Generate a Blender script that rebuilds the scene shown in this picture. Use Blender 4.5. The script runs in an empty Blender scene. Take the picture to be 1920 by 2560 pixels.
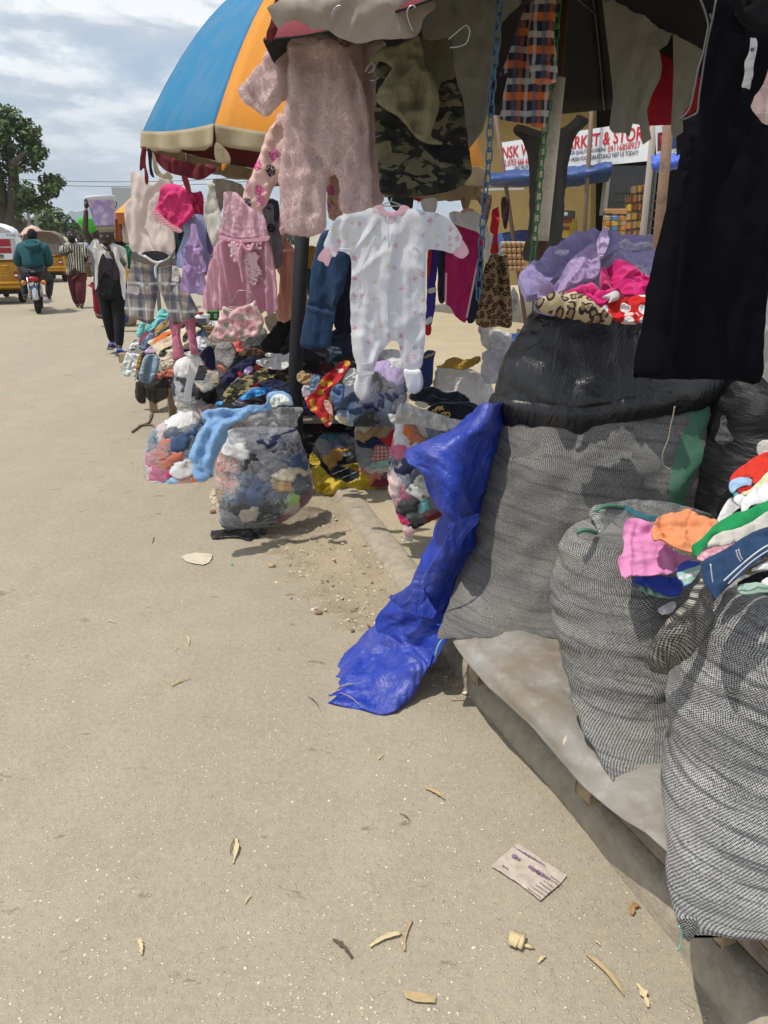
import bpy,bmesh,math,random
import numpy as np
from mathutils import Vector,Matrix
from mathutils.geometry import delaunay_2d_cdt

random.seed(7); np.random.seed(7)
R = math.radians
scene = bpy.context.scene
col = scene.collection

# ------------------------------------------------------------------ camera
CAM_H,FPX,PITCH = 1.6,1923.0,R(20)
cd = bpy.data.cameras.new('camera')
cam = bpy.data.objects.new('camera',cd); col.objects.link(cam)
cam.location = (0,0,CAM_H); cam.rotation_euler = (R(90) - PITCH,0,0)
cd.sensor_width = 36; cd.lens = 36 * FPX / 2560; cd.clip_start = .05; cd.clip_end = 6000
scene.camera = cam

# ------------------------------------------------------------------ light
SUN_DIR = Vector((-.34,-.09,1.0)).normalized()          # towards the sun
SUN_EL = math.asin(SUN_DIR.z)
sl = bpy.data.lights.new('sun','SUN'); sl.energy = 4.1; sl.angle = R(.55); sl.color = (1,.955,.88)
so = bpy.data.objects.new('sun',sl); col.objects.link(so)
so.rotation_euler = SUN_DIR.to_track_quat('Z','Y').to_euler()

def link(nt,a,b): nt.links.new(a,b)
class NT:
    """small node builder: n('ShaderNodeMath', {0: socket_or_value}, operation='ADD') gives the node"""
    def __init__(s,nt): s.nt = nt
    def __call__(s,typ,ins=None,**at):
        n = s.nt.nodes.new(typ)
        for k,v in at.items(): setattr(n,k,v)
        for k,v in (ins or {}).items():
            sk = n.inputs[k]
            if isinstance(v,bpy.types.NodeSocket): s.nt.links.new(v,sk)
            elif v is not None: sk.default_value = v
        return n
    def math(s,op,a,b=0.0,c=None,clamp=False):
        n = s('ShaderNodeMath',{0: a,1: b},operation=op,use_clamp=clamp)
        if c is not None:
            if isinstance(c,bpy.types.NodeSocket): s.nt.links.new(c,n.inputs[2])
            else: n.inputs[2].default_value = c
        return n.outputs[0]
    def mix(s,f,a,b,blend='MIX'):
        n = s('ShaderNodeMix',{0: f},data_type='RGBA',blend_type=blend)
        for k,v in ((6,a),(7,b)):
            if isinstance(v,bpy.types.NodeSocket): s.nt.links.new(v,n.inputs[k])
            else: n.inputs[k].default_value = c4(v)
        return n.outputs[2]
    def ramp(s,f,stops,mode='LINEAR'):
        n = s('ShaderNodeValToRGB',{0: f}); r = n.color_ramp; r.interpolation = mode
        while len(r.elements) > 1: r.elements.remove(r.elements[-1])
        for i,(p,c) in enumerate(stops):
            e = r.elements[0] if i == 0 else r.elements.new(p)
            e.position = p; e.color = c4(c)
        return n.outputs[0]
    def noise(s,v,scale,detail=3,rough=.55,dist=0,out=0):
        return s('ShaderNodeTexNoise',{'Vector': v,'Scale': scale,'Detail': detail,'Roughness': rough,'Distortion': dist}).outputs[out]
    def mapr(s,f,a,b,c=0.0,d=1.0):
        return s('ShaderNodeMapRange',{0: f,1: a,2: b,3: c,4: d}).outputs[0]
def c4(v):
    if isinstance(v,(int,float)): return (v,v,v,1)
    v = tuple(v); return v if len(v) == 4 else v + (1,)

world = bpy.data.worlds.new('World'); scene.world = world; world.use_nodes = True
wt = world.node_tree; wt.nodes.clear(); n = NT(wt)
sky = n('ShaderNodeTexSky',sky_type='NISHITA',sun_disc=False,sun_elevation=SUN_EL,
        sun_rotation=math.atan2(SUN_DIR.x,SUN_DIR.y),air_density=1.3,dust_density=2.5,ozone_density=2.0).outputs[0]
tc = n('ShaderNodeTexCoord').outputs['Generated']
sep = n('ShaderNodeSeparateXYZ',{0: tc})
zz = n.math('ADD',n.math('MAXIMUM',sep.outputs[2],0.0),.17)
pv = n('ShaderNodeCombineXYZ',{0: n.math('DIVIDE',sep.outputs[0],zz),1: n.math('DIVIDE',sep.outputs[1],zz),2: .7}).outputs[0]
d1 = n.noise(pv,1.5,8,.58,.25)
cover = n.mapr(d1,.36,.54)
pv2 = n('ShaderNodeVectorMath',{0: pv,1: (.07,-.10,0)},operation='ADD').outputs[0]
d2 = n.noise(pv2,1.5,8,.58,.25)                          # offset towards the sun: lit edges against grey bellies
lit = n.mapr(n.math('SUBTRACT',d1,d2),-.05,.06)
big = n.mapr(n.noise(pv,.8,3,.5),.35,.65)
ccol = n.mix(lit,(4.7,5.1,5.6),(9.4,9.4,9.3))
ccol = n.mix(n.math('MULTIPLY',big,.35),ccol,(4.6,5.0,5.5))
skyc = n.mix(.35,sky,(3.2,4.6,6.8))
allc = n.mix(n.math('MULTIPLY',cover,.93),skyc,ccol)
hor = n.mapr(sep.outputs[2],.0,.16,1.0,0.0)
allc = n.mix(n.math('MULTIPLY',hor,.6),allc,(3.7,4.6,5.5))
bg = n('ShaderNodeBackground',{0: allc,1: .135})
link(wt,bg.outputs[0],n('ShaderNodeOutputWorld').inputs[0])

vs = scene.view_settings
vs.view_transform = 'Standard'; vs.look = 'None'; vs.exposure = 0; vs.gamma = 1; vs.use_curve_mapping = False
scene.cycles.transparent_max_bounces = 16
scene.cycles.max_bounces = 6
scene.cycles.use_denoising = True

# ------------------------------------------------------------------ where a photo pixel lies in the place
CROPS = {'A': (0,0,2.592),'B': (560,0,2.44),'C': (1200,0,2.304),'D': (0,420,3.19),'E': (300,420,2.9625),
         'F': (700,480,2.765),'G': (300,820,2.9625),'H': (760,900,3.072),'I': (1200,300,2.304),'J': (1100,1000,2.023),
         'K': (760,1260,2.592),'L': (1200,1700,2.304),'M': (0,520,6.381),'N': (170,460,5.028),'O': (300,760,4.879),
         'Q': (540,780,4.879),'R': (840,780,3.607),'S': (1240,300,3.77),'T': (1640,0,5.268),'U': (1620,900,5.53),
         'V': (1000,1950,1.803),'W': (0,1900,1.659),'X': (0,1200,2.183),'Z': (1600,1000,3.687),'': (0,0,1)}
def px(c,x,y):
    a,b,s = CROPS[c]; return a + x / s,b + y / s
def pxs(c,pts): return [px(c,*p[:2]) + tuple(p[2:]) for p in pts]
CO = Vector((0,0,CAM_H))
def ray(x,y):
    X = (x - 960) / FPX; Y = (1280 - y) / FPX
    return Vector((X,Y * math.sin(PITCH) + math.cos(PITCH),Y * math.cos(PITCH) - math.sin(PITCH)))
def P(x,y,D):
    r = ray(x,y); return CO + r * (D / r.y)
def G(x,y,z=0.0):
    r = ray(x,y); return CO + r * ((z - CAM_H) / r.z)

# ------------------------------------------------------------------ numpy noise
_perm = np.random.RandomState(3).permutation(256); _perm = np.concatenate([_perm,_perm,_perm])
_g = np.random.RandomState(4).normal(size=(256,3)); _g /= np.linalg.norm(_g,axis=1)[:,None]
def pn(p):
    p = np.asarray(p,float); i = np.floor(p).astype(int); f = p - i; i &= 255
    u = f * f * f * (f * (f * 6 - 15) + 10); r = 0
    for dx in (0,1):
        for dy in (0,1):
            for dz in (0,1):
                h = _perm[_perm[_perm[(i[:,0] + dx) & 255] + ((i[:,1] + dy) & 255)] + ((i[:,2] + dz) & 255)]
                d = (_g[h] * (f - np.array([dx,dy,dz]))).sum(1)
                w = (u[:,0] if dx else 1 - u[:,0]) * (u[:,1] if dy else 1 - u[:,1]) * (u[:,2] if dz else 1 - u[:,2])
                r = r + d * w
    return r
def fbm(p,o=3):
    p = np.asarray(p,float); r = 0; a = 1
    for k in range(o): r = r + a * pn(p + 17.3 * k); p = p * 2.03; a *= .5
    return r
def ridged(p,o=3):
    """sharp creases between soft bulges, about -1 .. .3"""
    p = np.asarray(p,float); q = p + .35 * np.stack([pn(p * .8 + 5),pn(p * .8 + 11),pn(p * .8 + 19)],1); r = 0; a = 1
    for k in range(o): r = r + a * (np.abs(pn(q + 9.1 * k)) * 2 - .5); q = q * 1.9; a *= .5
    return r

# ------------------------------------------------------------------ objects
def tag(o,label=None,cat=None,group=None,kind=None):
    if label: o['label'] = label
    if cat: o['category'] = cat
    if group: o['group'] = group
    if kind: o['kind'] = kind
    return o
def empty(name,loc,label,cat,group=None,rz=0):
    o = bpy.data.objects.new(name,None); col.objects.link(o); o.location = loc; o.rotation_euler.z = rz
    o.empty_display_size = .1
    return tag(o,label,cat,group)
def mobj(name,me,parent=None,loc=None,mat=None,smooth=True):
    o = bpy.data.objects.new(name,me); col.objects.link(o)
    if mat is not None and not me.materials:
        for m in (mat if isinstance(mat,(list,tuple)) else [mat]): me.materials.append(m)
    if smooth: me.shade_smooth()
    if parent is not None: o.parent = parent
    if loc is not None: o.location = loc
    return o
def mesh(verts,faces,uv=None,mi=None):
    me = bpy.data.meshes.new('m'); me.from_pydata([tuple(map(float,v)) for v in verts],[],[tuple(map(int,f)) for f in faces])
    if uv is not None:
        ul = me.uv_layers.new(name='UVMap')
        if len(uv) == len(verts):
            li = np.zeros(len(me.loops),int); me.loops.foreach_get('vertex_index',li); uv = np.asarray(uv,float)[li]
        ul.data.foreach_set('uv',np.asarray(uv,np.float32).ravel())
    if mi is not None: me.polygons.foreach_set('material_index',np.asarray(mi,np.int32))
    me.update(); return me
def world_obj(name,verts,faces,mat,parent=None,uv=None,origin=None,smooth=True,mi=None):
    """verts in world space; the object's origin is moved to their base"""
    v = np.asarray([tuple(q) for q in verts],float)
    if origin is None:
        origin = np.array([(v[:,0].min() + v[:,0].max()) / 2,(v[:,1].min() + v[:,1].max()) / 2,v[:,2].min()])
    origin = np.asarray(tuple(origin),float)
    o = mobj(name,mesh(v - origin,faces,uv,mi),None,None,mat,smooth)
    if parent is not None:
        o.parent = parent
        o.location = Matrix.Rotation(-parent.rotation_euler.z,4,'Z') @ (Vector(origin) - parent.location)
        o.rotation_euler.z = -parent.rotation_euler.z
    else: o.location = origin
    return o
class MB:
    """collects simple shapes into one mesh"""
    def __init__(s): s.v = []; s.f = []; s.uv = []
    def add(s,v,f,uv=None):
        b = len(s.v); s.v += [tuple(q) for q in v]; s.f += [tuple(i + b for i in q) for q in f]
        return s
    def box(s,c,d,rz=0,rx=0,ry=0,bev=0):
        m = Matrix.Translation(Vector(c)) @ Matrix.Rotation(rz,4,'Z') @ Matrix.Rotation(ry,4,'Y') @ Matrix.Rotation(rx,4,'X')
        x,y,z = d[0] / 2,d[1] / 2,d[2] / 2
        if bev:
            b = min(bev,x * .9,y * .9,z * .9); vs = []
            for k,(zz,ins) in enumerate(((-z,b),(-z + b,0),(z - b,0),(z,b))):
                X,Y = x - ins,y - ins
                for (sx,sy) in ((-1,-1),(1,-1),(1,1),(-1,1)):
                    vs += [m @ Vector((sx * X - (sx * b if (sx * sy > 0) else 0),sy * Y - (0 if sx * sy > 0 else sy * b),zz)),
                           m @ Vector((sx * X - (0 if sx * sy > 0 else sx * b),sy * Y - (sy * b if sx * sy > 0 else 0),zz))]
            fs = []
            for k in range(3):
                for i in range(8):
                    j = (i + 1) % 8; fs.append((k * 8 + i,k * 8 + j,k * 8 + 8 + j,k * 8 + 8 + i))
            fs += [tuple(range(7,-1,-1)),tuple(range(24,32))]
            return s.add(vs,fs)
        vs = [m @ Vector((sx * x,sy * y,sz * z)) for sz in (-1,1) for sx,sy in ((-1,-1),(1,-1),(1,1),(-1,1))]
        return s.add(vs,[(3,2,1,0),(4,5,6,7),(0,1,5,4),(1,2,6,5),(2,3,7,6),(3,0,4,7)])
    def tube(s,pts,r,seg=8,cap=True,closed=False):
        pts = [Vector(p) for p in pts]; n = len(pts)
        rs = r if isinstance(r,(list,tuple)) else [r] * n
        vs = []; pu = None
        for i,p in enumerate(pts):
            a = pts[(i - 1) % n] if (closed or i > 0) else p; b = pts[(i + 1) % n] if (closed or i < n - 1) else p
            t = (b - a).normalized()
            if pu is None: pu = t.orthogonal().normalized()
            u = (pu - t * pu.dot(t)); u = u.normalized() if u.length > 1e-6 else t.orthogonal().normalized(); w = t.cross(u); pu = u
            for k in range(seg):
                an = 2 * math.pi * k / seg; vs.append(p + (u * math.cos(an) + w * math.sin(an)) * rs[i])
        fs = []
        for i in range(n if closed else n - 1):
            for k in range(seg):
                j = (i + 1) % n; l = (k + 1) % seg
                fs.append((i * seg + k,i * seg + l,j * seg + l,j * seg + k))
        if cap and not closed: fs += [tuple(range(seg - 1,-1,-1)),tuple(range((n - 1) * seg,n * seg))]
        return s.add(vs,fs)
    def ball(s,c,r,seg=12,rings=8,m=None):
        r = r if isinstance(r,(list,tuple)) else (r,r,r); vs = []; fs = []
        for i in range(rings + 1):
            th = math.pi * i / rings
            for k in range(seg):
                ph = 2 * math.pi * k / seg
                q = Vector((r[0] * math.sin(th) * math.cos(ph),r[1] * math.sin(th) * math.sin(ph),r[2] * math.cos(th)))
                vs.append(Vector(c) + (m @ q if m else q))
        for i in range(rings):
            for k in range(seg):
                l = (k + 1) % seg; fs.append((i * seg + k,i * seg + seg + k,i * seg + seg + l,i * seg + l))
        return s.add(vs,fs)
    def lathe(s,prof,c=(0,0,0),seg=20,m=None,sx=1,sy=1):
        vs = []; fs = []; n = len(prof)
        for r,z in prof:
            for k in range(seg):
                a = 2 * math.pi * k / seg; q = Vector((r * sx * math.cos(a),r * sy * math.sin(a),z))
                vs.append((m @ q if m else q) + Vector(c))
        for i in range(n - 1):
            for k in range(seg):
                l = (k + 1) % seg; fs.append((i * seg + k,i * seg + l,i * seg + seg + l,i * seg + seg + k))
        return s.add(vs,fs)
    def build(s,name,mat,parent=None,loc=None,smooth=False):
        return mobj(name,mesh(s.v,s.f),parent,loc,mat,smooth)
    def wbuild(s,name,mat,parent=None,smooth=False):
        return world_obj(name,s.v,s.f,mat,parent,smooth=smooth)

def catmull(p,m,closed=False):
    """resample control points p (k x d) to m points along a Catmull-Rom curve"""
    p = np.asarray(p,float); k = len(p)
    if closed: q = np.concatenate([p[-1:],p,p[:2]]); t = np.linspace(0,k,m,endpoint=False)
    else: q = np.concatenate([2 * p[:1] - p[1:2],p,2 * p[-1:] - p[-2:-1]]); t = np.linspace(0,k - 1,m)
    i = np.minimum(t.astype(int),k - 1 if closed else k - 2); f = (t - i)[:,None]
    a,b,c,d = q[i],q[i + 1],q[i + 2],q[i + 3]
    return .5 * ((2 * b) + (c - a) * f + (2 * a - 5 * b + 4 * c - d) * f ** 2 + (3 * b - a - 3 * c + d) * f ** 3)
def inside(poly,q):
    x,y = q[:,0],q[:,1]; r = np.zeros(len(q),bool); px_,py_ = poly[:,0],poly[:,1]; j = len(poly) - 1
    for i in range(len(poly)):
        c = (py_[i] > y) != (py_[j] > y)
        with np.errstate(divide='ignore',invalid='ignore'):
            r ^= c & (x < (px_[j] - px_[i]) * (y - py_[i]) / (py_[j] - py_[i]) + px_[i])
        j = i
    return r
def segdist(poly,q,closed=True):
    a = poly; b = np.roll(poly,-1,0)
    if not closed: a,b = poly[:-1],poly[1:]
    best = np.full(len(q),1e9)
    for i in range(len(a)):
        d = b[i] - a[i]; L = (d * d).sum()
        t = np.clip(((q - a[i]) @ d) / L,0,1) if L > 1e-12 else np.zeros(len(q))
        best = np.minimum(best,np.hypot(*(q - a[i] - t[:,None] * d).T))
    return best
_seed = [0]
def frame(x,y,D,yaw=0,tilt=0):
    """a plane through photo pixel (x, y) at depth D: tilt 0 hangs upright facing the camera, 90 lies flat"""
    nrm = Vector((math.sin(yaw) * math.cos(tilt),-math.cos(yaw) * math.cos(tilt),math.sin(tilt)))
    a = Vector((math.cos(yaw),math.sin(yaw),0)); return P(x,y,D),nrm,a,nrm.cross(a)
def onplane(fr,x,y):
    o,nrm,a,b = fr; r = ray(x,y); t = (o - CO).dot(nrm) / r.dot(nrm); q = CO + r * t - o
    return q.dot(a),q.dot(b)
def cloth(name,label,cat,pts,D,mat,yaw=0,tilt=0,t=.012,edge=.03,fold=.008,ff=(14,3),crump=0,cf=9,creases=(),crop='',
          group=None,parent=None,step=None,sharp=False,at=None,res=42,kind=None,bow=0,fr=None,back=1.0,crisp=None):
    """a garment or sheet: its outline is unprojected on its own plane, filled, given two faces a thickness apart,
    hanging folds (fold), crumples (crump) and single creases ((x,y)...,depth,width)"""
    _seed[0] += 1; sd = _seed[0] * 3.7
    yaw,tilt = R(yaw),R(tilt)
    pts = pxs(crop,pts); P2 = np.array([p[:2] for p in pts])
    if fr is None:
        c0 = px(crop,*at) if at else P2.mean(0)
        fr = frame(c0[0],c0[1],D,yaw,tilt)
    o,nrm,a,b = fr
    uv = np.array([onplane(fr,*p) for p in P2])
    ext = max(np.ptp(uv[:,0]),np.ptp(uv[:,1])); step = step or max(ext / res,.004)
    if sharp == 'cut': nx_ = np.roll(uv,-1,0); uv = np.stack([uv * .72 + nx_ * .28,uv * .28 + nx_ * .72],1).reshape(-1,2)
    elif not sharp: uv = catmull(uv,max(3 * len(uv),12),True)
    # even spacing along the outline
    seg = np.roll(uv,-1,0) - uv; out = []
    for i in range(len(uv)):
        k = max(1,int(round(np.hypot(*seg[i]) / step)))
        for j in range(k): out.append(uv[i] + seg[i] * j / k)
    out = np.array(out); keep = [0]
    for i in range(1,len(out)):
        if np.hypot(*(out[i] - out[keep[-1]])) > step * .45: keep.append(i)
    out = out[keep]; nb = len(out)
    if sharp is not True and ext > .12:
        jt = np.stack([out[:,0],out[:,1],np.full(nb,sd)],1); out = out + np.stack([fbm(jt * 16,3),fbm(jt * 16 + 50,3)],1) * min(.006 + crump * .25,ext * .012)
    mn,mx = out.min(0),out.max(0)
    gx,gy = np.meshgrid(np.arange(mn[0],mx[0],step),np.arange(mn[1],mx[1],step * .87))
    gx[1::2] += step / 2; g = np.stack([gx.ravel(),gy.ravel()],1)
    g = g[inside(out,g)]
    if len(g): g = g[segdist(out,g) > step * .5]
    allp = np.concatenate([out,g]) if len(g) else out
    rv,_,rf,ov,_,_ = delaunay_2d_cdt([Vector(q) for q in allp],[(i,(i + 1) % nb) for i in range(nb)],[],1,1e-6)
    q = np.array([tuple(w) for w in rv]); isb = np.array([any(k < nb for k in w) for w in ov])
    d = np.where(isb,0,segdist(out,q))
    if crisp is None: crisp = t <= .016
    thin = (.2 if crisp else .45) if t < .045 else (.3 if crisp else .7); t = t * thin; edge = max(edge * .55,.006)
    prof = np.sqrt(np.clip(1 - (1 - np.minimum(d / edge,1)) ** 2,0,1))
    if crisp: prof = np.ones(len(q))
    w = np.zeros(len(q)); s3 = lambda fu,fv: np.stack([q[:,0] * fu,q[:,1] * fv,np.full(len(q),sd)],1)
    if fold: w += fold * 1.7 * fbm(s3(*ff),3) - fold * 1.1 * ridged(s3(ff[0] * .7,ff[1] * .8),2) - min(fold,.012) * .45 * ridged(s3(13,9),3)
    if crump: w += crump * (.8 * ridged(s3(cf,cf),4) - 1.0 * ridged(s3(cf * .55,cf * 1.25),3))
    if ext > .1 and fold + crump > .005:
        ra = np.random.RandomState(int(sd * 10)); mnq,mxq = q.min(0),q.max(0)
        for _ in range(9 if crump > .007 else 7):
            p0 = mnq + (mxq - mnq) * ra.rand(2); ang = ra.uniform(0,3.14) if crump > .007 else R(90) + ra.randn() * .45; L_ = ext * ra.uniform(.15,.45)
            bend_ = ra.randn() * .25 * L_; dv_ = np.array([math.cos(ang),math.sin(ang)]); nv_ = np.array([-dv_[1],dv_[0]])
            ln = np.array([p0 - dv_ * L_ * .5,p0 + nv_ * bend_ * .3,p0 + dv_ * L_ * .5]); dd = segdist(ln,q,False); wd = min(.022,ext * .035) * ra.uniform(.5,1.1)
            w += (1 if ra.rand() < .6 else -1) * min(.013,.9 * max(crump * .7,fold * .8)) * np.exp(-dd / wd)
    for c in creases:
        ln = np.array([onplane(fr,*px(crop,*p)) for p in c[:-2]]); dd = segdist(ln,q,False)
        w += c[-2] * np.exp(-(dd / c[-1]) ** 2)
    if bow: w -= bow * ((q[:,0] - q[:,0].mean()) / (ext / 2)) ** 2
    w = w * (.7 + .3 * np.minimum(d / (edge * .7),1))
    front = np.array(o) + q[:,:1] * np.array(a) + q[:,1:] * np.array(b) + (w + t * prof)[:,None] * np.array(nrm)
    bk = np.array(o) + q[:,:1] * np.array(a) + q[:,1:] * np.array(b) + (w - t * back * prof)[:,None] * np.array(nrm)
    nv = len(q); idx = np.full(nv,-1); inn = np.arange(nv) if crisp else np.where(~isb)[0]
    if not crisp: idx[isb] = np.where(isb)[0]
    idx[inn] = nv + np.arange(len(inn)); ed = {}
    V = np.concatenate([front,bk[inn]]); F = []
    for f in rf:
        x1,x2,x3 = [q[i] for i in f[:3]]
        f = list(f) if (x2[0] - x1[0]) * (x3[1] - x1[1]) - (x2[1] - x1[1]) * (x3[0] - x1[0]) > 0 else list(f)[::-1]
        F.append(f); F.append([idx[i] for i in f[::-1]])
        if crisp:
            for i in range(3): ed[(f[i],f[(i + 1) % 3])] = 1
    F += [(b_,a_,idx[a_],idx[b_]) for (a_,b_) in ed if (b_,a_) not in ed]
    UV = np.concatenate([q,q[inn]]) - mn
    ob = world_obj(name,V,F,mat,parent,UV,origin=np.array(o) + np.array(b) * mx[1] if tilt < .4 else None); ob.data.set_sharp_from_angle(angle=R(55))
    return tag(ob,label,cat,group,kind)
def sheet(name,label,cat,grid,mat,m=(40,40),t=.004,crump=.004,cf=10,fold=0,ff=(14,3),parent=None,group=None,kind=None,pixel=True,crop='',oc=4):
    """a draped sheet through rows of control points (px, py, depth); grid[r][c]"""
    _seed[0] += 1; sd = _seed[0] * 3.7
    if pixel: Gd = np.array([[tuple(P(*px(crop,p[0],p[1]),p[2])) for p in row] for row in grid])
    else: Gd = np.array([[tuple(p) for p in row] for row in grid],float)
    A = np.array([catmull(r_,m[0]) for r_ in Gd]); B = np.stack([catmull(A[:,j],m[1]) for j in range(m[0])],1)
    du = np.gradient(B,axis=1); dv = np.gradient(B,axis=0); nr = np.cross(du,dv); nr /= np.linalg.norm(nr,axis=2)[...,None] + 1e-9
    u = np.cumsum(np.linalg.norm(np.diff(B,axis=1,prepend=B[:,:1]),axis=2),1); v = np.cumsum(np.linalg.norm(np.diff(B,axis=0,prepend=B[:1]),axis=2),0)
    s3 = lambda fu,fv: np.stack([u.ravel() * fu,v.ravel() * fv,np.full(u.size,sd)],1)
    w = crump * ridged(s3(cf,cf),oc)
    if fold: w = w + fold * 1.6 * fbm(s3(*ff),3)
    w = w.reshape(u.shape)
    fr_ = B + nr * w[...,None]; H,W = u.shape
    V = fr_.reshape(-1,3); V2 = (fr_ - nr * t).reshape(-1,3); F = []; N = H * W
    for i in range(H - 1):
        for j in range(W - 1):
            k = i * W + j; F.append((k,k + 1,k + W + 1,k + W)); F.append((N + k + W,N + k + W + 1,N + k + 1,N + k))
    bd = [i for i in range(W)] + [i * W + W - 1 for i in range(1,H)] + [(H - 1) * W + i for i in range(W - 2,-1,-1)] + [i * W for i in range(H - 2,0,-1)]
    for i in range(len(bd)):
        x,y = bd[i],bd[(i + 1) % len(bd)]; F.append((y,x,N + x,N + y))
    UV = np.stack([u.ravel(),-v.ravel()],1)
    return tag(world_obj(name,np.concatenate([V,V2]),F,mat,parent,np.concatenate([UV,UV])),label,cat,group,kind)
def loft(rows,n=56,m=44,ex=2.2,wr=.006,wf=(9,9),rid=0,shrink=1.0,crop='',bulge=0,rough_top=0):
    """closed body through silhouette rows (py, xleft, xright, depth, depth ratio): grid of points m x n, its uv and pixel rows"""
    _seed[0] += 1; sd = _seed[0] * 3.7
    rr = []
    for (y,xl,xr,D,k) in rows:
        a,b = px(crop,xl,y),px(crop,xr,y); pa,pb = P(a[0],a[1],D),P(b[0],b[1],D)
        rr.append(tuple((pa + pb) / 2) + ((pb - pa).length / 2 * shrink,k))
    rr = catmull(rr,m); th = np.linspace(0,2 * math.pi,n,endpoint=False) - math.pi / 2
    c,s = np.cos(th),np.sin(th); e = 2 / ex
    cx,sy = np.sign(c) * np.abs(c) ** e,np.sign(s) * np.abs(s) ** e
    hw = np.maximum(rr[:,3],.002)[:,None]; kk = np.maximum(rr[:,4],.04)[:,None]
    X = rr[:,0:1] + hw * cx; Y = rr[:,1:2] + hw * kk * sy; Z = rr[:,2:3] + 0 * X
    B = np.stack([X,Y,Z],2); nr = np.stack([cx + 0 * X,sy / kk,0 * X],2); nr /= np.linalg.norm(nr,axis=2)[...,None]
    per = np.linalg.norm(np.roll(B,-1,1) - B,axis=2); u = np.concatenate([np.zeros((m,1)),np.cumsum(per,1)],1)
    u = u - u[:,n // 2:n // 2 + 1]; v = np.cumsum(np.concatenate([[0],np.linalg.norm(np.diff(rr[:,:3],axis=0),axis=1)]))
    q = np.stack([(B[...,0] * wf[0]).ravel(),(B[...,1] * wf[0]).ravel(),(B[...,2] * wf[1]).ravel() + sd],1)
    w = wr * 1.5 * fbm(q,3) + (rid * ridged(q,3) if rid else 0)
    B = B + nr * w.reshape(m,n)[...,None]
    return B,u,v
def loft_obj(name,label,cat,B,u,v,mat,parent=None,group=None,cap=(True,True),kind=None,thick=0,mi=None):
    m,n = B.shape[:2]; V = list(B.reshape(-1,3)); F = []; UV = []
    for i in range(m - 1):
        for j in range(n):
            l = (j + 1) % n; F.append((i * n + j,i * n + n + j,i * n + n + l,i * n + l))
            UV += [(u[i,j],-v[i]),(u[i + 1,j],-v[i + 1]),(u[i + 1,j + 1],-v[i + 1]),(u[i,j + 1],-v[i])]
    if cap[0]:
        V.append(B[0].mean(0)); c = len(V) - 1
        for j in range(n): F.append((c,j,(j + 1) % n)); UV += [(0,0),(u[0,j],0),(u[0,j + 1],0)]
    if cap[1]:
        V.append(B[-1].mean(0)); c = len(V) - 1
        for j in range(n): F.append((c,(m - 1) * n + (j + 1) % n,(m - 1) * n + j)); UV += [(0,-v[-1]),(u[-1,j + 1],-v[-1]),(u[-1,j],-v[-1])]
    return tag(world_obj(name,V,F,mat,parent,UV,mi=mi),label,cat,group,kind)
# ------------------------------------------------------------------ materials
MATS = {}
def newmat(name):
    m = bpy.data.materials.new(name); m.use_nodes = True; m.node_tree.nodes.clear(); return m,NT(m.node_tree)
def finish(n,bsdf): link(n.nt,bsdf,n('ShaderNodeOutputMaterial').inputs[0])
def uvs(n): return n('ShaderNodeTexCoord').outputs['UV']
def objc(n): return n('ShaderNodeTexCoord').outputs['Object']
def fabric(name,c,pat=None,rough=.85,bs=900,bd=.15,var=.14,sheen=.03,trans=0,spec=.25,wr=.5,wrs=14,dust=0):
    """cloth: colour or pattern, faint unevenness, weave and small wrinkles as fine relief"""
    if name in MATS: return MATS[name]
    m,n = newmat(name); uv = uvs(n)
    base = pat(n,uv) if pat else c
    nz = n.noise(uv,22,4,.6)
    base = n.mix(n.mapr(nz,.3,.7,0,var),base,n.mix(1,base,(.55,.53,.5),'MULTIPLY'))
    if dust: base = n.mix(n.mapr(n.noise(uv,7,5,.65),.45,.75,0,dust),base,(.36,.30,.21))
    h = n.math('ADD',n.math('MULTIPLY',n.noise(uv,bs,2),bd),n.math('MULTIPLY',n.noise(uv,wrs,5,.6,.6),wr))
    bp = n('ShaderNodeBump',{'Height': h,'Strength': .7,'Distance': .016}).outputs[0]
    p = n('ShaderNodeBsdfPrincipled',{'Base Color': base,'Roughness': rough,'Specular IOR Level': spec,'Sheen Weight': sheen,'Sheen Roughness': .4,'Normal': bp})
    out = p.outputs[0]
    if trans:
        tr = n('ShaderNodeBsdfTranslucent',{0: base,'Normal': bp}).outputs[0]
        out = n('ShaderNodeMixShader',{0: trans,1: out,2: tr}).outputs[0]
    finish(n,out); MATS[name] = m; return m
def plain(name,c,rough=.6,metal=0,bs=30,bd=.2,var=.25,spec=.4,dirt=None,coord='o',bdist=.01):
    if name in MATS: return MATS[name]
    m,n = newmat(name); uv = objc(n) if coord == 'o' else uvs(n)
    base = n.mix(n.mapr(n.noise(uv,bs,5,.6),.35,.7,0,var),c,n.mix(1,c,(.5,.48,.45),'MULTIPLY'))
    if dirt: base = n.mix(n.mapr(n.noise(uv,bs * .3,6,.7),.5,.68,0,dirt[1]),base,dirt[0])
    bp = n('ShaderNodeBump',{'Height': n.noise(uv,bs * 3,4),'Strength': bd,'Distance': bdist}).outputs[0]
    finish(n,n('ShaderNodeBsdfPrincipled',{'Base Color': base,'Roughness': rough,'Metallic': metal,'Specular IOR Level': spec,'Normal': bp}).outputs[0])
    MATS[name] = m; return m
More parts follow.
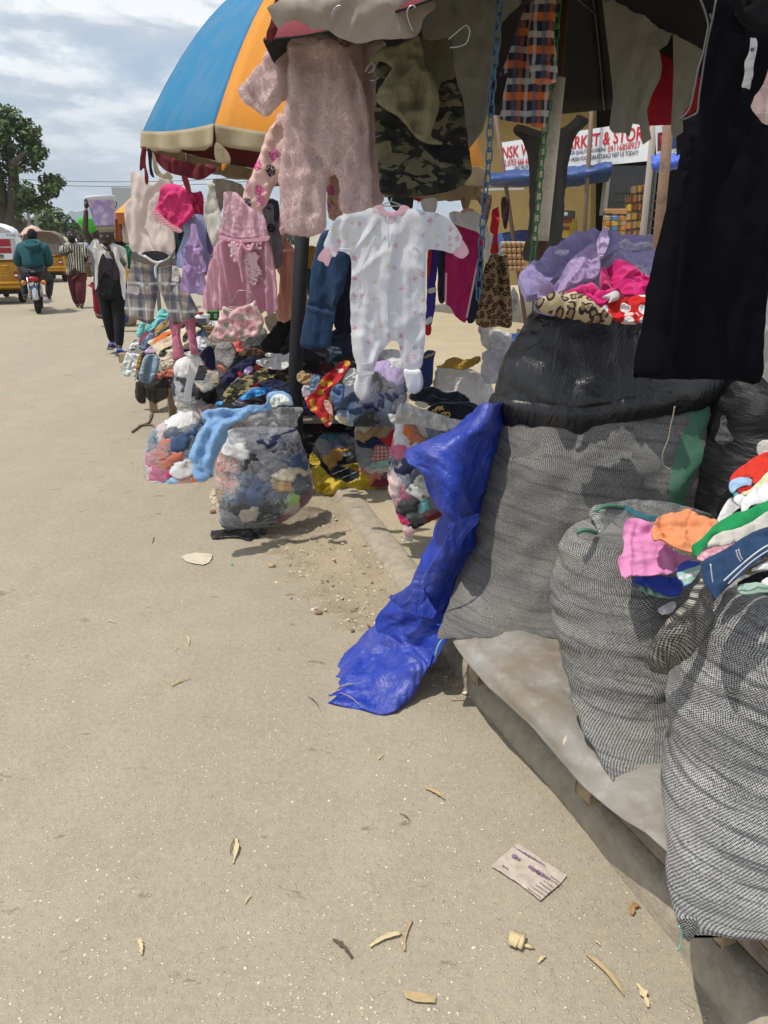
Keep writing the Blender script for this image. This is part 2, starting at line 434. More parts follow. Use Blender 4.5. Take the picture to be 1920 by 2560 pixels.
def plastic_film(name,tint=(.95,.95,.96),body=.12,hi=1.1,rough=.12,col_=(.66,.69,.74),sc=16,wrs=(1,.25,1)):
    """clear wrinkled polythene: lets light through, with glints painted as pale streaks along its creases"""
    if name in MATS: return MATS[name]
    m,n = newmat(name); v = n('ShaderNodeMapping',{0: objc(n),3: wrs}).outputs[0]
    nz = n.noise(v,sc,6,.62,1.2); nz2 = n.noise(v,sc * 3,4,.6,.8)
    h = n.math('ADD',nz,n.math('MULTIPLY',nz2,.4))
    bp = n('ShaderNodeBump',{'Height': h,'Strength': 1.0,'Distance': .05}).outputs[0]
    ridge = n.math('SUBTRACT',1.0,n.math('MULTIPLY',n.math('ABSOLUTE',n.math('SUBTRACT',nz,.5)),9.0),clamp=True)
    ridge = n.math('MULTIPLY',ridge,n.mapr(n.noise(v,sc * .35,2),.45,.6))
    f = n.math('ADD',body,n.math('MULTIPLY',ridge,hi * .30))  # painted highlights: pale film colour mixed in along the noise creases
    fres = n('ShaderNodeLayerWeight',{'Blend': .25}).outputs[1]
    f = n.math('ADD',f,n.math('MULTIPLY',n.math('MULTIPLY',fres,fres),hi * .8),clamp=True)
    p = n('ShaderNodeBsdfPrincipled',{'Base Color': c4(col_),'Roughness': rough,'Specular IOR Level': .8,'Normal': bp}).outputs[0]
    t = n('ShaderNodeBsdfTransparent',{0: c4(tint)}).outputs[0]
    finish(n,n('ShaderNodeMixShader',{0: f,1: t,2: p}).outputs[0]); MATS[name] = m; return m
def glossy_plastic(name,c,rough=.28,sc=14,st=.9,dirt=.0,wrs=(1,1,.5),spec=.6,dist=.04,trans=0):
    if name in MATS: return MATS[name]
    m,n = newmat(name); v = n('ShaderNodeMapping',{0: objc(n),3: wrs}).outputs[0]
    h = n.math('ADD',n.noise(v,sc,6,.6,1.0),n.math('MULTIPLY',n.noise(v,sc * 3,3,.5,.6),.12))
    bp = n('ShaderNodeBump',{'Height': h,'Strength': st,'Distance': dist}).outputs[0]
    base = n.mix(n.mapr(n.noise(v,6,6,.7),.45,.75,0,max(dirt,.001)),c,(.34,.29,.21))
    out = n('ShaderNodeBsdfPrincipled',{'Base Color': base,'Roughness': rough,'Specular IOR Level': spec,'Normal': bp}).outputs[0]
    if trans: out = n('ShaderNodeMixShader',{0: trans,1: out,2: n('ShaderNodeBsdfTranslucent',{0: base,'Normal': bp}).outputs[0]}).outputs[0]
    finish(n,out); MATS[name] = m; return m
# ---- patterns on uv in metres
def sxy(n,uv): s = n('ShaderNodeSeparateXYZ',{0: uv}); return s.outputs[0],s.outputs[1]
def band(n,x,per,w,off=0.0):
    f = n.math('FRACT',n.math('DIVIDE',n.math('ADD',x,off + 10 * per),per)); return n.math('LESS_THAN',f,w)
def plaid(base,bands):
    def f(n,uv):
        wv = n('ShaderNodeVectorMath',{0: uv,1: n('ShaderNodeVectorMath',{0: n.noise(uv,7,2,out=1),'Scale': .02},operation='SCALE').outputs[0]},operation='ADD').outputs[0]
        x,y = sxy(n,wv); c = base
        for ax,per,w,off,cc,al in bands:
            c = n.mix(n.math('MULTIPLY',band(n,x if ax == 'x' else y,per,w,off),al),c,cc)
        return c
    return f
def stripes(base,bands,ang=0):
    def f(n,uv):
        v = n('ShaderNodeMapping',{0: uv,2: (0,0,R(ang))}).outputs[0]; x,y = sxy(n,v); c = base
        for per,w,off,cc in bands: c = n.mix(band(n,x,per,w,off),c,cc)
        return c
    return f
def dots(base,dot,sc=14,r=.3,rnd=.0):
    def f(n,uv):
        d = n('ShaderNodeTexVoronoi',{'Vector': uv,'Scale': sc,'Randomness': rnd},voronoi_dimensions='2D').outputs[0]
        return n.mix(n.math('LESS_THAN',d,r),base,dot)
    return f
def leopard(base,mid,dark,sc=26):
    def f(n,uv):
        w = n('ShaderNodeVectorMath',{0: uv,1: n('ShaderNodeVectorMath',{0: n.noise(uv,sc * 1.2,2,out=1),'Scale': .35 / sc},operation='SCALE').outputs[0]},operation='ADD').outputs[0]
        d = n('ShaderNodeTexVoronoi',{'Vector': w,'Scale': sc},voronoi_dimensions='2D').outputs[0]
        ring = n.math('MULTIPLY',n.math('GREATER_THAN',d,.22),n.math('LESS_THAN',d,.43))
        ring = n.math('MULTIPLY',ring,n.math('GREATER_THAN',n.noise(uv,sc * 2.2,1),.36))
        c = n.mix(n.math('LESS_THAN',d,.24),base,mid); return n.mix(ring,c,dark)
    return f
def camo(cs,sc=9):
    def f(n,uv):
        v = n('ShaderNodeMapping',{0: uv,3: (1,1.8,1)}).outputs[0]; c = cs[0]
        for i,cc in enumerate(cs[1:]):
            vv = n('ShaderNodeVectorMath',{0: v,1: (3.1 * i,7.7 * i,0)},operation='ADD').outputs[0]
            c = n.mix(n.math('GREATER_THAN',n.noise(vv,sc,2,.5,.8),.55),c,cc)
        return c
    return f
def prints(base,cols,sc=16,r=.34,keep=.6,wob=.5):
    """small scattered motifs in a few colours"""
    def f(n,uv):
        w = n('ShaderNodeVectorMath',{0: uv,1: n('ShaderNodeVectorMath',{0: n.noise(uv,sc * 4,2,out=1),'Scale': wob / sc},operation='SCALE').outputs[0]},operation='ADD').outputs[0]
        vo = n('ShaderNodeTexVoronoi',{'Vector': w,'Scale': sc,'Randomness': .8},voronoi_dimensions='2D'); s = n('ShaderNodeSeparateColor',{0: vo.outputs[1]})
        hit = n.math('MULTIPLY',n.math('LESS_THAN',vo.outputs[0],r),n.math('LESS_THAN',s.outputs[0],keep))
        hit = n.math('MULTIPLY',hit,n.math('GREATER_THAN',n.noise(uv,sc * 9,1),.42))
        k = len(cols); cc = n.ramp(s.outputs[1],[(i / k,c) for i,c in enumerate(cols)],'CONSTANT')
        return n.mix(hit,base,cc)
    return f
def denim(c,c2,sc=1):
    def f(n,uv):
        v = n('ShaderNodeMapping',{0: uv,3: (60 * sc,8 * sc,1)}).outputs[0]
        return n.mix(n.mapr(n.math('ADD',n.math('MULTIPLY',n.noise(v,4,3),.5),n.math('MULTIPLY',n.noise(uv,6,4),.6)),.35,.75),c,c2)
    return f
def weave(dark,light,f1=210.0,f2=210.0,streak=.6,ang=0.0):
    """coarse two-tone sack weave, with slipped rows and rubbed patches"""
    def f(n,uv):
        v = n('ShaderNodeMapping',{0: uv,2: (0,0,R(ang))}).outputs[0]
        v = n('ShaderNodeVectorMath',{0: v,1: n('ShaderNodeVectorMath',{0: n.noise(v,9,3,out=1),'Scale': .009},operation='SCALE').outputs[0]},operation='ADD').outputs[0]
        x,y = sxy(n,v)
        a = n.math('SINE',n.math('MULTIPLY',x,f1 * math.pi)); b = n.math('SINE',n.math('MULTIPLY',y,f2 * math.pi))
        g = n.math('ADD',n.math('MULTIPLY',a,b),n.math('MULTIPLY',n.math('SUBTRACT',n.noise(v,f1 * .9,2,.6),.5),2.6))
        k = n.mapr(g,-.45,.55)
        sv = n('ShaderNodeMapping',{0: v,3: (2.2,34,1)}).outputs[0]; st = n.noise(sv,1.6,4,.6)
        k = n.math('MULTIPLY',k,n.mapr(st,.36,.50,1 - streak,1.0))
        rub = n.mapr(n.noise(v,5,5,.65),.3,.7,.62,1.05); c = n.mix(k,dark,light)
        return n.mix(1,c,n('ShaderNodeCombineColor',{0: rub,1: rub,2: rub}).outputs[0],'MULTIPLY')
    return f
def wood(name,c,c2,sc=6,rough=.75):
    if name in MATS: return MATS[name]
    m,n = newmat(name); v = n('ShaderNodeMapping',{0: objc(n),3: (sc * 3,sc * .35,sc * 3)}).outputs[0]
    g = n.noise(v,3,6,.65,1.0); base = n.mix(n.mapr(g,.3,.7),c,c2)
    base = n.mix(n.mapr(n.noise(objc(n),9,5,.7),.52,.68,0,.7),base,(.06,.05,.045))
    bp = n('ShaderNodeBump',{'Height': g,'Strength': .5,'Distance': .006}).outputs[0]
    finish(n,n('ShaderNodeBsdfPrincipled',{'Base Color': base,'Roughness': rough,'Normal': bp}).outputs[0]); MATS[name] = m; return m
F_ = fabric
def solid(name,c,**k): return fabric(name,c,**k)
wood_pale = wood('pale_wood',(.40,.30,.18),(.27,.19,.11))
wood_grey = wood('weathered_wood',(.25,.21,.17),(.13,.10,.08))
black_plastic = glossy_plastic('black_polythene',(.008,.008,.009),rough=.32,sc=5,st=.7,wrs=(1.4,1.4,.5))
clear_film = plastic_film('clear_polythene')
milky_film = plastic_film('milky_polythene',body=.26,hi=.5,col_=(.8,.8,.8))
white_film = plastic_film('white_polythene',body=.72,hi=.3,col_=(.78,.77,.76),rough=.3)
metal_wire = plain('galvanised_wire',(.35,.34,.33),.4,.8)
skin_mat = plain('dark_skin',(.055,.030,.020),.5,0,18,.1,.2,.4)
rubber = plain('black_rubber',(.015,.015,.015),.85)
# ------------------------------------------------------------------ ground
def road_material():
    m,n = newmat('dusty_asphalt'); v = objc(n)
    base = n.mix(n.mapr(n.noise(v,.55,6,.6),.3,.7),(.345,.303,.228),(.285,.252,.192))
    base = n.mix(n.mapr(n.noise(v,5,6,.65),.35,.7,0,.7),base,(.235,.205,.155))
    base = n.mix(n.mapr(n.noise(n('ShaderNodeMapping',{0: v,2: (0,0,R(17)),3: (1.6,.25,1)}).outputs[0],1.0,5,.6),.42,.66,0,.6),base,(.235,.215,.17))
    base = n.mix(n.mapr(n.noise(v,45,4,.7),.35,.7,0,.5),base,(.43,.35,.24))
    cam_near = n.mapr(n.noise(v,.9,4,.5),.42,.62)                      # swept patches where more stone shows
    def specks(scale,r,keep,cols,base,amt=1.0):
        w = n('ShaderNodeVectorMath',{0: v,1: n('ShaderNodeVectorMath',{0: n.noise(v,scale * 1.4,2,out=1),'Scale': .55 / scale},operation='SCALE').outputs[0]},operation='ADD').outputs[0]
        vo = n('ShaderNodeTexVoronoi',{'Vector': w,'Scale': scale}); s = n('ShaderNodeSeparateColor',{0: vo.outputs[1]})
        rr = n.math('MULTIPLY',r,n.mapr(s.outputs[2],0,1,.35,1.15))
        hit = n.math('MULTIPLY',n.mapr(n.math('SUBTRACT',rr,vo.outputs[0]),-.02,.06),n.math('LESS_THAN',s.outputs[0],keep))
        k = len(cols); cc = n.ramp(s.outputs[1],[(i / k,c) for i,c in enumerate(cols)],'CONSTANT')
        return n.mix(n.math('MULTIPLY',hit,amt),base,cc),hit
    pale = [(.54,.48,.37),(.47,.41,.31),(.62,.56,.44),(.40,.36,.28)]
    base,h1 = specks(62,.38,.6,pale,base,n.mapr(n.noise(v,.8,4,.6),.35,.65,.35,.95))
    base,h0 = specks(210,.40,.7,[(.50,.45,.35),(.40,.36,.28),(.22,.20,.16),(.46,.41,.32)],base,.75)
    base,h2 = specks(125,.38,.8,pale,base,n.mapr(n.noise(v,1.3,4,.6),.35,.65,.5,.95))
    base,h3 = specks(38,.30,.16,[(.13,.14,.15),(.20,.19,.17),(.17,.17,.18)],base,n.math('MULTIPLY',cam_near,.75))
    stain = n.mapr(n.noise(n('ShaderNodeMapping',{0: v,3: (2.2,3.4,1)}).outputs[0],2.6,4,.6,.5),.655,.70,0,.55)
    base = n.mix(stain,base,(.12,.10,.075))
    rust = n.mapr(n.noise(v,1.1,3,.5),.68,.8,0,.35); base = n.mix(rust,base,(.42,.24,.12))
    h = n.math('ADD',n.math('MULTIPLY',n.noise(v,120,4,.7),.5),n.math('ADD',n.math('MULTIPLY',h1,.5),n.math('MULTIPLY',h2,.3)))
    bp = n('ShaderNodeBump',{'Height': h,'Strength': .9,'Distance': .006}).outputs[0]
    finish(n,n('ShaderNodeBsdfPrincipled',{'Base Color': base,'Roughness': .92,'Specular IOR Level': .2,'Normal': bp}).outputs[0]); return m
def dirt_material(name,c1,c2,peb=.5,sc=1.0):
    m,n = newmat(name); v = objc(n)
    base = n.mix(n.mapr(n.noise(v,2.2 * sc,6,.65),.3,.7),c1,c2)
    base = n.mix(n.mapr(n.noise(v,60 * sc,4,.7),.35,.7,0,.5),base,n.mix(1,base,(1.35,1.3,1.2),'MULTIPLY'))
    vo = n('ShaderNodeTexVoronoi',{'Vector': v,'Scale': 75 * sc}); s = n('ShaderNodeSeparateColor',{0: vo.outputs[1]})
    hit = n.math('MULTIPLY',n.math('LESS_THAN',vo.outputs[0],.3),n.math('LESS_THAN',s.outputs[0],peb))
    base = n.mix(n.math('MULTIPLY',hit,.7),base,n.ramp(s.outputs[1],[(0,(.5,.43,.32)),(.4,(.30,.25,.18)),(.7,(.6,.53,.42))],'CONSTANT'))
    h = n.math('ADD',n.noise(v,50 * sc,6,.7),n.math('MULTIPLY',hit,.4))
    bp = n('ShaderNodeBump',{'Height': h,'Strength': 1.0,'Distance': .012}).outputs[0]
    finish(n,n('ShaderNodeBsdfPrincipled',{'Base Color': base,'Roughness': .95,'Specular IOR Level': .15,'Normal': bp}).outputs[0]); return m
road_m = road_material()
sand_m = dirt_material('sandy_dirt',(.36,.30,.21),(.27,.225,.16))
pave_m = dirt_material('dusty_pavement',(.40,.335,.23),(.33,.275,.185),.25,.8)
conc_m = plain('dusty_concrete',(.36,.31,.235),.9,0,26,.5,.45,.2,((.20,.175,.135),.7))
conc_m.name = 'dusty_concrete'
xs = [-900,-200,-60,-20,-8,-3,0,3,8,20,60,200,900]; ys = [-12,-4,0,3,6,12,24,50,120,400,1200,2500]
tag(world_obj('road',[(x,y,0) for y in ys for x in xs],[(j * 13 + i,j * 13 + i + 1,j * 13 + 14 + i,j * 13 + 13 + i) for j in range(11) for i in range(12)],road_m,origin=(0,0,0)),kind='structure')

KB = [G(1720,2420),G(1690,2368),G(1595,2251),G(1400,2000),G(1196,1769),G(1010,1530),G(895,1364),G(829,1260)]
k0,k1 = KB[0],KB[1]; KB = [Vector((1.02,-.6,0)),Vector((.86,.6,0))] + KB
dr = Vector((-.293,.956,0)); last = KB[-1]; KB += [last + dr * .7,last + dr * 6,last + dr * 14,last + dr * 40]
def offset(poly,d):
    out = []
    for i,p in enumerate(poly):
        t = (poly[min(i + 1,len(poly) - 1)] - poly[max(i - 1,0)]).normalized(); out.append(p + Vector((t.y,-t.x,0)) * d)
    return out
def resample(poly,step):
    out = []
    for a,b in zip(poly[:-1],poly[1:]):
        k = max(1,int((b - a).length / step)); out += [a.lerp(b,i / k) for i in range(k)]
    return out + [poly[-1]]
KL = resample(KB[:11],.03)
prof = [(0,-.02),(.004,.025),(.014,.062),(.032,.084),(.055,.095),(.085,.099),(.12,.098),(.15,.092),(.168,.078),(.172,-.02)]
V = []; W_ = len(prof)
rows = [offset(KL,d) for d,z in prof]
for i in range(len(KL)):
    for j,(d,z) in enumerate(prof):
        q = rows[j][i]; V.append((q.x,q.y,z))
V = np.array(V); nz_ = fbm(V * 9,4); V[:,2] += np.where(V[:,2] > 0,.006 * nz_,0); V[:,0] += .007 * fbm(V * 6 + 3,3)
Fk = [(i * W_ + j,i * W_ + j + 1,i * W_ + W_ + j + 1,i * W_ + W_ + j) for i in range(len(KL) - 1) for j in range(W_ - 1)]
tag(world_obj('kerb',V,[f[::-1] for f in Fk],conc_m,origin=(0,0,0)),kind='structure')
# pavement behind the kerb
inner = offset(KB,.15); far = [Vector((60,p.y,0)) for p in inner]
Vp = []; Fp = []
for i in range(len(inner)):
    for k,f in enumerate((0,.02,.08,.25,1)):
        q = inner[i].lerp(far[i],f); Vp.append((q.x,q.y,(.082 if i < 11 else (-.02 if k == 0 else .03)) if k < 2 else .082))
for i in range(len(inner) - 1):
    for k in range(4): Fp.append((i * 5 + k,i * 5 + k + 1,i * 5 + 6 + k,i * 5 + 5 + k))
tag(world_obj('pavement',Vp,Fp,pave_m,origin=(0,0,0)),kind='structure')
# rough dirt washed up against the kerb
Vd = []; nu,nw = 150,46; edge = KL[:]
ky = [p for p in KL if 2.25 < p.y < 9]; 
ky = [ky[int(i)].lerp(ky[min(int(i) + 1,len(ky) - 1)],i % 1) for i in np.linspace(0,len(ky) - 1,nu)]; yy = np.array([p.y for p in ky])
wid = np.interp(yy,[2.2,2.5,2.8,3.3,4.0,4.8,6,9],[.0,.08,.24,.42,.52,.75,.9,.9])
for i,p in enumerate(ky):
    w_ = wid[i] + .05 * math.sin(i * .7) + .03 * math.sin(i * 2.1)
    for j in range(nw):
        f = j / (nw - 1); Vd.append((p.x + .05 - (w_ + .05) * f,p.y - .25 * w_ * f,f))
Vd = np.array(Vd); f = Vd[:,2].copy(); Vd[:,2] = 0
near = np.interp(Vd[:,1],[2.2,2.6,3.5,9],[0,.6,1,1])
Vd[:,2] = near * ((1 - f) ** 1.5 * .062 + (.022 * (fbm(Vd * 7,4) + .4) + .018 * ridged(Vd * 16,3)) * np.clip((1 - f) * 6,0,1)) - .004 + .008 * (1 - f) * near - .012 * (1 - np.minimum(near * 2,1))
tag(world_obj('dirt_verge',Vd,[(i * nw + j,i * nw + nw + j,i * nw + nw + j + 1,i * nw + j + 1) for i in range(nu - 1) for j in range(nw - 1)],sand_m,origin=(0,0,0)),kind='structure')

# loose chips of stone and bark,too many to count
rs = np.random.RandomState(5)
def chips(name,pts,smin,smax,mats,flat=.5):
    V = []; F = []; MI = []
    for (x,y,z) in pts:
        s = smin + (smax - smin) * rs.rand() ** 2.5; a = rs.rand() * 6.3; k = rs.randint(4,6); b = len(V); e = .5 + rs.rand() * .5
        for h,sc_ in ((0,1),(s * flat * (.5 + .5 * rs.rand()),.6)):
            for i in range(k):
                t = a + 6.283 * i / k; r = s * sc_ * (.7 + .6 * rs.rand())
                u,v = r * math.cos(t - a),r * e * math.sin(t - a)
                V.append((x + u * math.cos(a) - v * math.sin(a),y + u * math.sin(a) + v * math.cos(a),z + h - .001))
        F += [(b + i,b + (i + 1) % k,b + k + (i + 1) % k,b + k + i) for i in range(k)] + [tuple(range(b + k,b + 2 * k))]
        MI += [rs.randint(len(mats))] * (k + 1)
    return tag(world_obj(name,V,F,mats,origin=(0,0,0),smooth=False,mi=MI),kind='stuff')
cm = [plain('pale_stone',(.55,.48,.36),.9),plain('tan_stone',(.40,.33,.23),.9),plain('white_stone',(.66,.60,.48),.9)]
pts = []
while len(pts) < 5200:
    y = 1.0 + 6 * rs.rand() ** 1.8; x = -2.2 * rs.rand() * y / 3 * 1.3 + .25
    if x < np.interp(y,[p.y for p in KB],[p.x for p in KB]) - .03: pts.append((x,y,0))
chips('stone_chips',pts,.0018,.0058,cm,.45)
pts = []
while len(pts) < 1500:
    i = rs.randint(len(Vd)); q = Vd[i]
    if 2.2 < q[1] < 6.5 and f[i] > .02: pts.append((q[0] + .02 * rs.randn() * .5,q[1] + .02 * rs.randn(),q[2]))
chips('dirt_chips',pts,.003,.012,cm + [plain('grey_bark',(.20,.16,.11),.9)],.5)

# ------------------------------------------------------------------ distance: hills,tree line,shop row
def hill(name,c,az0,az1,dist,h,seed,mat_,n_=80):
    V = []; 
    for i in range(n_):
        a = az0 + (az1 - az0) * i / (n_ - 1); u = i / (n_ - 1)
        hh = h * (.45 + .9 * abs(fbm(np.array([[u * 5 + seed,seed,0]]),4)[0]) + .35 * math.sin(u * 9 + seed)) * math.sin(math.pi * min(1,max(0,u * 1.0))) ** .4
        for k,(dd,z) in enumerate(((0,-2),(.03,.5),(.08,1),(.2,-.01))):
            r = dist * (1 + dd); V.append((math.sin(a) * r,math.cos(a) * r,hh * z if z > 0 else z))
    F = [(i * 4 + k,i * 4 + 4 + k,i * 4 + 5 + k,i * 4 + k + 1) for i in range(n_ - 1) for k in range(3)]
    return tag(world_obj(name,V,F,mat_,origin=(0,dist,0)),kind='structure')
hill_m = plain('hill_scrub',(.10,.13,.13),.95,0,.02,.1,.4)
hill('hills',None,R(-32),R(-8),1500,62,2.3,hill_m)
tl_m = plain('far_foliage',(.045,.06,.025),.9,0,.5,.5,.5)
V = []; F = []
for k in range(5200):
    a = R(-38 + 32 * rs.rand()); d = 105 + 75 * rs.rand(); top = 2.6 + 2.6 * pn(np.array([[math.degrees(a) * .35,.3,0]]))[0] + 1.0 * pn(np.array([[math.degrees(a) * 2,4.3,0]]))[0]
    z = max(.2,top) * rs.rand() ** .6; c = np.array([math.sin(a) * d,math.cos(a) * d,z]); b = len(V)
    for i in range(4): V.append(tuple(c + rs.randn(3) * .42))
    F.append((b,b + 1,b + 2,b + 3))
tag(world_obj('tree_line',V,F,tl_m,origin=(0,110,0),smooth=False),kind='stuff')

leaf_ms = [fabric('leaf_dark',(.052,.085,.026),rough=.6,sheen=0),fabric('leaf_mid',(.08,.125,.036),rough=.6,sheen=0),fabric('leaf_light',(.12,.165,.05),rough=.6,sheen=0)]
bark_m = plain('grey_bark_trunk',(.09,.072,.055),.95,0,6,.8,.4)
def tree(label,base,limbs,clumps,leaf=.13,nper=430,group=None):
    """limbs: lists of (x, z, r) in the plane facing the camera with small y; clumps: (x, y, z, radius)"""
    t = empty('broadleaf_tree',base,label,'tree',group); m = MB()
    for l in limbs: m.tube([Vector((x,y,z)) for x,y,z,r in l],[r for x,y,z,r in l],8)
    m.build('trunk',bark_m,t,smooth=True)
    V = []; F = []; MI = []
    for (x,y,z,r) in clumps:
        for k in range(int(nper * (r / 1.0) ** 2)):
            d = rs.randn(3); d /= np.linalg.norm(d); rad = r * (.35 + .65 * rs.rand() ** .5)
            q = np.array([x,y,z]) + d * rad * np.array([1,1,.75]); b = len(V)
            nrm = d * .6 + rs.randn(3) * .5 + np.array([0,0,.5]); nrm /= np.linalg.norm(nrm)
            a = np.cross(nrm,rs.randn(3)); a /= np.linalg.norm(a); c = np.cross(nrm,a); s = leaf * (.6 + .8 * rs.rand())
            V += [q + a * s,q + c * s * .5 + nrm * s * .15,q - a * s,q - c * s * .5 + nrm * s * .15]; F.append((b,b + 1,b + 2,b + 3))
            MI.append(0 if rs.rand() < .4 else (1 if rs.rand() < .75 else 2))
    cr = mobj('crown',mesh(V,F,None,MI),t,None,leaf_ms,False); return t
def wp(x,y,D): q = P(x,y,D); return q
TD = 38.0; tb = G(40,640) ; tb = Vector((P(38,560,TD).x,TD,0))
def tl(x,y,r,dy=0): q = P(x,y,TD); return (q.x - tb.x,dy,q.z,r)
limbs = [[(0.1,0,0,.55),tl(30,560,.42),tl(35,520,.3),tl(34,440,.24),tl(22,360,.18),tl(10,300,.14)],
         [tl(12,560,.3),tl(4,480,.22),tl(-16,400,.28),tl(-30,320,.16)],
         [tl(40,555,.28),tl(48,515,.2),tl(85,492,.13,1),tl(118,462,.12,1),tl(145,455,.06,1)],
         [tl(34,450,.2),tl(60,410,.15,-1),tl(85,388,.07,-1)],[tl(30,430,.2),tl(-10,350,.14,1),tl(-30,300,.08,1)]]
cl = [(8,285,1.0),(30,300,1.1),(55,325,1.15),(78,330,.8),(20,335,1.2),(45,360,1.2),(72,372,1.0),(92,385,.8),(105,388,.45),(25,395,1.1),(55,405,1.0),
      (5,365,1.2),(-20,330,1.5),(-30,390,1.6),(8,430,.9),(60,430,.5),(-10,470,1.2),(15,490,.7),(60,495,.7),(80,478,.9),(100,472,.8),(112,455,.8),(130,452,.8),
      (148,462,.6),(122,478,.6),(155,470,.4),(80,510,.7),(100,505,.6),(108,518,.35),(60,520,.5),(90,528,.35),(-8,510,.8),(75,540,.4)]
tree('tall spreading green tree standing by the road above the parked tricycle',tb,limbs,[tl(x,y,0)[:1] + (rs.uniform(-1.2,1.2),tl(x,y,0)[2],r * .62) for x,y,r in cl])
# smaller roundish tree out along the road
tb2 = Vector((P(128,572,75).x,75,0)); q = P(130,560,75)
tree('low dark rounded tree far down the road beneath the hills',tb2,[[(0,0,0,.3),(0,0,2.2,.2),(.4,0,3.2,.1)]],
     [(-.6,0,2.4,1.1),(.3,0,3.0,1.1),(1.2,0,2.3,1.0),(2.1,0,1.8,.8),(-.2,0,1.5,1.0)],.3,110)

# power lines and poles
pole_m = plain('pole_grey',(.22,.2,.18),.9)
PL = []
for i,(x,y0,y1,D) in enumerate([(76,470,575,55),(93,480,572,66),(102,488,572,80),(108,494,572,95)]):
    b = P(x,y1,D); b.z = 0; tp = P(x,y0,D)
    t = empty('utility_pole',b,['nearest of the four thin utility poles behind the tree','second utility pole behind the spreading tree','third thin utility pole in the receding row','farthest thin utility pole in the receding row'][i],'utility pole','utility poles down the road')
    MB().tube([(0,0,0),(0,0,tp.z)],[.14,.09],8).build('pole',pole_m,t); MB().box((0,0,tp.z - .4),(1.8,.1,.12)).build('crossarm',pole_m,t)
for k,(ya,yb,lab) in enumerate([(428,436,'upper thin power line crossing the sky'),(440,447,'lower thin power line crossing the sky')]):
    a = P(-250,ya - 6,40); b = P(760,yb - 6,40); m = MB()
    m.tube([a.lerp(b,i / 16) - Vector((0,0,.5 * (1 - (i / 8 - 1) ** 2))) for i in range(17)],.013,5)
    tag(m.wbuild('power_line',plain('cable_dark',(.05,.05,.05),.8)),lab,'power line','power lines over the road')

# ------------------------------------------------------------------ flat boards and panels on a plane of their own
def slab(name,pts,fr,mat_,th=.03,off=0,parent=None,crop='',label=None,cat=None,group=None):
    o,nrm,a,b = fr; uv = [onplane(fr,*px(crop,*p)) for p in pts]; k = len(uv)
    ar = sum(uv[i][0] * uv[(i + 1) % k][1] - uv[(i + 1) % k][0] * uv[i][1] for i in range(k))
    if ar < 0: uv = uv[::-1]
    f_ = [o + a * u + b * v + nrm * (off + th) for u,v in uv]; b_ = [o + a * u + b * v + nrm * off for u,v in uv]
    F = [tuple(range(k)),tuple(range(2 * k - 1,k - 1,-1))] + [(i,k + i,k + (i + 1) % k,(i + 1) % k) for i in range(k)]
    return tag(world_obj(name,f_ + b_,F,mat_,parent,uv + uv,smooth=False),label,cat,group)
def lettering(text,fr,x,y,h,mat_,parent,crop='',w=None,off=.004,th=.002,italic=0,ang=0,bold=0):
    """flat lettering on a plane; (x, y) photo pixel of its lower left corner, h height and w width in metres"""
    c = bpy.data.curves.new('lettering','FONT'); c.body = text; c.size = 1; c.extrude = 0; c.shear = italic; c.offset = bold; c.resolution_u = 3
    o = bpy.data.objects.new('lettering',c); col.objects.link(o); bpy.context.view_layer.update()
    me = bpy.data.meshes.new_from_object(o.evaluated_get(bpy.context.evaluated_depsgraph_get())); bpy.data.objects.remove(o)
    v = np.zeros(len(me.vertices) * 3); me.vertices.foreach_get('co',v); v = v.reshape(-1,3); mn,mx = v.min(0),v.max(0)
    s = h / (mx[1] - mn[1]); sx = (w / (mx[0] - mn[0])) if w else s
    o_,nrm,a,b = fr; u0,v0 = onplane(fr,*px(crop,x,y)); ca,sa = math.cos(ang),math.sin(ang)
    U,Vv = (v[:,0] - mn[0]) * sx,(v[:,1] - mn[1]) * s
    co = np.array(o_) + np.outer(u0 + U * ca - Vv * sa,np.array(a)) + np.outer(v0 + U * sa + Vv * ca,np.array(b)) + np.array(nrm) * off
    faces = [tuple(p.vertices) for p in me.polygons]; bpy.data.meshes.remove(me)
    return world_obj('lettering',co,faces,mat_,parent,smooth=False)
red_ink = plain('red_ink',(.55,.02,.03),.5,bd=0,var=.05); black_ink = plain('black_ink',(.02,.02,.03),.5,bd=0,var=.05)
white_vinyl = plain('white_vinyl',(.74,.76,.78),.45,0,4,.1,.12); grey_ink = plain('grey_ink',(.35,.33,.42),.5,bd=0)
# ------------------------------------------------------------------ provision shop across the yard
SY = R(-56); SF = frame(1262,437,12.0,SY)
def sh(off): return (SF[0] + SF[1] * off,) + SF[1:]
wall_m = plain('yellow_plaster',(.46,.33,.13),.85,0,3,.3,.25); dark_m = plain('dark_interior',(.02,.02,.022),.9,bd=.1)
tin_m = plain('grey_tin',(.20,.21,.22),.5,.3,8); blue_tarp_far = glossy_plastic('far_blue_tarp',(.010,.05,.19),.5,5)
steel_brown = plain('rusty_steel',(.17,.11,.08),.7,.2,20)
shop = empty('provision_shop',SF[0] + Vector((.6,.4,-SF[0].z)),'yellow provision shop with a dark open front under a blue tarpaulin','shop')
SB = sh(-2.6); SBf = sh(-2.2)
slab('wall',[(1180,250),(1492,210),(1488,700),(1180,720)],SBf,wall_m,.12,parent=shop)
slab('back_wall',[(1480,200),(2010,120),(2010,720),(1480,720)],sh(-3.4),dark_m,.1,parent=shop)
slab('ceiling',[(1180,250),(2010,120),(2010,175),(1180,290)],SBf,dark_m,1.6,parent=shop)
slab('roof',[(1150,210),(2040,60),(2040,80),(1150,232)],sh(-3.6),tin_m,3.3,parent=shop)
slab('wall_trim',[(1180,472),(1325,470),(1325,475),(1180,478)],SBf,white_vinyl,.02,.122,shop)
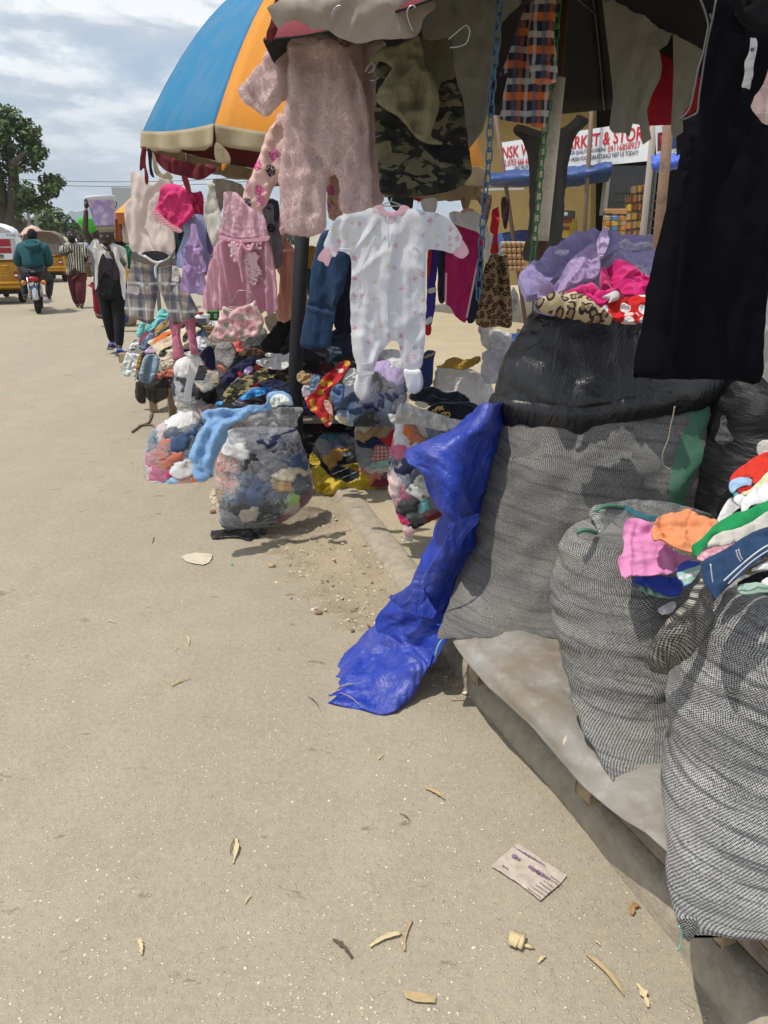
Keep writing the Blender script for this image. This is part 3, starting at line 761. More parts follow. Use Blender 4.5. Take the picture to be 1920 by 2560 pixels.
cor = MB(); p0 = P(1500,300,12.2)
for i in range(26):
    pa = px('S',1065 + i * 18,430); u,v = onplane(sh(-1.8),*pa); u2,v2 = onplane(sh(-1.8),px('S',1065,1120)[0],610)
    c = sh(-1.8)[0] + SF[2] * u + SF[3] * ((v + v2) / 2); cor.box(c,(.045,.03,abs(v - v2)),SY,bev=.012)
cor.wbuild('corrugated_sheet',tin_m,shop)
slab('jamb',[('S') and (1060,440),(1090,440),(1040,900),(1005,900)],sh(-.6),plain('pale_post',(.42,.38,.33),.8),.07,parent=shop,crop='S')
# blue tarpaulin awning below the banner
tg = [[(1225,435,11.9),(1330,425,11.2),(1430,420,10.8),(1530,408,10.3)],[(1225,452,11.6),(1330,445,11.0),(1430,442,10.6),(1530,425,10.2)],
      [(1225,462,12.3),(1330,462,11.8),(1430,462,11.3),(1520,448,11.0)],[(1225,450,13.2),(1330,450,12.9),(1430,448,12.6),(1510,440,12.3)]]
sheet('tarp_awning','sagging blue tarpaulin stretched beneath the provision banner','tarpaulin',tg,blue_tarp_far,(40,16),.01,.03,3)
sheet('tarp_awning','low blue tarpaulin spread behind the stacked water packs','tarpaulin',[[(1230,590,13),(1330,578,12.4),(1500,590,11.5)],[(1230,598,12.5),(1330,596,11.9),(1500,606,11)],[(1225,612,12.2),(1330,612,11.5),(1500,616,10.8)]],blue_tarp_far,(30,12),.01,.03,3)
# posts
for (x0,y0,x1,y1,D,r,mt,lab) in [(1245,330,1284,600,11.6,.03,steel_brown,'thin rusty steel post before the yellow wall'),(1478,300,1459,600,10.5,.028,steel_brown,'thin knotted steel post before the dark doorway'),
                                   (1632,345,1606,600,8.2,.032,plain('pale_pole',(.33,.29,.25),.8),'straight grey pole between the snack rack and the brown pole'),(1672,310,1640,650,6.6,.04,wood('brown_pole',(.25,.15,.09),(.17,.10,.06)),'brown wooden pole standing behind the lilac fleece heap')]:
    a,b = P(x0,y0,D),P(x1,y1,D); d = (a - b) / (a.z - b.z); foot = b - d * (b.z - .08); top = a + d * .6
    tag(MB().tube([foot,top],r,10).wbuild('support_pole',mt,smooth=True),lab,'pole','poles of the provision shop')
# banner
ban = empty('shop_banner',P(1440,430,11),'white banner with red and black market lettering hung above the shop','banner',rz=0)
slab('vinyl_sheet',[(50,215),(250,185),(760,108),(1080,60),(1490,-20),(1455,385),(680,462),(80,522)],SF,white_vinyl,.02,crop='S',parent=ban)
BF = sh(.026)
def W(x0,x1,y,crop='S'):
    a,b = onplane(BF,*px(crop,x0,y)),onplane(BF,*px(crop,x1,y)); return abs(b[0] - a[0])
def banner_text(t,x0,y0,x1,y1,hpx,m_,bold=.0):
    """from lower left pixel (x0,y0) to lower right (x1,y1) of crop S, height in crop pixels at the left end"""
    p0,p1 = onplane(BF,*px('S',x0,y0)),onplane(BF,*px('S',x1,y1)); q = onplane(BF,*px('S',x0,y0 - hpx))
    wd = math.hypot(p1[0] - p0[0],p1[1] - p0[1]); lettering(t,BF,x0,y0,math.hypot(q[0] - p0[0],q[1] - p0[1]),m_,ban,'S',wd,0.0,ang=math.atan2(p1[1] - p0[1],p1[0] - p0[0]),bold=bold)
banner_text('NSK WORLD MARKET & STORE',58,368,1440,182,110,red_ink,.02)
banner_text('TEL:0703 666 601',38,440,330,415,62,red_ink,.012)
banner_text('\u2022 BEST PRICES',165,468,300,455,30,black_ink,.012)
banner_text('FOR QUALITY PROVISIONS',690,338,1032,300,42,black_ink,.012)
banner_text('09116858927',1050,308,1355,262,60,red_ink,.012)
banner_text('\u2022 FRESH FOOD,GREAT DEALS VISIT US TODAY!',690,402,1335,335,46,black_ink,.012)
# second poster,right of the banner
pf = frame(1680,340,8.0,R(-20)); po = empty('shop_poster',P(1680,395,8.0),'white poster with red picture panels beside the brown pole','poster')
slab('sheet',[(1500,30),(1700,10),(1700,325),(1510,338)],pf,white_vinyl,.02,crop='S',parent=po)
slab('picture',[(1525,125),(1605,110),(1612,285),(1522,295)],pf,plain('maroon_print',(.16,.02,.03),.5),.004,.021,po,'S')
slab('picture',[(1545,160),(1600,140),(1605,215),(1560,225)],pf,plain('red_print',(.6,.05,.04),.5),.004,.026,po,'S')
slab('picture',[(1565,60),(1610,50),(1610,100),(1570,105)],pf,grey_ink,.004,.021,po,'S')
slab('picture',[(1630,130),(1700,120),(1700,270),(1625,278)],pf,plain('navy_print',(.03,.05,.16),.5),.004,.021,po,'S')
lettering('0707',frame(1684,383,7.9,R(-20)),238,2038,.035,black_ink,po,'T',.13)
sheet('plastic_wrap','crumpled blue plastic tied up below the poster','plastic sheet',[[(1630,400,7.6),(1660,392,7.5),(1700,396,7.4)],[(1634,418,7.4),(1662,410,7.3),(1700,408,7.2)],[(1640,424,7.6),(1655,422,7.5),(1700,414,7.4)]],glossy_plastic('bright_blue_plastic',(.05,.12,.6),.35),(24,12),.01,.04,8)
# goods
def crate(name,label,cat,x0,y0,x1,y1,D,mt,yaw,dep=.3,parts=(),group=None):
    a,b = P(x0,y1,D),P(x1,y0,D); w = abs(b.x - a.x) / max(.5,math.cos(yaw)); h = b.z - a.z
    t = empty(name,Vector(((a.x + b.x) / 2,D + dep / 2,a.z)),label,cat,group,yaw)
    MB().box((0,0,h / 2),(w,dep,h),bev=.01).build('body',mt,t)
    for (nm,cx,cz,ww,hh,m2) in parts: MB().box((cx * w / 2,-dep / 2 - .004,cz * h),(ww * w,.012,hh * h)).build(nm,m2,t)
    return t
card = plain('brown_card',(.33,.22,.12),.85); ycard = plain('yellow_card',(.50,.36,.05),.8); maroon = plain('maroon_ink',(.18,.03,.02),.6)
t = crate('carton','yellow carton with maroon print standing before the yellow wall','carton',1408,548,1441,596,11.0,ycard,R(-30),.35)
cf = frame(1408,590,10.8,R(-30))
MB().box((0,-.19,.22),(.24,.01,.05)).build('printed_band',maroon,t); MB().box((0,-.19,.13),(.2,.01,.04)).build('printed_band',maroon,t)
crate('carton','grey open carton stacked on the yellow carton','carton',1410,526,1436,547,11.0,plain('grey_card',(.12,.11,.10),.8),R(-30),.3,(('label',.5,.6,.3,.4,white_vinyl),))
cart2 = empty('snack_rack',P(1536,604,9.6),'wire rack of small yellow and orange snack packets in the doorway','snack rack')
wire = plain('dark_wire',(.06,.06,.06),.5,.5)
pk = [plain('packet_yellow',(.60,.38,.05),.4),plain('packet_orange',(.50,.20,.05),.4),plain('packet_blue',(.10,.22,.40),.4),plain('packet_tan',(.40,.28,.16),.4)]
o0 = cart2.location
def atl(x,y,D): return P(x,y,D) - o0
m = MB()
for x in (1510,1530,1549,1564): m.tube([atl(x,530,9.6),atl(x - 4,610,9.6)],.008,6)
for y in (532,556,580,604): m.tube([atl(1508,y + 3,9.6),atl(1565,y,9.6)],.008,6)
m.build('wire_frame',wire,cart2)
MB().box(atl(1539,529,9.6),(.27,.06,.06),R(-25),bev=.005).build('header_card',plain('header_card',(.45,.22,.08),.6),cart2)
kk = 0
for r_ in range(5):
    for c_ in range(3):
        q = atl(1517 + c_ * 20 - r_ * .8,546 + r_ * 12.5,9.55); kk += 1
        MB().box(q,(.085,.04,.058),R(-20 + 7 * rs.randn()),0,.05 * rs.randn(),bev=.008).build('packet',pk[(kk * 7 + r_) % 4],cart2)
gs = empty('goods_shelf',P(1590,604,10.4),'shelf of orange and brown packets stacked inside the shop','goods shelf'); o0 = gs.location
for r_ in range(6):
    q = atl(1590,482 + r_ * 22,10.4); MB().box(q,(.5,.2,.015),R(-40)).build('shelf_board',plain('shelf_dark',(.10,.07,.05),.8),gs)
    for c_ in range(4):
        if r_ < 1 and c_ < 1: continue
        q = atl(1572 + c_ * 12,474 + r_ * 22 - (c_ - 1.5) * 1.2,10.3)
        MB().box(q,(.075,.06,.09),R(-40 + 9 * rs.randn()),bev=.012).build('packet',[pk[1],pk[3],pk[0],plain('packet_brown',(.22,.10,.05),.5)][(r_ * 3 + c_ * 5) % 4],gs)
# stacked packs of bottled water: each pack a shrink wrapped block of bottles
wtop = plain('bottle_brown',(.42,.26,.13),.35); wrap = plain('pack_blue',(.10,.28,.50),.3)
i = 0; lab = ['topmost','second','third','fourth','lowest']
for r_ in range(5):
    x0,x1,y0,y1 = 1253 + r_ * 1.5,1316 - r_ * .5,603 + r_ * 15,618 + r_ * 15
    D = 9.0; a,b = P(x0,y1,D),P(x1,y0,D); w,h = b.x - a.x,b.z - a.z
    t = empty('drink_pack',Vector(((a.x + b.x) / 2,D,a.z)),lab[r_] + ' pack of brown bottles in blue wrap in the stack beside the leopard coat','drink pack','stacked drink packs')
    MB().box((0,.12,h * .5),(w * .98,.2,h * .93),bev=.01).build('wrap',wrap,t)
    for c_ in range(5):
        MB().lathe([(.0,0),(.027,.004),(.028,h * .75),(.02,h * .95),(0,h * .97)],(-w / 2 + w * (c_ + .5) / 5,.0,0),10).build('bottle',wtop,t,smooth=True)
a = P(1283,700,9.2)
tag(MB().box((a.x + .1,9.2,.27),(.6,.6,.36),bev=.02).wbuild('packing_crate',blue_tarp_far),'dark blue crate carrying the stack of drink packs','crate')
# ------------------------------------------------------------------ parasols
def parasol(name,label,c,Rr,hem,dome,tilt,rot,outs,ins,val,drop,base_z=.08,pole_r=.022,pole_mat=None,ng=8,skip=(),vskip=(),group=None,lean=(0,0),sag=.06,pole=True,power=1.55):
    """c: foot of the pole; each gore a closed two-faced panel, each stretch of valance, rib and the pole a part"""
    t = empty(name,Vector(c),label,'parasol',group)
    M = Matrix.Translation((lean[0],lean[1],hem)) @ Matrix.Rotation(rot,4,'Z') @ Matrix.Rotation(tilt[0],4,'X') @ Matrix.Rotation(tilt[1],4,'Y')
    def rib(i,f):
        a = 2 * math.pi * i / ng; r = Rr * f; z = dome * (1 - f ** power); return Vector((math.cos(a) * r,math.sin(a) * r,z))
    for i in range(ng):
        if i in skip: continue
        V = []; F = []; nu,nv = 13,16; uv = []
        for k,off in enumerate((0,-.008)):
            for a in range(nv):
                f = .02 + .98 * a / (nv - 1)
                for b in range(nu):
                    s = b / (nu - 1); q = rib(i,f).lerp(rib(i + 1,f),s); bow_ = 4 * s * (1 - s)
                    q.z -= sag * bow_ * f * (1 - .4 * f); w = fbm(np.array([[s * 3 + i * 7,f * 9,1.0]]),3)[0] * .014 * f * bow_ ** .5
                    q.z += off + w; V.append(M @ q); uv.append((s * Rr * .77 * f,f * Rr))
        N = nu * nv
        for a in range(nv - 1):
            for b in range(nu - 1):
                k = a * nu + b; F.append((k,k + nu,k + nu + 1,k + 1)); F.append((N + k,N + k + 1,N + k + nu + 1,N + k + nu))
        nf = len(F); bd = [b for b in range(nu)] + [a * nu + nu - 1 for a in range(1,nv)] + [(nv - 1) * nu + b for b in range(nu - 2,-1,-1)] + [a * nu for a in range(nv - 2,0,-1)]
        for j in range(len(bd)): x,y = bd[j],bd[(j + 1) % len(bd)]; F.append((x,y,N + y,N + x))
        MI = [0 if j % 2 == 0 and j < nf else 1 for j in range(len(F))]
        mobj('canopy_panel',mesh(V,F,uv,MI),t,None,[outs[i % len(outs)],ins[i % len(ins)]])
        if i in vskip or not drop: continue
        V = []; F = []; uv = []; nu,nv = 27,6
        for k,off in enumerate((0,.006)):
            for a in range(nv):
                for b in range(nu):
                    s = b / (nu - 1); q = rib(i,1).lerp(rib(i + 1,1),s); q.z -= sag * .6 * 4 * s * (1 - s)
                    q = M @ q; f = a / (nv - 1); out_ = Vector((math.cos(2 * math.pi * (i + .5) / ng),math.sin(2 * math.pi * (i + .5) / ng),0)); out_ = (M.to_3x3() @ out_)
                    dr_ = drop * (1 + .22 * fbm(np.array([[s * 4 + i * 5,2.2,0]]),3)[0])
                    q += Vector((0,0,-dr_ * f)) + out_ * (.02 * f * math.sin(s * 19 + i * 2) + .012 * fbm(np.array([[s * 8 + i * 3,f * 2,5.]]),2)[0] * f + off + .004)
                    V.append(q); uv.append((s * Rr * .77,-f * drop))
        N = nu * nv
        for a in range(nv - 1):
            for b in range(nu - 1):
                k = a * nu + b; F.append((k,k + 1,k + nu + 1,k + nu)); F.append((N + k,N + k + nu,N + k + nu + 1,N + k + 1))
        bd = [b for b in range(nu)] + [a * nu + nu - 1 for a in range(1,nv)] + [(nv - 1) * nu + b for b in range(nu - 2,-1,-1)] + [a * nu for a in range(nv - 2,0,-1)]
        for j in range(len(bd)): x,y = bd[j],bd[(j + 1) % len(bd)]; F.append((y,x,N + x,N + y))
        mobj('valance',mesh(V,F,uv),t,None,val[i % len(val)])
    for i in range(ng):
        m = MB(); m.tube([M @ (rib(i,f) + Vector((0,0,-.022))) for f in np.linspace(.03,.99,10)],.0065,6)
        m.tube([M @ (rib(i,.55) + Vector((0,0,-.03))),M @ Vector((0,0,dome * .45))],.005,6); m.build('rib',dark_wire,t,smooth=True)
    if pole: MB().tube([(0,0,0),M @ Vector((0,0,dome * .98))],pole_r,12).build('pole',pole_mat or dark_wire,t,smooth=True)
    return t
dark_wire = plain('dark_rib_wire',(.05,.05,.05),.5,.6)
cv_blue = F_('canvas_blue',(.025,.215,.42),rough=.65,wr=.4,wrs=5,trans=.12,dust=.22); cv_orange = F_('canvas_orange',(.85,.33,.035),rough=.65,wr=.4,wrs=5,trans=.15,dust=.2)
cv_beige = F_('canvas_beige',(.40,.32,.20),rough=.8,dust=.3); cv_taupe = F_('canvas_taupe',(.34,.28,.225),rough=.6,wr=.15,wrs=5,trans=.05)
cv_red = F_('canvas_burgundy',(.17,.012,.018),rough=.7); cv_grey = F_('canvas_grey_green',(.36,.365,.325),rough=.8,dust=.12,trans=.12); cv_black = F_('canvas_black',(.012,.012,.014),rough=.85,sheen=.05)
cv_lining = F_('canvas_maroon_lining',(.13,.015,.022),rough=.8); cv_white = F_('canvas_off_white',(.55,.50,.42),rough=.8)

# blue and orange parasol over the far stall
pc = P(812,700,5.7)
big = parasol('market_parasol','large blue and orange market parasol with torn beige hem over the children\'s clothes',(pc.x,5.75,0),1.17,2.067,1.10,(R(0),R(6.4)),R(19),[cv_orange,cv_blue,cv_orange,cv_blue,cv_blue,cv_orange,cv_orange,cv_blue],
        [cv_lining],[cv_beige],.11,sag=.03,pole_mat=plain('black_pole_paint',(.012,.012,.016),.6),group='market parasols',power=2.5,pole=False)
cloth('liner_rag',None,None,[(480,1000),(520,1010),(610,1085),(640,1110),(700,1118),(860,1090),(890,1120),(830,1165),(730,1148),(650,1130),(560,1072),(500,1030)][0:0] or [(965,975),(1100,1020),(1280,1062),(1395,1075),(1395,1120),(1290,1165),(1180,1140),(1080,1110),(1010,1040)],4.75,cv_lining,crop='A',fold=.02,parent=big,yaw=-6)
for (pp,D,mm,lab) in [([(920,960),(950,965),(945,1060),(965,1150),(955,1195),(940,1180),(935,1090),(905,1105)],4.4,cv_red,0),([(955,965),(985,985),(985,1080),(1000,1150),(975,1130),(965,1060)],4.42,cv_black,0),
                         ([(985,990),(1005,1010),(1030,1100),(1060,1130),(1090,1110),(1120,1160),(1040,1150),(1000,1110)],4.5,cv_beige,0),([(1175,1140),(1215,1150),(1240,1240),(1228,1262),(1200,1215)],4.6,cv_red,0),
                         ([(1440,1060),(1470,1070),(1440,1110)],4.7,cv_orange,0),([(1400,920),(1480,990),(1490,1060),(1400,1040)],4.05,cv_beige,0)]:
    cloth('torn_strip',None,None,pp,D,mm,crop='A',fold=.006,parent=big,t=.004,res=26)

# near parasol over the sacks: black inside,torn grey lining
nc = P(1350,620,3.75)
pole_white = plain('chipped_white_paint',(.66,.60,.50),.7,0,30,.2,.2,.3,((.12,.06,.035),.4))
near = parasol('market_parasol','dark parasol with torn grey lining overhead, on a chipped white pole behind the sacks',(nc.x - .02,3.75,.1),1.30,2.17,.62,(R(0),R(0)),R(22),[cv_red],[cv_black],[cv_taupe],.16,pole_r=.024,pole_mat=plain('rusty_pole',(.10,.045,.028),.8,0,20,.4,.5),vskip=(0,1,2,3,4,5,6,7),group='market parasols',lean=(.06,0),sag=.05)
def inpar(t,o): pass
pa,pb = P(1393,195,3.6),P(1352,602,3.6)
x_ = world_obj('painted_sleeve',MB().tube([pb,pa],.034,12).v,MB().tube([pb,pa],.034,12).f,pole_white,near)
cloth('lining_panel',None,None,[(0,0),(240,0),(130,130),(118,260),(60,520),(20,740),(-15,790),(-60,850),(-90,860),(-110,700),(-170,520),(-280,420),(-330,0)],4.05,cv_grey,crop='C',fold=.012,parent=near,t=.004,yaw=8)
cloth('lining_panel',None,None,[(702,0),(1282,0),(1312,120),(1300,200),(1270,330),(1240,480),(1210,600),(1165,665),(1168,760),(1110,800),(1098,740),(1108,560),(1112,400),(1107,188),(1075,260),(1032,290),(1048,380),(1040,450),(985,560),(960,640),(985,800),(935,835),(915,720),(880,712),(860,790),(835,765),(765,765),(745,740),(765,560),(760,470)],4.3,cv_grey,crop='C',fold=.010,parent=near,t=.004,sharp=True,res=60)
cloth('outer_panel',None,None,[(985,220),(1300,180),(1290,640),(1160,670),(1105,690),(1102,720),(970,725),(950,640),(960,500)],4.42,F_('canvas_red_shade',(.50,.015,.04),rough=.7,trans=.1),crop='C',fold=.004,parent=near,t=.004,sharp=True)
cloth('valance',None,None,[(335,0),(1240,0),(1232,95),(1210,130),(1190,190),(1130,232),(1020,248),(930,240),(880,258),(820,272),(770,262),(700,232),(650,195),(590,182),(540,188),(500,160),(440,132),(380,140),(325,172)],2.75,cv_taupe,crop='B',fold=.012,ff=(4,3),parent=near,t=.004,yaw=14,edge=.02,creases=[((400,60),(560,90),(690,20),.016,.03),((820,110),(960,40),.015,.03),((1150,40),(1180,190),-.014,.02),((560,180),(860,60),-.012,.05)])
cloth('valance_lining',None,None,[(335,-10),(328,172),(290,255),(258,215),(290,110),(310,0)],2.85,F_('canvas_wine',(.15,.02,.02),rough=.7,trans=.1),crop='B',fold=.006,parent=near,t=.004,yaw=24,edge=.015)
for pts in ([(655,100),(665,70),(690,40),(715,35),(700,50),(675,75),(662,118)],[(1152,190),(1135,150),(1118,95),(1120,60),(1140,36),(1165,38),(1160,52)],[(865,440),(878,405),(905,385),(918,400),(910,430),(880,445)],[(890,490),(925,488),(945,470)],[(1370,240),(1440,180),(1480,155),(1500,190),(1480,260),(1430,285),(1380,290)]):
    q = [P(*px('B',x,y),2.68 if y < 300 else 3.0) for x,y in pts]
    o = MB().tube([tuple(v) for v in catmull([tuple(v) for v in q],24)],.0022,6).wbuild('tie_wire',metal_wire,near,True)

# ------------------------------------------------------------------ low wooden platform under the sacks,with its dirty plastic sheet
ed = [G(*px('L',2,20),.27),G(*px('L',370,270),.27),G(*px('L',650,580),.27),G(*px('L',1090,900),.27),G(*px('L',1660,1480),.27)]
pA,pB = G(1122,1600,.27),G(1920,2425,.27); dirp = (pB - pA).normalized(); _n = Vector((-dirp.y,dirp.x,0)); _n = _n if _n.x > 0 else -_n; pA = pA + _n * .045; pB = pB + _n * .035 + dirp * .35; Lp = (pB - pA).length
nrp = Vector((-dirp.y,dirp.x,0));
if nrp.x < 0: nrp = -nrp
rzp = math.atan2(dirp.y,dirp.x)
plat = empty('pallet_platform',Vector((pA.x,pA.y,.12)),'low weathered wooden platform carrying the woven sacks along the kerb','platform',rz=0)
def pl(u,v,z): return pA + dirp * u + nrp * v + Vector((0,0,z)) - plat.location - Vector((0,0,pA.z))
for j in range(9):
    m = MB(); m.box(pl(Lp / 2 + .02 * rs.randn(),.06 + j * .125,.255),(Lp,.105,.02),rzp + .006 * rs.randn(),bev=.003); m.build('deck_plank',wood_grey if j % 3 else wood_pale,plat)
for v in (.03,.55,1.05):
    MB().box(pl(Lp / 2,v,.215),(Lp,.04,.055),rzp,bev=.004).build('runner',wood_grey,plat)
for u in (.06,.70,1.18,Lp - .06):
    for v in (.05,1.0): MB().box(pl(u,v,.155),(.07,.06,.07),rzp,bev=.004).build('foot_block',wood_pale,plat)
tag(MB().box(P(1108,1340,2.95) - Vector((-.02,0,.12)),(.055,.045,.34),R(20),bev=.003).wbuild('wooden_post',wood_pale),'short pale wooden post behind the hanging blue tarpaulin','post')
m_,n_ = newmat('dirty_clear_sheet'); v_ = objc(n_)
b_ = n_.mix(n_.mapr(n_.noise(v_,5,5,.6),.35,.65),(.27,.262,.24),(.22,.18,.13)); b_ = n_.mix(n_.mapr(n_.noise(v_,14,5,.65),.5,.85,0,.5),b_,(.55,.54,.52))
bp_ = n_('ShaderNodeBump',{'Height': n_.noise(v_,6,4,.5,.8),'Strength': .45,'Distance': .03}).outputs[0]
p_ = n_('ShaderNodeBsdfPrincipled',{'Base Color': b_,'Roughness': .45,'Specular IOR Level': .5,'Normal': bp_}).outputs[0]
finish(n_,n_('ShaderNodeMixShader',{0: .86,1: n_('ShaderNodeBsdfTransparent',{0: (.9,.85,.78,1)}).outputs[0],2: p_}).outputs[0]); sheet_m = m_
rows_ = []
for (u,hang,z0) in [(-.03,.0,.285),(.08,.03,.292),(.3,.045,.29),(.5,.04,.29),(.7,.05,.29),(.88,.03,.29),(1.0,.008,.29),(1.08,.004,.29)]:
    q0 = pA + dirp * u
    r_ = []
    for v,z in ((-.035 - .01 * math.sin(u * 9),z0 - hang),(-.015,z0 - hang * .35 + .004),(.03,z0 + .004),(.15,z0 + .012 + .02 * math.sin(u * 8)),(.35,z0 + .004),(.7,z0),(.98,z0)):
        q = q0 + nrp * v; r_.append((q.x,q.y,z))
    rows_.append(r_)
sheet('plastic_sheet','dusty clear plastic sheet spread over the low platform beneath the sacks','plastic sheet',rows_,sheet_m,(56,70),.003,.014,5,pixel=False)
bnd = [P(*px('L',x,y),D) for x,y,D in [(605,285,1.84),(575,275,1.82),(530,300,1.80),(495,345,1.775),(490,400,1.765),(505,465,1.76)]]
tw = Vector((.012,.018,0)); cps = catmull([tuple(v) for v in bnd],16)
tag(MB().tube([tuple(v) for v in cps],.008,6).wbuild('tape_strip',plain('pale_webbing',(.5,.40,.32),.8),smooth=True),'pale webbing strip tying the plastic sheet to the platform edge','strap')

# ------------------------------------------------------------------ woven sacks
sack_m1 = F_('sack_weave_fine',None,weave((.046,.043,.041),(.35,.335,.31),290,290,.5,8),rough=.7,spec=.35,bs=420,bd=.25,var=.3,sheen=0,wr=.5,wrs=9)
sack_m2 = F_('sack_weave_mid',None,weave((.048,.046,.046),(.45,.44,.41),290,290,.55,5),rough=.7,spec=.35,bs=420,bd=.25,var=.3,sheen=0,wr=.5,wrs=9)
sack_m3 = F_('sack_weave_coarse',None,weave((.042,.040,.048),(.54,.53,.50),290,290,.7,7),rough=.7,spec=.35,bs=420,bd=.3,var=.25,sheen=0,wr=.5,wrs=8)
green_band = F_('green_sack_band',None,stripes((.09,.21,.135),[(.006,.45,0,(.07,.17,.11))]),rough=.6,sheen=0)
def wrinkle(B,amp,cols,sd):
    """slanting pulls in the fabric of a sack"""
    X = B.reshape(-1,3); sx,sy,sz = cols
    q = np.stack([X[:,0] * sx + X[:,2] * sz * .5,X[:,1] * sx,X[:,2] * sz - X[:,0] * sy + sd],1); c = X.mean(0)
    nn = X - np.array([c[0],c[1],0]); nn[:,2] = 0; nn /= np.linalg.norm(nn,axis=1)[:,None] + 1e-9
    return (X + nn * (amp * ridged(q,3))[:,None]).reshape(B.shape)
s1 = [(965,1258,1832,2.86,.5),(1010,1252,1822,2.84,.52),(1080,1240,1806,2.82,.58),(1150,1219,1775,2.80,.66),(1240,1203,1748,2.77,.68),(1320,1188,1730,2.73,.66),(1400,1168,1715,2.66,.6),(1480,1141,1705,2.56,.5),(1540,1119,1700,2.44,.36),(1570,1108,1700,2.38,.2),(1592,1103,1698,2.34,.05)]
B,u,v = loft(s1,110,80,2.1,.006,(5,6)); B = wrinkle(B,-.03,(1.6,6,5),1.3)
th_ = np.linspace(0,2 * math.pi,110,endpoint=False) - math.pi / 2
mi = []
for i in range(79):
    for j in range(110):
        c_ = (th_[j] / 1.0); lo = .43 - i * .0028; mi.append(1 if lo < c_ + 1.5708 < lo + .26 and i < 60 else 0)
mi += [0] * 220
sackA = loft_obj('woven_sack','tall bulging grey woven sack with a green stripe and black liner at the top','sack',B,u,v,[sack_m1,green_band],group='grey woven sacks',mi=mi)
# its black liner: the bag inside stands up and its rim folds over
ln = [(800,1330,1720,2.93,.5),(788,1322,1730,2.93,.5),(780,1328,1726,2.92,.52),(792,1316,1738,2.9,.54),(830,1298,1760,2.88,.56),(875,1270,1790,2.87,.56),(915,1248,1815,2.86,.56),(950,1238,1828,2.855,.56),(970,1234,1832,2.85,.56),(990,1236,1830,2.845,.56),(1004,1244,1824,2.845,.54)]
B,u,v = loft(ln,120,60,2.1,.008,(5,7),.012)
zz_ = B[:,:,0]; lift = np.clip((B[:,:,0] - .55) / .6,0,1) ** 1.5 * .10; kf = np.clip((np.arange(60) - 30) / 25,0,1)[:,None]; B[:,:,2] += lift * kf
lin = loft_obj('black_liner',None,None,B,u,v,black_plastic,sackA,cap=(False,False)); 
rm = []; i0 = 57
V = []; F = []
for j in range(120):
    p = B[i0,j]; q = np.array([p[0] - B[i0,:,0].mean(),p[1] - B[i0,:,1].mean(),0]); q /= np.linalg.norm(q)
    r1 = .012 * fbm(np.array([[p[0] * 12,p[1] * 12,1]]),3)[0]; r2 = .014 * fbm(np.array([[p[0] * 9,p[1] * 9,7]]),3)[0]
    for (o_,z_) in ((0,.03),(.014 + r1,.014 + r2),(.022 + r1 * 1.4,-.012 + r2),(.016 + r2,-.05 + r1 * 2),(.006,-.075 + r2 * 2)): V.append(p + q * o_ + np.array([0,0,z_]))
for j in range(120):
    l = (j + 1) % 120
    for k in range(4): F.append((j * 5 + k,j * 5 + k + 1,l * 5 + k + 1,l * 5 + k))
world_obj('liner_rim',V,F,black_plastic,sackA)
thr = [P(*px('U',x,y),2.36) for x,y in [(370,640),(345,780),(310,930),(285,1080),(230,1220),(200,1320),(205,1420),(240,1480),(310,1510)]]
MB().tube([tuple(q) for q in catmull([tuple(v) for v in thr],30)],.0022,5).wbuild('loose_thread',plain('twine',(.35,.28,.2),.9),sackA,True)
tg_ = [P(*px('K',x,y),2.37) for x,y in [(905,872),(885,890),(865,930),(850,985)]]
MB().tube([tuple(q) for q in catmull([tuple(v) for v in tg_],12)],.003,5).wbuild('seam_thread',plain('green_thread',(.25,.50,.36),.8),sackA,True)

s2 = [(1322,1448,1770,2.02,.5),(1330,1436,1775,2.02,.55),(1350,1420,1778,2.02,.58),(1395,1402,1780,2.01,.6),(1470,1388,1780,1.99,.62),(1540,1392,1778,1.96,.62),(1640,1410,1772,1.9,.6),(1720,1432,1765,1.85,.56),(1810,1462,1755,1.76,.48),(1890,1500,1745,1.67,.36),(1950,1540,1738,1.6,.2),(1985,1560,1736,1.56,.05)]
B,u,v = loft(s2,110,80,2.1,.007,(6,7)); B = wrinkle(B,-.024,(1.8,3,9),4.7)
sackB = loft_obj('woven_sack','shorter grey woven sack slumped between the tall sack and the front sack, mouth rolled open','sack',B,u,v,sack_m2,group='grey woven sacks')
# its open mouth: rear lip standing up in two lobes
sheet('rolled_lip',None,None,[[(1484,1290,2.08),(1496,1268,2.10),(1530,1262,2.16),(1590,1256,2.22),(1680,1264,2.26),(1770,1285,2.26)],[(1486,1318,2.03),(1500,1300,2.06),(1540,1285,2.14),(1600,1278,2.2),(1690,1290,2.24),(1790,1310,2.25)],
       [(1490,1345,2.0),(1508,1345,2.02),(1550,1345,2.10),(1610,1340,2.16),(1700,1350,2.2),(1800,1360,2.22)],[(1496,1395,1.98),(1520,1410,1.97),(1560,1420,2.05),(1620,1420,2.12),(1700,1420,2.15),(1800,1420,2.18)]],sack_m2,(60,30),.012,.012,9,parent=sackB)
gl = [P(*px('J',x,y),D) for x,y,D in [(690,672,1.93),(720,658,1.93),(755,660,1.94),(790,672,1.96)]]
MB().tube([tuple(q) for q in catmull([tuple(v) for v in gl],14)],.007,6).wbuild('green_selvage',green_band,sackB,True)
gl = [P(*px('J',x,y),D) for x,y,D in [(782,566,2.06),(820,542,2.08),(870,536,2.11),(925,545,2.15)]]
MB().tube([tuple(q) for q in catmull([tuple(v) for v in gl],14)],.007,6).wbuild('green_selvage',green_band,sackB,True)

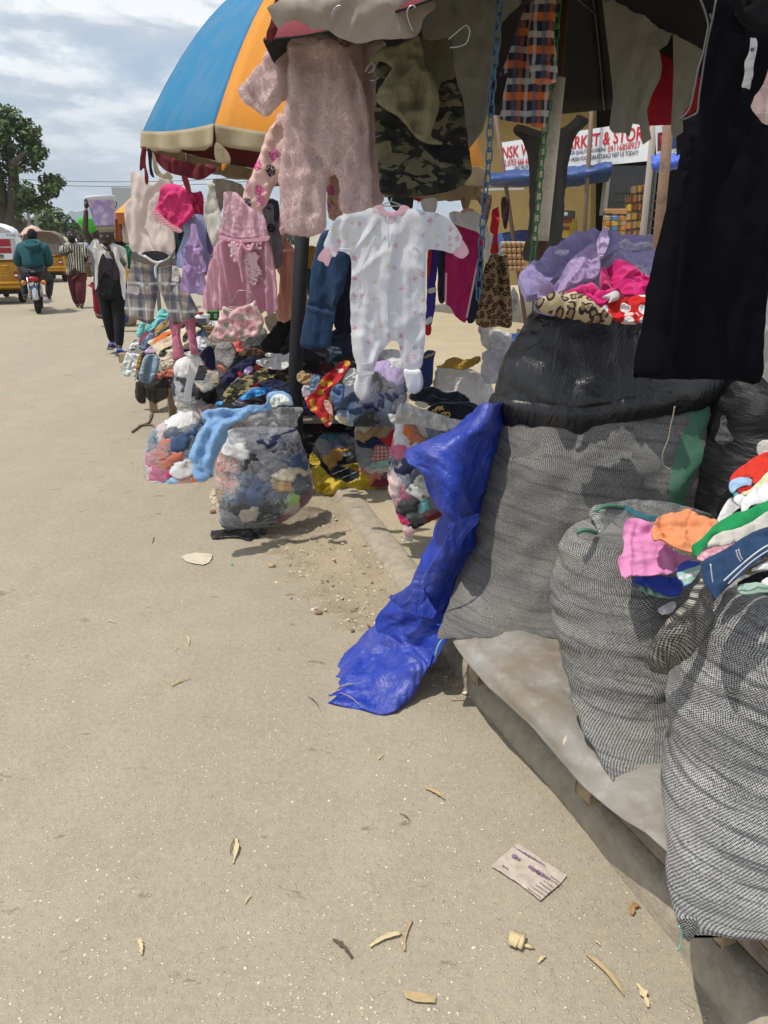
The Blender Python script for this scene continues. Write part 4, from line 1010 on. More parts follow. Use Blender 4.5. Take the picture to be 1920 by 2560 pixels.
s3 = [(1452,1830,2330,1.62,.5),(1462,1790,2350,1.615,.55),(1490,1765,2370,1.61,.58),(1530,1745,2385,1.60,.6),(1600,1714,2400,1.59,.62),(1720,1692,2400,1.56,.62),(1830,1683,2395,1.52,.62),(1930,1675,2385,1.46,.6),(2030,1671,2370,1.39,.56),(2120,1675,2350,1.31,.5),(2200,1680,2330,1.24,.42),(2265,1690,2310,1.18,.3),(2310,1700,2290,1.145,.15),(2332,1706,2280,1.125,.04)]
B,u,v = loft(s3,130,100,2.1,.008,(6,7)); B = wrinkle(B,-.022,(1.6,3.0,10),9.1)
sackC = loft_obj('woven_sack','large coarse woven sack at the front of the platform, heaped with folded clothes','sack',B,u,v,sack_m3,group='grey woven sacks')
sheet('rolled_ear',None,None,[[(1752,1436,1.60),(1772,1452,1.62),(1790,1475,1.62)],[(1726,1478,1.55),(1750,1500,1.57),(1768,1530,1.585)],[(1692,1520,1.52),(1722,1545,1.53),(1742,1580,1.55)],[(1660,1560,1.52),(1690,1590,1.51),(1712,1618,1.53)],[(1630,1615,1.55),(1655,1630,1.53),(1680,1640,1.54)],[(1628,1650,1.57),(1642,1658,1.555),(1660,1660,1.56)]],F_('sack_weave_ear',None,weave((.035,.03,.03),(.42,.39,.34),285,250,.5,30),rough=.75,sheen=0,wr=.5),(30,50),.02,.012,12,parent=sackC)
cloth('seam_corner',None,None,[(1140,1375),(1245,1370),(1240,1440),(1200,1495),(1165,1470),(1148,1420)],1.115,sack_m3,crop='L',parent=sackC,fold=.004,res=20)
tg_ = [P(*px('L',x,y),1.10) for x,y in [(1145,1415),(1160,1460),(1158,1510),(1142,1560)]]
MB().tube([tuple(q) for q in catmull([tuple(v) for v in tg_],12)],.002,5).wbuild('seam_thread',MATS['green_thread'],sackC,True)

# black bin bags behind the sacks
for (rows,lab) in [([(905,1820,1990,2.75,.5),(925,1790,2060,2.75,.7),(980,1775,2120,2.72,.8),(1060,1760,2140,2.68,.85),(1150,1745,2140,2.62,.85),(1240,1740,2140,2.55,.8),(1330,1745,2130,2.45,.7)],'big black polythene bag slumped behind the front sack in the shade'),
                    ([(1225,1860,2200,2.2,.4),(1240,1830,2230,2.2,.6),(1280,1800,2250,2.18,.7),(1360,1790,2260,2.12,.7),(1440,1790,2250,2.05,.6)],'lower black polythene bag wedged behind the stack of folded shorts')]:
    B,u,v = loft(rows,70,50,2.2,.012,(5,6),.018); loft_obj('bin_bag',lab,'bin bag',B,u,v,glossy_plastic('dull_black_polythene',(.006,.006,.007),.45,5,.5,.02,(.6,.6,2.2),.18),group='black bags behind the sacks')
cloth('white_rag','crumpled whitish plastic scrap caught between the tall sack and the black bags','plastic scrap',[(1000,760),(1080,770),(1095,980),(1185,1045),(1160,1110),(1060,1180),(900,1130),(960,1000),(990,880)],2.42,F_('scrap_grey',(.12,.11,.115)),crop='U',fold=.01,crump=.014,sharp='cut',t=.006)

# ------------------------------------------------------------------ blue tarpaulin hanging from the tall sack to the road
tarp_m = glossy_plastic('blue_tarpaulin',(.012,.042,.36),.42,7,.6,.2,(1,1,1),.5,.04,trans=.15)
tarp = empty('blue_tarpaulin',G(900,1700),'torn blue tarpaulin hanging off the sacks and trailing onto the road','tarpaulin')
# trailing end on the road
sheet('trailing_panel',None,None,[[(866,1640,2.70),(900,1600,2.74),(945,1566,2.72),(1010,1560,2.66),(1090,1600,2.52)],[(850,1665,2.64),(900,1650,2.62),(960,1640,2.58),(1020,1630,2.52),(1082,1640,2.46)],[(835,1700,2.56),(880,1690,2.52),(950,1690,2.47),(1030,1672,2.43),(1070,1668,2.42)],
       [(812,1730,2.47),(870,1725,2.46),(950,1735,2.40),(1010,1712,2.40),(1052,1700,2.405)],[(796,1756,2.40),(838,1768,2.36),(900,1778,2.335),(970,1788,2.305),(1038,1728,2.40)]],tarp_m,(70,50),.003,.018,6,oc=3,parent=tarp)
# strip rising from the road towards the platform,with its torn free edges
sheet('hanging_panel',None,None,[[(1110,1290,2.72),(1150,1292,2.60),(1190,1300,2.66),(1214,1290,2.74)],[(1082,1360,2.72),(1120,1365,2.58),(1165,1368,2.64),(1200,1360,2.72)],[(1050,1420,2.68),(1090,1430,2.54),(1130,1440,2.62),(1180,1430,2.70)],
       [(1020,1470,2.68),(1060,1490,2.55),(1110,1510,2.58),(1160,1500,2.64)],[(975,1510,2.70),(1010,1540,2.60),(1075,1560,2.54),(1130,1560,2.56)],[(945,1562,2.72),(990,1575,2.62),(1060,1610,2.52),(1112,1610,2.42)],[(940,1650,2.64),(985,1655,2.56),(1060,1665,2.46),(1092,1655,2.43)]],tarp_m,(50,80),.003,.024,5.2,oc=3,parent=tarp)
cloth('torn_flap',None,None,[(545,605),(640,560),(720,490),(790,495),(775,550),(820,640),(860,700),(835,745),(740,725),(670,700),(600,655)],2.52,tarp_m,tilt=18,yaw=-10,crop='K',parent=tarp,fold=.006,t=.003,crump=.006,cf=7,sharp=True)
cloth('torn_flap',None,None,[(770,550),(800,440),(880,300),(940,120),(1135,60),(1128,120),(1065,180),(1030,230),(960,330),(890,430),(840,510)],2.46,tarp_m,crop='K',parent=tarp,fold=.008,t=.003,crump=.006,cf=7,yaw=10,sharp=True)
# upper flap with its pointed corner
sheet('upper_flap',None,None,[[(1165,1050,2.86),(1195,1022,2.74),(1225,1010,2.66),(1262,1004,2.80)],[(1120,1090,2.82),(1160,1080,2.66),(1205,1062,2.62),(1256,1042,2.78)],[(1023,1134,2.66),(1090,1118,2.56),(1165,1106,2.57),(1246,1090,2.78)],
       [(1048,1172,2.58),(1100,1175,2.50),(1165,1180,2.54),(1228,1180,2.76)],[(1085,1226,2.56),(1120,1225,2.46),(1160,1232,2.54),(1212,1240,2.75)],[(1100,1270,2.56),(1130,1275,2.46),(1165,1275,2.54),(1208,1275,2.74)],[(1120,1293,2.56),(1145,1302,2.48),(1170,1300,2.56),(1200,1292,2.70)]],tarp_m,(60,70),.003,.024,5.0,oc=3,parent=tarp)
# bits of dry husk lying on it
husk_m = plain('dry_husk',(.42,.31,.16),.9,0,60); husk_dark = plain('dark_husk',(.10,.07,.05),.9,0,60)
# ------------------------------------------------------------------ hanging clothes
def fuzz(o,count,length,mat_,seed=1,down=.25,name='fur'):
    """short fibres standing off a plush garment, joined into one part"""
    me = o.data; r = np.random.RandomState(seed); nv = len(me.vertices)
    co = np.zeros(nv * 3); me.vertices.foreach_get('co',co); co = co.reshape(-1,3)
    me.calc_loop_triangles(); nt_ = len(me.loop_triangles); tv = np.zeros(nt_ * 3,int); me.loop_triangles.foreach_get('vertices',tv); tv = tv.reshape(-1,3)
    a,b,c = co[tv[:,0]],co[tv[:,1]],co[tv[:,2]]; nn = np.cross(b - a,c - a); ar = np.linalg.norm(nn,axis=1); nn /= ar[:,None] + 1e-12
    k = r.choice(nt_,count,p=ar / ar.sum()); w = r.dirichlet((1,1,1),count)
    p = a[k] * w[:,:1] + b[k] * w[:,1:2] + c[k] * w[:,2:]; nr = nn[k]
    cl = np.stack([fbm(p * 22 + 31,2),fbm(p * 22 + 77,2),fbm(p * 22 + 5,2)],1) * 1.3
    d = nr + cl + r.randn(count,3) * .35 + np.array([0,0,-down]); d /= np.linalg.norm(d,axis=1)[:,None]
    sd = np.cross(d,r.randn(count,3)); sd /= np.linalg.norm(sd,axis=1)[:,None]; L = length * (.4 + .8 * r.rand(count))[:,None]
    V = np.stack([p - sd * length * .09,p + sd * length * .09,p + d * L],1).reshape(-1,3)
    f = mobj(name,mesh(V,np.arange(count * 3).reshape(-1,3)),o,None,mat_,False); f['kind'] = 'stuff'; return f
def hanger(parent,crop,hook,left,right,D,r=.0022,m_=None):
    h,a,b = P(*px(crop,*hook),D),P(*px(crop,*left),D),P(*px(crop,*right),D); mid = (a + b) / 2; nk = Vector((h.x,D,mid.z + (h.z - mid.z) * .45))
    pts = [h + Vector((.02,0,.0)),h + Vector((.012,0,.018)),h + Vector((-.006,0,.016)),h + Vector((-.004,0,-.008)),nk,a,b,nk]
    return MB().tube([tuple(q) for q in pts],r,6).wbuild('hanger',m_ or metal_wire,parent,False)

# --- plush pink all-in-one and its twin behind
fur_m = F_('plush_pink',(.80,.60,.58),rough=.95,sheen=.5,bs=320,bd=.6,wr=.8,wrs=24,var=.3)
cloth('plush_romper','second dusty pink plush garment hidden behind the first one\'s shoulder','romper',[(690,245),(760,262),(870,262),(950,245),(990,300),(935,420),(930,700),(960,1000),(975,1220),(900,1290),(850,1280),(820,700),(740,320)],3.62,fur_m,crop='B',fold=.02,ff=(10,2),t=.03,edge=.05,crump=.006,group='plush pink rompers')
pk_ = cloth('plush_romper','dusty pink fluffy long sleeved romper hanging in front of its twin','romper',[(385,175),(430,155),(480,160),(560,205),(700,255),(752,330),(790,400),(840,520),(868,640),(880,800),(885,960),(905,1150),(905,1290),(870,1320),(800,1310),(730,1300),(716,1240),(712,1150),(700,1080),(670,1065),(640,1080),(630,1120),(634,1220),(632,1366),(600,1420),(540,1440),(470,1435),(400,1420),(358,1360),(352,1250),(345,1100),(355,960),(378,820),(378,700),(378,600),(330,650),(270,708),(230,700),(150,640),(98,575),(96,540),(140,480),(220,390),(300,260)],3.5,fur_m,crop='B',yaw=-20,
            fold=.024,ff=(9,2.2),t=.035,edge=.07,crump=.010,cf=7,res=64,group='plush pink rompers',creases=[((388,230),(390,420),(378,600),-.05,.02),((660,1065),(540,940),-.03,.02),((740,320),(860,700),(890,1100),-.02,.025),((130,520),(220,640),(290,690),-.014,.012),((560,220),(545,330),.01,.02)])
fuzz(pk_,52000,.0105,fur_m,3)

# --- pale pink quilted suit with a small bow print (a plain print stands in for the cartoon one)
bow_m = F_('bow_print',None,prints((.72,.47,.42),[(.62,.08,.28),(.03,.025,.04),(.70,.20,.38),(.55,.04,.2)],15,.34,.7,.35),rough=.6,wr=.6,wrs=11)
cloth('quilted_suit','pale pink quilted child\'s suit with a pink and black bow print','snowsuit',[(330,680),(350,690),(378,710),(400,760),(410,1000),(380,1400),(340,1400),(345,1180),(330,1110),(270,1230),(215,1290),(165,1270),(118,1215),(120,1170),(170,1060),(230,920),(265,800),(310,745)],3.72,bow_m,crop='B',fold=.012,t=.03,edge=.05,crump=.016,cf=9,creases=[((150,1170),(250,1230),-.012,.012)])
cloth('quilted_suit','leg of a peach bow-printed suit showing between the plush romper\'s legs','snowsuit',[(640,1065),(690,1065),(712,1120),(722,1250),(716,1330),(640,1330),(630,1150)],3.62,F_('bow_print_tan',None,prints((.55,.35,.26),[(.5,.06,.24),(.03,.025,.04)],17,.36,.8,.35),rough=.6),crop='B',fold=.01,t=.02,crump=.01)

# --- camouflage jacket with its olive ribbed hood
camo_m = F_('camouflage',None,camo([(.030,.032,.022),(.095,.088,.048),(.018,.016,.012),(.15,.125,.075),(.012,.012,.012)],10),rough=.8,wr=.7,wrs=10)
olive_m = F_('olive_rib',None,stripes((.205,.185,.10),[(.009,.4,0,(.145,.13,.07))],12),rough=.85,wr=.5)
cj = cloth('camouflage_jacket','camouflage padded jacket hanging with an olive ribbed garment over it','jacket',[(930,395),(990,330),(1150,235),(1250,250),(1350,232),(1385,245),(1400,380),(1425,500),(1455,600),(1475,760),(1500,950),(1512,1040),(1480,1100),(1420,1150),(1300,1185),(1150,1205),(1000,1192),(950,1170),(940,1050),(930,950),(918,800),(915,690),(940,590),(925,480)],3.25,camo_m,crop='B',fold=.014,ff=(7,3),t=.035,edge=.07,crump=.02,cf=8,res=54,creases=[((1300,270),(1330,700),(1300,900),-.025,.02),((960,720),(1100,800),-.02,.02),((930,1000),(1100,940),(1500,1000),-.012,.015)])
cloth('shoulder_yoke',None,None,[(1180,240),(1255,252),(1350,235),(1380,245),(1395,380),(1412,470),(1330,500),(1300,560),(1240,400)],3.16,F_('olive_yoke',(.12,.105,.055),rough=.85),crop='B',parent=cj,fold=.008,t=.01)
cloth('ribbed_hood','olive ribbed hooded garment draped over the camouflage jacket','hood',[(1160,205),(1185,215),(1215,300),(1240,420),(1300,540),(1312,640),(1290,740),(1265,830),(1325,868),(1322,885),(1250,882),(1225,868),(1175,840),(1110,760),(1050,710),(960,650),(922,585),(960,520),(1020,430),(1010,400),(960,378),(900,392),(888,370),(930,320),(1000,285),(1060,280),(1130,235)],3.06,olive_m,crop='B',fold=.018,ff=(12,4),t=.025,edge=.04,crump=.018,cf=9,res=60,creases=[((1160,220),(1090,420),(930,580),-.03,.02),((1190,260),(1215,450),(1190,640),-.035,.022),((1240,430),(1270,640),(1250,800),.03,.022),((1090,660),(1200,630),-.03,.014),((1020,430),(980,540),.02,.02),((1170,790),(1240,830),-.04,.025)])
hg = empty('wire_hanger',P(*px('B',905,420),3.04),'bare wire hanger hooks showing at the hood\'s left corner','hanger')
MB().tube([tuple(q) for q in catmull([tuple(P(*px('B',x,y),3.04)) for x,y in [(865,440),(880,400),(905,388),(918,402),(905,432)]],18)],.002,6).wbuild('hook',metal_wire,hg,True)
MB().tube([tuple(q) for q in catmull([tuple(P(*px('B',x,y),3.04)) for x,y in [(890,490),(925,488),(946,468)]],10)],.002,6).wbuild('hook',metal_wire,hg,True)

# --- white baby sleepsuit
on_m = F_('sleepsuit_print',None,prints((.76,.76,.80),[(.70,.40,.46),(.68,.65,.42),(.60,.28,.36),(.50,.47,.54),(.70,.48,.44)],40,.34,.16,1.5),rough=.9,wr=.22,wrs=20,var=.06,trans=.1)
pinkrib = F_('pink_rib',(.72,.44,.50),rough=.9,bs=300)
son = cloth('baby_sleepsuit','white footed baby sleepsuit with faint pink print, pink collar and cuffs on a hanger','sleepsuit',[(655,110),(740,165),(830,165),(895,112),(1010,140),(1100,155),(1160,185),(1210,235),(1250,300),(1252,330),(1235,390),(1205,425),(1100,400),(1045,398),(1022,410),(1015,470),(1008,600),(1008,800),(1003,950),(998,1080),(990,1170),(975,1210),(955,1225),(870,1225),(850,1200),(830,1120),(812,1040),(790,1030),(765,1025),(735,1060),(700,1110),(670,1180),(640,1240),(540,1245),(525,1190),(505,1100),(490,1000),(486,850),(488,650),(495,500),(480,440),(440,410),(405,405),(392,430),(375,450),(330,400),(308,370),(330,300),(350,250),(385,190),(420,165),(500,145),(570,130)],2.95,on_m,crop='F',
            fold=.012,ff=(9,2),t=.014,edge=.035,res=66,creases=[((665,190),(600,300),(480,430),.006,.01),((395,230),(400,400),-.014,.012),((1100,170),(1170,400),-.008,.014),((760,1030),(740,700),(750,300),.010,.03),((600,1180),(560,1000),.012,.02),((690,1060),(640,1180),.012,.012)],group=None)
cloth('collar',None,None,[(645,105),(700,88),(730,125),(770,140),(815,125),(842,90),(895,108),(870,140),(820,165),(770,172),(720,165),(675,140)],2.945,pinkrib,crop='F',parent=son,t=.012,edge=.012,fold=.002,res=36)
for (pp,lb) in [([(335,365),(390,385),(388,432),(355,455),(335,508),(315,508),(300,485),(262,470),(268,440),(300,395)],0),([(1250,322),(1305,405),(1285,445),(1250,460),(1195,425),(1225,380)],0)]:
    cloth('cuff',None,None,pp,2.945,pinkrib,crop='F',parent=son,t=.014,edge=.015,fold=.004,res=24)
for pp in ([(690,172),(640,250),(560,350),(492,430)],[(850,168),(920,250),(975,330),(1012,400)],[(500,402),(450,392),(400,396)],[(520,1180),(580,1190),(650,1180)],[(745,170),(748,420),(742,700),(752,1010)]):
    MB().tube([tuple(q) for q in catmull([tuple(P(*px('F',x,y),2.928)) for x,y in pp],30)],.0016,5).wbuild('seam',F_('seam_thread',(.60,.60,.65)),son,True)
ftm = F_('sleepsuit_foot',(.74,.73,.75),rough=.9,trans=.1)
cloth('foot',None,None,[(540,1245),(590,1250),(640,1245),(635,1290),(625,1330),(622,1380),(600,1415),(570,1442),(530,1410),(512,1370),(515,1320)],2.94,ftm,crop='F',parent=son,t=.03,edge=.03,fold=.004,res=26)
cloth('foot',None,None,[(862,1222),(915,1228),(965,1225),(985,1270),(990,1330),(970,1375),(925,1396),(885,1370),(868,1310),(856,1260)],2.94,on_m,crop='F',parent=son,t=.03,edge=.03,fold=.004,res=26)
cloth('ankle_band',None,None,[(540,1245),(640,1243),(638,1262),(545,1268)],2.925,ftm,crop='F',parent=son,t=.008,edge=.008,fold=.002,res=20)
MB().tube([tuple(P(*px('F',x,y),2.95)) for x,y in [(775,40),(765,58),(765,66),(700,92),(705,98),(840,96),(830,88),(768,64)]],.0022,6).wbuild('hanger',metal_wire,son)
MB().box(P(*px('F',815,55),3.3),(.10,.05,.05)).wbuild('x',black_ink) if False else None
cloth('dark_garment','dark green garment end hanging behind the sleepsuit collar','garment',[(755,30),(905,30),(920,80),(900,130),(800,130),(760,80)],3.35,F_('dark_green_cloth',(.03,.04,.035)),crop='F',fold=.006,t=.015)

# --- behind the sleepsuit: raglan top,leopard coat,blue sports top,red singlet
mag = F_('magenta_jersey',(.42,.014,.12),rough=.7,sheen=.1); wht = F_('white_jersey',(.72,.71,.72),rough=.85,trans=.1); nvy = F_('navy_jersey',(.018,.018,.045),rough=.8)
rg = cloth('raglan_top','magenta raglan top with white shoulders and navy side panels','top',[(1195,215),(1260,232),(1390,300),(1392,420),(1350,560),(1330,700),(1290,880),(1255,892),(1215,860),(1180,800),(1138,760),(1135,600),(1148,400)],4.25,mag,crop='F',fold=.014,ff=(9,2),t=.014)
cloth('white_yoke',None,None,[(1170,150),(1215,130),(1260,140),(1300,118),(1340,128),(1400,180),(1440,260),(1450,360),(1440,470),(1420,470),(1392,300),(1300,255),(1195,215)],4.22,wht,crop='F',fold=.01,t=.012,parent=rg)
cloth('side_panel',None,None,[(1392,380),(1405,480),(1395,600),(1370,760),(1345,890),(1290,885),(1330,700),(1360,520)],4.24,nvy,crop='F',fold=.01,t=.012,parent=rg)
cloth('side_panel',None,None,[(1092,400),(1148,400),(1140,600),(1136,755),(1095,750),(1090,560)],4.26,nvy,crop='F',fold=.008,t=.012,parent=rg)
cloth('collar_trim',None,None,[(1250,130),(1300,112),(1340,120),(1330,135),(1300,130),(1262,148)],4.2,F_('peach_trim',(.62,.30,.20)),crop='F',t=.006,parent=rg,fold=.002,res=18)
for x0,y0,x1,y1 in [(1150,560,1145,760),(1370,470,1290,870)]:
    MB().tube([tuple(P(*px('F',x0,y0),4.2)),tuple(P(*px('F',x1,y1),4.2))],.005,6).wbuild('piping',F_('pink_piping',(.62,.4,.45)),rg)
blu = F_('royal_blue_jersey',(.045,.03,.30),rough=.6)
sp = cloth('sports_top','royal blue sports top with white curve and red hem behind the sleepsuit','top',[(1022,405),(1090,402),(1092,480),(1075,640),(1078,760),(1060,860),(1042,925),(1008,925),(1015,700)],4.4,blu,crop='F',fold=.008,t=.012)
cloth('white_stripe',None,None,[(1025,670),(1078,660),(1076,690),(1030,700)],4.37,wht,crop='F',t=.006,parent=sp,fold=.001,res=16)
cloth('white_stripe',None,None,[(1012,880),(1050,860),(1048,900),(1010,918)],4.37,wht,crop='F',t=.006,parent=sp,fold=.001,res=16)
cloth('red_hem',None,None,[(1006,915),(1045,925),(1040,985),(1006,985)],4.38,F_('red_jersey',(.45,.015,.02),rough=.7),crop='F',t=.01,parent=sp,fold=.002,res=16)
cloth('red_side',None,None,[(1020,415),(1050,410),(1036,560),(1022,620)],4.38,F_('red_jersey',None),crop='F',t=.006,parent=sp,fold=.002,res=16)
leo = F_('leopard_plush',None,leopard((.36,.25,.14),(.20,.12,.06),(.022,.014,.010),34),rough=.95,sheen=.3,wr=.6,var=.25)
lc = cloth('leopard_coat','furry leopard print coat hanging beside the stacked drink packs','coat',[(1462,430),(1500,425),(1530,440),(1565,435),(1575,520),(1590,640),(1605,780),(1600,920),(1560,940),(1500,932),(1440,938),(1390,935),(1350,900),(1355,760),(1385,650),(1405,540),(1430,470)],4.55,leo,crop='F',fold=.025,ff=(10,2.5),t=.03,crump=.012,creases=[((1515,440),(1520,930),-.03,.02)])
cloth('red_singlet','bright red singlet hanging far behind the blue chain','singlet',[(1465,130),(1490,112),(1512,105),(1515,200),(1505,300),(1510,420),(1462,425),(1455,400),(1475,300),(1450,270),(1460,200)],5.4,F_('red_jersey',None),crop='F',fold=.01,t=.012)
cloth('white_vest','small white vest hanging below the orange canopy edge','vest',[(975,60),(1075,40),(1085,100),(1060,150),(1000,140)],5.0,wht,crop='F',fold=.01,t=.012)
for i,(pp,mm,lab) in enumerate([([(1355,30),(1460,20),(1450,130),(1420,230),(1400,120)],F_('brown_silk',(.20,.10,.06)),'brown scarf hanging at the torn white hem'),([(1530,40),(1580,60),(1575,200),(1560,260),(1535,200)],F_('dark_brown_cloth',(.05,.03,.022)),'dark brown garment hanging beside the red singlet'),
                                   ([(1250,40),(1320,30),(1300,110),(1270,130)],F_('camel_cloth',(.24,.17,.10)),'camel coloured garment end below the parasol hem'),([(920,40),(980,45),(960,70),(940,130),(955,70)],F_('red_jersey',None),'thin dark red ribbon hanging below the camouflage jacket')]):
    cloth('hanging_garment',lab,'garment',pp,5.1,mm,crop='F',fold=.012,t=.012)

# --- plaid flannel shirt,grey singlet,black velvet dress,pink top on the right
fl = [('y',.105,.24,.0,(.62,.15,.035),.92),('y',.105,.2,.055,(.50,.48,.46),.85),('x',.078,.20,.0,(.55,.14,.03),.45),('x',.078,.22,.02,(.10,.10,.16),.6),('x',.078,.16,.05,(.6,.58,.56),.5)]
flm = F_('flannel_plaid',None,plaid((.024,.026,.055),fl),rough=.9,sheen=.3)
fs = cloth('flannel_shirt','orange, navy and white plaid flannel shirt hanging from the parasol pole','shirt',[(255,60),(280,30),(310,0),(330,-40),(430,-40),(430,100),(400,260),(400,480),(390,700),(340,735),(255,712),(130,690),(120,640),(150,480),(160,420),(118,445),(118,420),(160,330),(210,180)],3.25,flm,crop='C',fold=.012,ff=(16,3),t=.014,creases=[((265,250),(260,700),-.012,.012)])
cloth('sleeve',None,None,[(330,-30),(425,-30),(430,120),(430,250),(445,390),(440,468),(400,482),(330,490),(290,460),(285,380),(272,280),(275,180),(300,60)],3.16,flm,crop='C',parent=fs,fold=.01,ff=(16,3),t=.03,edge=.03,creases=[((280,370),(430,350),-.012,.01)])
gsm = F_('grey_jersey',(.105,.10,.10),rough=.9)
gs_ = cloth('grey_singlet','dark grey sleeveless top hanging around the white pole','singlet',[(190,745),(215,715),(260,725),(380,760),(480,735),(545,680),(560,660),(615,685),(618,710),(560,770),(530,850),(510,960),(495,1100),(480,1250),(470,1400),(465,1500),(250,1500),(275,1350),(285,1200),(285,1000),(275,900),(245,810),(200,770)],3.9,gsm,crop='C',fold=.014,ff=(14,1.5),t=.012)
cloth('neck_trim',None,None,[(215,715),(260,725),(380,760),(480,735),(545,680),(560,660),(600,680),(500,770),(380,800),(260,765),(200,745)],3.87,F_('grey_rib',(.13,.125,.12),rough=.9),crop='C',parent=gs_,fold=.003,t=.01,res=36)
vel = F_('black_velvet',(.006,.006,.009),rough=1,sheen=.02,spec=.04,wr=.5,wrs=8,trans=0)
bd_ = cloth('velvet_dress','long black velvet dress with pale piping hanging in deep shade','dress',[(800,-30),(1500,-30),(1480,300),(1400,850),(1300,1250),(1245,1480),(1330,1600),(1480,1720),(1620,1900),(1560,2500),(1540,3500),(1520,4980),(1380,5010),(900,5010),(400,4990),(-1050 + 200 * 0,4830),(-1060,4600),(-600,3900),(-330,3200),(40,2500),(340,1700),(330,1580),(480,1480),(550,1200),(600,1000),(690,500),(740,330)][0:0] or
            [(1362,-20),(1920 - 1200 + 1000,-20),(1690,300),(1640,480),(1570,600),(1640,700),(1700,760),(1690,1100),(1670,1600),(1640,2000),(1625,2205),(1440,2190),(1100,2180),(1000,2170),(905,2172),(880,2160),(930,1850),(960,1650),(1000,1450),(1050,1250),(1085,1100),(1130,900),(1165,720),(1160,690),(1230,640),(1270,560),(1300,300),(1320,140)],2.05,vel,crop='C',fold=.022,ff=(9,1.4),t=.02,edge=.04,res=60,creases=[((1180,800),(1060,1500),(980,2150),.02,.03)])
cap_m = F_('velvet_sleeve',(.011,.010,.012),rough=1,sheen=.05,spec=.05)
cloth('cap_sleeve',None,None,[(1420,-30),(1700,-30),(1700,160),(1640,185),(1580,185),(1500,130),(1450,50)],1.98,cap_m,crop='C',parent=bd_,fold=.01,t=.03,edge=.04)
for pp in ([(790,0),(745,250),(690,480),(640,760),(600,1040),(565,1280),(545,1470),(460,1530),(335,1585)],[(585,0),(630,110),(685,310),(680,400),(620,700),(560,900),(500,1200),(440,1430),(330,1570)],[(710,180),(740,290)]):
    MB().tube([tuple(q) for q in catmull([tuple(P(*px('T',x,y),2.0)) for x,y in pp],40)],.0022,6).wbuild('piping',F_('grey_piping',(.10,.095,.09)),bd_,True)
tagm = F_('care_label',None,stripes((.42,.42,.43),[(.02,.3,0,(.36,.36,.37))],80),rough=.6,sheen=0)
cl_ = cloth('care_label',None,None,[(1240,500),(1275,505),(1312,508),(1330,570),(1325,640),(1300,760),(1285,820),(1272,900),(1270,1000),(1245,1080),(1228,1178),(1180,1160),(1125,1148),(1148,1050),(1165,950),(1160,850),(1175,790),(1205,730),(1225,660),(1235,580)],1.96,tagm,crop='T',parent=bd_,t=.002,edge=.003,fold=.004,res=30)
cloth('printed_mark',None,None,[(1250,628),(1295,630),(1290,680),(1242,678)],1.955,F_('label_grey',(.07,.07,.075)),crop='T',parent=bd_,t=.001,edge=.002,fold=0,res=8,sharp=True)
cloth('checked_shirt','pale pink checked shirt edge hanging at the far right behind the velvet dress','shirt',[(1480,560),(1560,500),(1640,700),(1640,1700),(1560,1720),(1475,1720),(1400,1670),(1300,1560),(1250,1490),(1245,1440),(1290,1290),(1340,1080),(1400,860)],2.25,F_('pink_check',None,plaid((.72,.53,.50),[('x',.05,.06,0,(.85,.75,.72),.8),('y',.06,.05,0,(.85,.75,.72),.8)]),rough=.8,trans=.25),crop='T',fold=.006,t=.008)
cloth('white_garment','white garment end hanging low at the far right edge','garment',[(1640,850),(1720,830),(1720,1500),(1640,1490),(1610,1420),(1612,1250),(1625,1100)],2.3,F_('off_white_cloth',(.62,.6,.58),trans=.2),crop='I',fold=.01,t=.01)

# --- chains
def chain(label,path,D0,D1,mt,lpx,n_,group):
    """links joined one through the next along a pixel path (top to bottom)"""
    pts = catmull([tuple(P(x,y,D0 + (D1 - D0) * i / (len(path) - 1))) for i,(x,y) in enumerate(path)],400)
    L = np.concatenate([[0],np.cumsum(np.linalg.norm(np.diff(pts,axis=0),axis=1))]); ll = L[-1] / n_
    t = empty('plastic_chain',Vector(pts[0]),label,'chain',group); h = ll * .64; w = ll * .36; r = ll * .085; ring = []
    for k in range(20):
        a = 2 * math.pi * k / 20; ring.append((w * math.cos(a) * .95,0,(h - w) * (1 if math.sin(a) > 1e-6 else (-1 if math.sin(a) < -1e-6 else 0)) + w * math.sin(a)))
    ring = [(x,0,z) for x,_,z in ring]; me = None; mb = MB().tube(ring,r,7,closed=True); me = mesh(mb.v,mb.f)
    for i in range(n_):
        s = (i + .5) * ll; c = [np.interp(s,L,pts[:,k]) for k in range(3)]; c2 = [np.interp(min(s + ll * .4,L[-1]),L,pts[:,k]) for k in range(3)]
        d = (Vector(c) - Vector(c2)).normalized() if s + ll * .4 < L[-1] else d
        o = mobj('link',me,t,Vector(c) - t.location,mt); q = Vector((0,0,1)).rotation_difference(d)
        o.rotation_mode = 'QUATERNION'; o.rotation_quaternion = q @ Matrix.Rotation(R(28 if i % 2 else 112),3,'Z').to_quaternion()
    return t
chain('long blue plastic chain hanging in front of the magenta raglan top',[(1250,-30),(1245,60),(1236,160),(1227,280),(1222,400),(1210,520),(1203,620),(1195,748)],2.9,3.0,glossy_plastic('blue_chain_plastic',(.025,.10,.20),.4,30,.1),30,27,'plastic chains')
chain('green plastic chain hanging beside the chipped white pole',[(1396,-30),(1392,60),(1380,200),(1362,330),(1352,430),(1345,520),(1336,600),(1328,690)],3.5,3.5,glossy_plastic('green_chain_plastic',(.035,.19,.05),.4,30,.1),30,25,'plastic chains')

